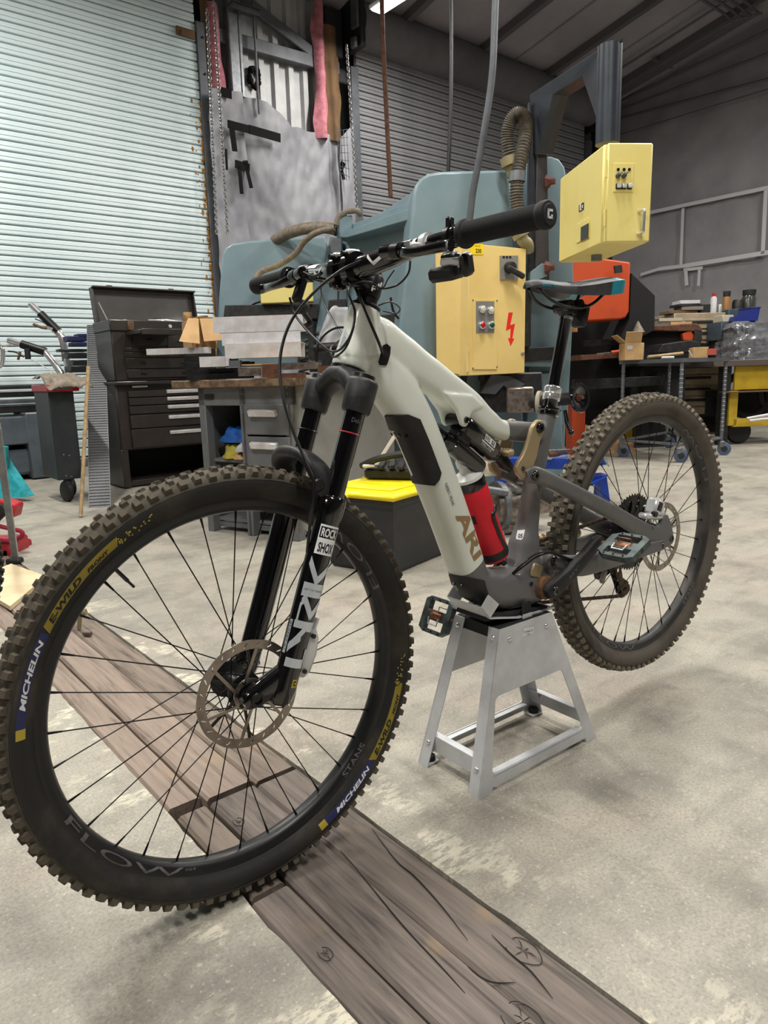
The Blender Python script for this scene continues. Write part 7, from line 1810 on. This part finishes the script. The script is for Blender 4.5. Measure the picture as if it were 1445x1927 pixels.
om('foot_plate', [(1090, 868), (1095, 842), (1250, 838), (1255, 862)], 7.9, .3, 'iron_dark', .004)
om('stripe', [(1156, 500), (1170, 498), (1172, 512), (1158, 514)], 7.48, .03, 'iron_dark', .002)
for k, (x, y) in enumerate(((1003, 640), (1012, 642), (1024, 638), (1036, 641))):
    p = at(x, 655, 7.1); tl = thing('punch_tool', p, 0, ('short steel punch tool at the left of the row behind the seat post', 'tall steel punch tool, second in the row behind the seat post', 'short steel punch tool, third in the row behind the seat post', 'tall steel punch tool at the right of the row behind the seat post')[k], 'punch', 'punch tools in a row')
    g = G(); h_ = .10 + .02 * (k % 2); obj('body', G().lathe([(0, 0), (.025, 0), (.025, .03), (.016, .035), (.016, h_), (.010, h_ + .01), (0, h_ + .01)], (0, 0, 0), (0, 0, 1), 14), 'steel_bar', tl); obj('ring', G().lathe([(.016, .06), (.024, .06), (.024, .075), (.016, .075)], (0, 0, 0), (0, 0, 1), 14, closed=True), 'iron_dark', tl)
t = thing('oil_cup', at(1078, 625, 6.6), 0, 'small brass sight glass hanging by the seat post', 'sight glass'); obj('glass', G().lathe([(0, 0), (.04, 0), (.04, .13), (0, .13)], (0, 0, 0), (0, 0, 1), 16), 'amber_jar', t); obj('cap', G().lathe([(0, .13), (.05, .13), (.05, .16), (0, .16)], (0, 0, 0), (0, 0, 1), 16), 'iron_dark', t); obj('bracket', G().box((-.1, .05, .20), (.3, .05, .08), b=.005), 'iron_dark', t)

# ---- table on casters
c1, c2, c3, c4 = on_floor(1190, 858), on_floor(1290, 868), on_floor(1357, 855), on_floor(1257, 845)
CT = thing('caster_table', c1, 0, 'grey steel table on four thin legs with blue casters', 'table'); o = c1.copy()
tp_ = [at(1163, 683, 7.05), at(1282, 681, 6.5), at(1352, 671, 7.0), at(1235, 668, 7.8)]
zt = .955
tp_ = [Vector((p.x, p.y, zt)) for p in (at(1165, 680, 7.15), at(1285, 676, 6.55), at(1375, 668, 7.05), at(1260, 666, 7.9))]
g = G().add([p - o for p in tp_] + [p - o - Vector((0, 0, .035)) for p in tp_], [[0, 1, 2, 3], [7, 6, 5, 4], [0, 4, 5, 1], [1, 5, 6, 2], [2, 6, 7, 3], [3, 7, 4, 0]]); obj('table_top', g, 'steel_grey', CT, smooth=0)
cen = (tp_[0] + tp_[1] + tp_[2] + tp_[3]) / 4; legs = [p.lerp(cen, .08) for p in tp_]
for p in legs:
    b_ = Vector((p.x, p.y, .13)); lg_ = obj('leg', G().cyl(p - o - Vector((0, 0, .03)), b_ - o, .017, 10), 'galv', CT)
    g = G()
    for k in range(16): g.lathe([(.0175, -.006), (.021, 0), (.0175, .006)], Vector((p.x, p.y, .25 + k * .04)) - o, (0, 0, 1), 10)
    tag(obj('thread', g, 'galv', lg_), kind='stuff')
    cw = obj('caster', G().lathe([(0, -.016), (.05, -.016), (.064, -.010), (.064, .010), (.05, .016), (0, .016)], Vector((p.x + .03, p.y - .01, .064)) - o, (.35, .9, 0), 22), 'caster_blue', CT)
    obj('caster_hub', G().lathe([(0, -.019), (.030, -.018), (.030, .018), (0, .019)], Vector((p.x + .03, p.y - .01, .064)) - o, (.35, .9, 0), 18), 'iron_dark', cw)
    obj('caster_fork', G().box(Vector((p.x + .01, p.y, .11)) - o, (.06, .05, .06), b=.006), 'galv', cw)
for a, b_ in ((0, 1), (1, 2), (2, 3), (3, 0)): obj('lower_rail', G().cyl(Vector((legs[a].x, legs[a].y, .17)) - o, Vector((legs[b_].x, legs[b_].y, .17)) - o, .014, 8), 'galv', CT)
def cbox(name, xl, xr, yt, yb, Y, dep, yaw, m, label, cat='box', flaps=False, sticker=None, lab_m='white_cloth'):
    lo, w, h = face(xl, xr, yt, yb, Y, yaw); lo.z = zt if flaps is not None and abs(lo.z - zt) < .08 else lo.z
    t = thing(name, lo, yaw, label, cat); obj('body', G().box((w / 2, dep / 2, h / 2), (w, dep, h), b=.003), m, t)
    if sticker: x0, x1, z0, z1 = sticker; obj('sticker', G().box((w * (x0 + x1) / 2, -.002, h * (z0 + z1) / 2), (w * (x1 - x0), .003, h * (z1 - z0))), lab_m, t, smooth=0)
    if flaps:
        obj('flap', G().box((w * .42, -.02, h + .05), (w * .85, .005, .12), Matrix.Rotation(.5, 3, 'X')), m, t, smooth=0); obj('flap', G().box((-.03, dep / 2, h + .04), (.12, dep, .005), Matrix.Rotation(.7, 3, 'Y')), m, t, smooth=0); obj('flap', G().box((w * .9, dep * .7, h + .05), (w * .4, .005, .12)), 'cardboard_side', t, smooth=0)
    return t
cbox('cardboard_box', 1175, 1211, 644, 676, 6.95, .26, PY - .2, 'cardboard', 'open cardboard box with raised flaps on the caster table', flaps=True, sticker=(.12, .40, .62, .85))
cbox('cardboard_box', 1304, 1332, 650, 670, 6.85, .20, PY - .3, 'cardboard', 'small taped cardboard box at the right end of the caster table', flaps=False, sticker=(.95, 1.55, .25, .85), lab_m='label_red')
lay('hammer_handle', Vector((at(1219, 668, 6.9).x, at(1219, 668, 6.9).y, zt + .022)), Vector((at(1285, 660, 6.95).x, at(1285, 660, 6.95).y, zt + .05)), .016, 'stick_wood', 'pale wooden hammer handle lying on the caster table', 'handle')
lay('pliers', Vector((at(1245, 672, 6.85).x, at(1245, 672, 6.85).y, zt + .012)), Vector((at(1268, 668, 6.85).x, at(1268, 668, 6.85).y, zt + .012)), .012, 'alu_bright', 'small bright pliers on the caster table', 'pliers')
lay('cutter', Vector((at(1296, 657, 6.8).x, at(1296, 657, 6.8).y, zt + .07)), Vector((at(1303, 667, 6.8).x, at(1303, 667, 6.8).y, zt + .012)), .006, 'alu_bright', 'thin bright blade leaning on the small taped box', 'blade')
lay('nippers', at(1122, 668, 7.3), at(1160, 664, 7.3), .018, 'iron_dark', 'orange handled nippers lying on the machine table', 'tool'); lay('nipper_grip', at(1150, 664, 7.28), at(1166, 662, 7.28), .022, 'orange_paint', 'bright orange tool grip on the machine table', 'grip'); lay('round_cap', at(1170, 663, 7.2), at(1174, 661, 7.2), .03, 'lamp_clear', 'round silver cap beside the open cardboard box', 'cap')

# ---- tan drawer cabinet, things on it
lo, w, h = face(1258, 1352, 590, 830, 8.6, PY)
CB = thing('drawer_cabinet', (lo.x, lo.y, 0), PY, 'tall tan steel cabinet with wide drawers by the right wall', 'cabinet')
ztop = lo.z + h; obj('body', G().box((w / 2, .35, ztop / 2 + .03), (w, .7, ztop - .06), b=.008), 'cabinet_tan', CB)
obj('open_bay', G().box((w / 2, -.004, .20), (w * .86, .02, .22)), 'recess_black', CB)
nd = 8
for k in range(nd):
    z = .40 + (ztop - .46) * (k + .5) / nd; hh = (ztop - .46) / nd - .02
    d_ = obj('drawer', G().box((w / 2, -.008, z), (w - .05, .03, hh), b=.004), 'cabinet_tan', CB); obj('drawer_pull', G().box((w / 2 - .02, -.028, z + hh * .18), (w * .56, .02, .030), b=.004), 'iron_dark', d_)
CBp = lambda x, y, z=0: CB.location + rotz(PY) @ Vector((x, y, ztop + z))
def book(x0, x1, y, z, hh, m, label, rz=0.0, dep=.22):
    o = obj('book', G().box(((x1 - x0) / 2, dep / 2, hh / 2), (x1 - x0, dep, hh), b=.003), m, loc=CBp(x0, y, z), rot=(0, 0, PY + rz)); tag(o, label, 'book')
book(-.05, .32, .02, .0, .035, 'kraft_brown', 'brown binder lying lowest at the left of the cabinet top', .1); book(.10, .36, .03, .036, .04, 'book_grey', 'grey book above the brown binder on the cabinet', -.05); book(.06, .34, .02, .077, .03, 'iron_dark', 'thin dark book in the pile on the cabinet', .04); book(.08, .32, .03, .108, .04, 'white_cloth', 'white topmost book of the pile on the cabinet', -.04)
book(.34, .50, .05, 0, .10, 'black_matte', 'black box lying right of the book pile on the cabinet', .0)
s_ = thing('spray_can', CBp(.50, .05), 0, 'white spray can with a red cap on the tan cabinet', 'spray can'); obj('can', G().lathe([(0, 0), (.036, 0), (.036, .16), (.024, .185), (0, .185)], (0, 0, 0), (0, 0, 1), 18), 'white_cloth', s_); obj('cap', G().lathe([(0, .185), (.022, .185), (.022, .225), (0, .228)], (0, 0, 0), (0, 0, 1), 14), 'paint_red', s_)
for (x, r, h_, m, lab, hd_) in ((.62, .03, .10, 'can_silver', 'small silver tin beside the spray can', None), (.70, .045, .19, 'amber_jar', 'dark jar with pale label behind the small tin', 'iron_dark'), (.84, .06, .15, 'iron_dark', 'dark bottle left of the glass flask', None), (.98, .08, .20, 'window_dark', 'wide glass flask with a black lid', 'black_matte')):
    s_ = thing('jar', CBp(x, .12), 0, lab + ' on the cabinet', 'jar'); obj('body', G().lathe([(0, 0), (r, 0), (r, h_ * .8), (r * .8, h_), (0, h_)], (0, 0, 0), (0, 0, 1), 18), m, s_)
    if hd_: obj('lid', G().lathe([(0, h_), (r * .9, h_), (r * .95, h_ + .06), (0, h_ + .06)], (0, 0, 0), (0, 0, 1), 18), hd_, s_)
# ---- low machine with papers between table and cabinet
t = thing('control_desk', at(1200, 640, 8.0), 0, 'dark control desk with an orange switch panel behind the boxes', 'control desk'); t.location.z = 0
def cp(name, pts, Y, dep, m, bev=.01): return prof(name, pts, Y, PY, dep, m, t, 0.0, bev)
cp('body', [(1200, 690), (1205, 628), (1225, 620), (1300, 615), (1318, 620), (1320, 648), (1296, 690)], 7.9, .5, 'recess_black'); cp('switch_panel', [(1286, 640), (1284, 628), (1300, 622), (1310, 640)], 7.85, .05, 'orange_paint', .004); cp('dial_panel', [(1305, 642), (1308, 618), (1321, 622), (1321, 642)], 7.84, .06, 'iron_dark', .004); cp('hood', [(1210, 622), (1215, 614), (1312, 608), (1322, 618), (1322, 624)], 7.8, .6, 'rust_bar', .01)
cp('tray', [(1238, 664), (1246, 648), (1300, 640), (1318, 644), (1316, 662)], 7.4, .3, 'iron_dark', .006)
for i, (a, b_, c, d_, m, lab) in enumerate(((1217, 1275, 610, 614, 'book_grey', 'grey folder lying lowest on the control desk'), (1220, 1285, 605, 610, 'conduit_sand', 'tan paper stack on the control desk'), (1240, 1284, 599, 605, 'tarp_cream', 'cream booklet on top of the papers on the desk'), (1262, 1302, 606, 612, 'cardboard', 'torn kraft paper at the right of the desk papers'))):
    lo, w, h = face(a, b_, c, d_, 7.85, PY); tag(obj('paper_stack', G().box((w / 2, .15, h / 2), (w, .3, h), b=.002), m, loc=lo, rot=(0, 0, PY)), lab, 'paper')
g = G(); p = at(1202, 630, 7.5); tag(obj('funnel', G().lathe([(.0, .13), (.008, .13), (.07, .0), (.062, .0), (.0, .10)], (0, 0, 0), (0, .2, 1), 18), 'conduit_sand', loc=at(1201, 628, 7.6)), 'grey paper cone standing behind the open cardboard box', 'funnel')
# ---- yellow bench at the right edge
lo, w, h = face(1362, 1500, 690, 838, 7.9, PY)
YB = thing('yellow_bench', (lo.x, lo.y, 0), PY, 'yellow steel bench with brown top cut by the right picture edge', 'workbench'); zt2 = at(1362, 690, 7.9).z
obj('top', G().box((w / 2 - .05, .35, zt2 + .035), (w + .3, .8, .07), b=.006), 'bench_top_brown', YB)
obj('side_post', G().box((.02, .10, zt2 / 2), (.09, .12, zt2), b=.006), 'iron_dark', YB)
z1, z2, z3 = at(1362, 735, 7.9).z, at(1362, 738, 7.9).z, at(1362, 790, 7.9).z
obj('front_panel', G().box((w / 2 + .10, .05, (zt2 + z1) / 2), (w, .03, zt2 - z1), b=.004), 'bench_yellow', YB); obj('ledge', G().box((w / 2, .0, z2), (w + .1, .14, .012)), 'kraft_brown', YB, smooth=0)
obj('post', G().box((.09, .04, (z2 + z3) / 2 - .03), (.10, .06, z2 - z3 + .08), b=.004), 'bench_yellow', YB); obj('lower_beam', G().box((w / 2 + .1, .04, z3 - .04), (w, .06, .09), b=.004), 'bench_yellow', YB)
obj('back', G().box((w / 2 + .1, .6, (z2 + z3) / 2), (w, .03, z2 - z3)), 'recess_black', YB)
for x in (.25, .9): obj('foot', G().lathe([(0, -.03), (.12, -.03), (.14, 0), (.12, .03), (0, .03)], (x, .15, .14), (.2, 1, 0), 20), 'black_matte', YB)
for k, (x, lab) in enumerate(((.42, 'left'), (.85, 'right'))):
    ty = thing('spare_tire', lo + rotz(PY) @ Vector((x, .32, 0)), PY, f'black spare tyre leaning inside the yellow bench, the {lab} one', 'tire', 'spare tyres in the yellow bench'); ty.location.z = z3 + .02
    g = G(); P = [Vector((.26 * math.cos(q), .04 * math.sin(q), .24 + .24 * math.sin(q))) for q in [2 * PI * i / 40 for i in range(40)]]; obj('casing', G().tube(P, [.035 + .004 * (i % 2) for i in range(40)], 10, closed=True), 'black_matte', ty, smooth=25)
lay('rod', at(1405, 788, 7.85), at(1460, 778, 7.8), .018, 'alu_bright', 'bright metal rod lying in the yellow bench, upper one', 'rod'); lay('rod', at(1410, 792, 7.75), at(1460, 786, 7.7), .014, 'alu_bright', 'bright metal rod lying in the yellow bench, lower one', 'rod')
# plastic-wrapped block on it
lo, w, h = face(1376, 1520, 618, 690, 7.95, PY)
def wrap(u, v):
    a = u * 2 * PI; zz_ = v; r = 1 + .10 * nz((math.cos(a) * 5, math.sin(a) * 5, v * 7)) + .06 * nz((math.cos(a) * 14, math.sin(a) * 14, v * 16))
    c_, s2 = math.cos(a), math.sin(a); c_ = math.copysign(abs(c_) ** .4, c_); s2 = math.copysign(abs(s2) ** .4, s2); k = 1 if v < .93 else .02
    return Vector((w / 2 + .02 + w / 2 * .86 * c_ * r * k, .3 + .28 * s2 * r * k, h * min(1.0, v / .93) * (1 + .12 * nz((c_ * 3, s2 * 3, 1)))))
t = thing('wrapped_block', (lo.x, lo.y, zt2 + .07), PY, 'large block wrapped in crinkled clear plastic on the yellow bench', 'package'); obj('wrap', G().grid(60, 22, wrap), 'plastic_wrap', t, smooth=50); obj('block', G().box((w / 2 + .06, .3, h * .45), (w * .66, .40, h * .84), b=.01), 'recess_black', t)
lo, w, h = face(1356, 1420, 606, 640, 8.3, PY); t = thing('steel_crate', lo, PY, 'blue grey steel case behind the plastic-wrapped block', 'case'); obj('case', G().box((w / 2, .2, h / 2), (w, .4, h), b=.006), 'crate_blue_grey', t); obj('label_plate', G().box((w * .62, -.004, h * .6), (w * .18, .006, h * .45)), 'conduit_sand', t, smooth=0); obj('handle_plate', G().box((w * .2, -.004, h * .5), (w * .18, .006, h * .4)), 'iron_dark', t, smooth=0)
t.location.z = max(t.location.z, 1.0); CZ = t.location.z + h
obj('stand_leg', G().box((w / 2, .2, (zt2 + .07 - t.location.z) / 2), (w * .8, .3, t.location.z - zt2 - .07), b=.004), 'iron_dark', t)
def onc(name, xl, xr, yt, m, label, cat, dep=.2, dz=0.0):
    lo, w, h = face(xl, xr, yt, 606, 8.3, PY); ob = obj(name, G().box((w / 2, dep / 2, (h) / 2), (w, dep, h), b=.006), m, loc=(lo.x, lo.y, CZ + dz), rot=(0, 0, PY)); tag(ob, label, cat)
onc('carton', 1359, 1380, 593, 'tarp_cream', 'small cream carton on the blue grey case', 'carton')
t = thing('parts_bin', at(1381, 606, 8.2), PY, 'dark blue plastic parts bin on the blue grey case', 'bin'); t.location.z = CZ
g = G(); g.prism([(0, 0), (.28, 0), (.30, .14), (.20, .14), (.18, .07), (.01, .05)], lambda a, b_, hh: Vector((a, hh, b_)), 0, .25); obj('bin_body', g, 'bin_blue', t, smooth=0); obj('bin_rim', G().box((.25, .125, .142), (.12, .26, .012), b=.003), 'bin_blue', t)
onc('folded_bag', 1394, 1446, 578, 'crate_blue_grey', 'folded dark canvas bag behind the blue bin', 'bag', .3); bpy.data.objects['folded_bag'].location.y += .3
# ---- yellow crate and paper bags on the floor
t = thing('yellow_crate', on_floor(1190, 838), .1, 'small yellow plastic crate on the floor seen through the rear wheel', 'crate'); 
for (x, y, sx, sy) in ((.0, 0, .30, .02), (0, .24, .30, .02), (-.14, .12, .02, .24), (.14, .12, .02, .24)): obj('wall', G().box((x, y, .11), (sx, sy, .18), b=.004), 'bench_yellow', t)
obj('base', G().box((0, .12, .02), (.30, .26, .03), b=.004), 'bench_yellow', t); obj('opening', G().box((.06, -.012, .11), (.12, .006, .10)), 'recess_black', t, smooth=0)
heap('paper_bag', on_floor(1098, 846), (.16, .12, .22), 'paper_bag', 'crumpled brown paper bag standing left of the rear tyre', 'paper bag', 3.3); heap('paper_bag', on_floor(1160, 850), (.22, .14, .15), 'paper_bag', 'crumpled brown paper lying behind the rear wheel spokes', 'paper bag', 6.1)
# ---- blue sawhorse jack
jb = on_floor(1060, 950); JK = thing('blue_sawhorse', jb, 0, 'blue steel sawhorse with flared legs behind the rear tyre', 'sawhorse'); o = jb.copy()
def jpx(pts, Y, dep, nm, y0=0): return prof(nm, pts, Y, PY, dep, 'jack_blue', JK, y0, .004)
jpx([(930, 880), (932, 862), (1142, 862), (1143, 874), (1085, 884)], 4.25, .10, 'top_beam'); jpx([(938, 945), (942, 900), (1090, 898), (1143, 893), (1142, 905), (1120, 912), (1100, 918), (960, 920)], 4.25, .10, 'cross_beam')
jpx([(1110, 910), (1142, 897), (1150, 955), (1140, 958), (1128, 915)], 4.25, .08, 'leg'); jpx([(932, 960), (936, 900), (952, 900), (946, 960)], 4.25, .08, 'leg'); jpx([(1122, 960), (1128, 905), (1138, 905), (1134, 960)], 4.55, .08, 'leg'); jpx([(956, 960), (960, 900), (970, 900), (966, 960)], 4.55, .08, 'leg')
for i, (a, b_, y, m) in enumerate(((1030, 1072, 851, 'steel_bar'), (1034, 1066, 856, 'rust_bar'), (1028, 1070, 861, 'alu_bright'))):
    lay('flat_bar', at(a, y, 4.25), at(b_, y - 2, 4.4), .014, m, ('grey', 'rusty', 'bright')[i] + ' flat bar lying on the blue sawhorse', 'bar', .4)
# gearbox casting behind the bottle
t = thing('gearbox', on_floor(968, 1000), .3, 'dirty aluminium gearbox casting on the floor behind the bottle', 'gearbox')
obj('housing', G().loft([ring(Vector((x, 0, .15)), Vector((1, 0, 0)), Vector((0, 0, 1)), a, a, 18) for x, a in ((-.18, .05), (-.14, .11), (-.02, .13), (.06, .10), (.10, .07), (.22, .06))]), 'steel_bar', t); obj('flange', G().lathe([(0, -.015), (.14, -.015), (.14, .015), (0, .015)], (-.10, 0, .15), (1, 0, 0), 20), 'galv', t)
obj('cover', G().box((.0, -.06, .26), (.12, .12, .06), b=.015), 'galv', t); obj('pipe_stub', G().cyl((-.10, -.1, .24), (-.28, -.1, .28), .022, 10), 'galv', t); obj('sump', G().box((0, 0, .04), (.22, .16, .07), b=.015), 'steel_bar', t)
# ---- black tote with yellow lid and bags on it
lf, ff, rf_ = on_floor(618, 1072), on_floor(742, 1088), on_floor(880, 1048)
yaw = math.atan2(ff.y - lf.y, ff.x - lf.x); yaw = -.62; tx = Vector((math.cos(yaw), math.sin(yaw), 0)); ty_ = Vector((-tx.y, tx.x, 0)); wT = .40; dT = .60; org = ff - tx * wT
TT_ = thing('storage_tote', org, yaw, 'black storage tote with a bright yellow lid behind the down tube', 'tote'); hT = .345
g = G(); rings = []
for z, i in ((0, .03), (.02, .02), (hT - .03, 0.0), (hT - .03, -.012), (hT, -.012)):
    rings.append([Vector((a, b_, z)) for a, b_ in ((i, i), (wT - i, i), (wT - i, dT - i), (i, dT - i))])
tb = obj('tub', G().loft(rings), 'tote_black', TT_, smooth=0); md = tb.modifiers.new('b', 'BEVEL'); md.width = .012; md.segments = 2
ld = obj('lid', G().box((wT / 2, dT / 2, hT + .014), (wT + .06, dT + .06, .030), b=.012), 'lid_yellow', TT_); obj('lid_ridge', G().box((wT / 2, dT / 2, hT + .032), (wT - .08, dT - .10, .016), b=.006), 'lid_yellow', ld); obj('latch', G().box((wT * .35, -.045, hT + .012), (.11, .03, .022), b=.006), 'lid_yellow', ld)
lb_ = obj('sticker', G().box((.09, -.004 + .008, .17), (.13, .004, .10)), 'decal_white', TT_, smooth=0); obj('sticker_sun', G().lathe([(0, .001), (.035, .001)], (.10, .002, .165), (0, -1, 0), 12), 'bench_yellow', lb_); obj('sticker_band', G().box((.09, .001, .126), (.13, .003, .014)), 'bench_yellow', lb_, smooth=0)
tz = lambda x, y, z: org + tx * x + ty_ * y + Vector((0, 0, hT + z))
t = thing('tripod_case', tz(.14, .30, .045), yaw + .3, 'open black equipment case with a folded frame lying on the yellow lid', 'case')
obj('shell', G().box((.10, .12, .025), (.36, .34, .05), b=.012), 'black_matte', t)
for k in range(6): obj('rib', G().box((-.02 + .05 * k, .05 + .015 * (k % 2), .058), (.03, .26, .016), rotz(.25), b=.004), 'black_gloss' if k % 2 else 'black_matte', t)
obj('strap', G().tube(crom([(-.10, -.02, .06), (.0, -.06, .10), (.12, -.04, .12), (.24, .0, .11), (.30, .06, .07)], 5), .016, 8), 'black_matte', t); obj('buckle', G().box((-.05, -.06, .065), (.06, .02, .014), rotz(.4), b=.004), 'alu_bright', t)
t = thing('lid_prop', tz(-.02, .34, .02), 0, 'pale aluminium bar leaning from the tote up to the bench side', 'bar'); o = t.location.copy()
a, b_ = at(690, 905, 3.45) - o, at(742, 822, 3.7) - o; obj('bar', G().box((a + b_) / 2, ((b_ - a).length, .02, .035), basis(b_ - a, (0, -1, .2)), b=.003), 'tarp_cream', t); obj('shoe', G().box(at(680, 918, 3.42) - o, (.12, .05, .05), basis(b_ - a, (0, -1, .2)), b=.01), 'yellow_cloth', t)
heap('hand_towel', on_floor(925, 905), (.07, .07, .10), 'tarp_cream', 'crumpled cream towel seen behind the shock', 'towel', 2.9); bpy.data.objects['hand_towel'].location = at(918, 893, 3.9)
# ---- foreground left: ladder leg, red jack, teal stand, board, second bike
t = thing('teal_jack_stand', on_floor(20, 936), 0, 'teal painted steel jack stand in front of the lathe', 'jack stand'); o = t.location.copy()
v = [at(-30, 940, 5.4), at(50, 935, 5.4), at(12, 880, 5.5), at(-6, 850, 5.5)]; v = [q - o for q in v]; dp = Vector((.04, .05, 0))
obj('leg_plate', G().add(v + [q + dp for q in v], [[0, 1, 2, 3], [7, 6, 5, 4], [0, 4, 5, 1], [1, 5, 6, 2], [2, 6, 7, 3], [3, 7, 4, 0]]), 'teal_plastic', t, smooth=0); obj('post', G().cyl(at(5, 885, 5.5) - o, at(4, 840, 5.5) - o, .045, 12), 'teal_plastic', t)
t = thing('step_ladder', on_floor(30, 1058), 0, 'worn aluminium ladder rail standing at the left picture edge', 'ladder'); o = t.location.copy()
a, b_ = Vector((0, 0, 0)), at(-6, 800, 3.2) - o; d_ = b_ - a; R = basis(d_, (0, -1, 0)); obj('rail', G().box(d_ / 2, (d_.length, .012, .052), R, b=.003), 'alu_raw', t); obj('rail_lip', G().box(d_ / 2 + R @ Vector((0, -.012, .024)), (d_.length, .03, .006), R), 'galv', t)
obj('foot', G().box((0, -.01, .01), (.07, .06, .03), b=.008), 'black_matte', t)
for f_ in (.10, .62, .88): obj('rivet', G().lathe([(0, .006), (.008, .004), (.011, 0)], d_ * f_ + Vector((0, -.010, 0)), (0, -1, 0), 10), 'chrome', t)
t = thing('red_floor_jack', on_floor(-4, 1050), 0, 'red steel trolley jack partly hidden by the ladder rail', 'jack'); o = t.location.copy(); Y = o.y + .05
for nm, (x0, y0, x1, y1), dep in (('body', (-50, 1022, 24, 1052), .2), ('side', (-50, 1035, 20, 1056), .26)): lo, w, h = face(x0, x1, y0, y1, Y, .05); obj(nm, G().box(lo - o + Vector((w / 2, dep / 2, h / 2)), (w, dep, h), b=.01), 'paint_red', t)
obj('handle_loop', G().tube(crom([at(-10, 988, Y) - o, at(20, 995, Y) - o, at(40, 1000, Y) - o, at(40, 1010, Y) - o, at(20, 1018, Y) - o, at(-10, 1016, Y) - o], 5), .012, 8), 'red_rag', t)
obj('saddle_pad', G().box(at(18, 955, Y + .1) - o, (.10, .1, .08), basis((1, 0, -.35)), b=.01), 'paint_red', t); obj('tube', G().tube(crom([at(-20, 985, Y) - o, at(0, 965, Y) - o, at(12, 955, Y) - o], 4), .03, 10), 'iron_dark', t)
bd0 = [on_floor(-60, 1100), on_floor(22, 1068), on_floor(88, 1092), on_floor(20, 1150)]; g = G().add([Vector((q.x, q.y, .002)) for q in bd0] + [Vector((q.x, q.y, .020)) for q in bd0], [[3, 2, 1, 0], [4, 5, 6, 7], [0, 1, 5, 4], [1, 2, 6, 5], [2, 3, 7, 6], [3, 0, 4, 7]]); tag(obj('plywood_board', g, 'plywood', smooth=0), 'pale plywood board lying on the floor at the left edge', 'board')
# second bicycle: only the front of its tyre is in the picture
SB = thing('second_bicycle', on_floor(-60, 1215), 0, 'black bicycle tyre of a second bike at the left picture edge', 'bicycle'); o = SB.location.copy()
cc = Vector((-1.53, 2.06, .345)); tan = Vector((-.93, -.36, 0)).normalized(); aw = Vector((-tan.y, tan.x, 0)); g = G(); rings = []
def w2(a, r, l): return cc + tan * (r * math.cos(a)) + Vector((0, 0, 1)) * (r * math.sin(a)) + aw * l - o
prf = TIRE + [(r, -l) for r, l in TIRE[-2::-1]]
g.loft([[w2(2 * PI * k / 72, r - .025, l) for r, l in prf] for k in range(72)], closed=True, caps=False); obj('tire', g, 'black_matte', SB, smooth=60)
g = G()
for k in range(72):
    for l, r, nn in ((.020, .335, .6), (-.020, .335, -.6), (.007, .340, .1), (-.007, .340, -.1)):
        a = 2 * PI * (k + (.5 if abs(l) < .01 else 0)) / 72; p = w2(a, r, l); rd = (tan * math.cos(a) + Vector((0, 0, 1)) * math.sin(a)); nr_ = (rd + aw * nn).normalized(); tg = (-tan * math.sin(a) + Vector((0, 0, 1)) * math.cos(a)); g.box(p, (.012, .011, .014), Matrix((tg, nr_.cross(tg), nr_)).transposed(), b=.002)
tag(obj('tread_knobs', g, 'black_matte', SB.children[0], smooth=0), kind='stuff')
g = G(); g.loft([[w2(2 * PI * k / 60, r, l) for r, l in ((.290, .014), (.275, .010), (.270, 0), (.275, -.010), (.290, -.014))] for k in range(60)], closed=True, caps=False); obj('rim', g, 'black_satin', SB)
for k in range(16): obj('spoke', G().tube([w2(2 * PI * k / 16 + .5, .02, .03 if k % 2 else -.03), w2(2 * PI * k / 16, .272, 0)], .0011, 5), 'spoke_black', SB)
obj('hub', G().cyl(w2(0, 0, -.05), w2(0, 0, .05), .018, 14), 'black_satin', SB)
# small caster dolly piece lying on the planks behind the front wheel
t = thing('pull_ring', on_floor(118, 1185), 0, 'small cream plastic ring with a brass pin on the planks behind the front wheel', 'ring'); o = t.location.copy(); q = on_floor(120, 1190)
obj('ring', G().tube([Vector((-.03 + .0 + .05 * math.cos(a) * .5, .06 * math.cos(a) * .4, .075 + .065 * math.sin(a))) for a in [2 * PI * k / 24 for k in range(24)]], .010, 8, closed=True), 'tarp_cream', t)
obj('pin', G().cyl((.06, 0, .004), (.075, 0, .095), .008, 10).cyl((.060, 0, .06), (.092, 0, .065), .012, 12), 'brass_olive', t)
tag(obj('steel_pin', G().cyl((0, 0, .008), (.03, -.01, .008), .008, 12), 'steel_bar', loc=on_floor(158, 1196)), 'short steel pin lying on the planks behind the front wheel', 'pin')
_t = bpy.data.objects['control_desk']
prof('desk_leg', [(1206, 862), (1206, 690), (1290, 690), (1288, 862)], 8.0, PY, .3, 'recess_black', _t, 0, .01)
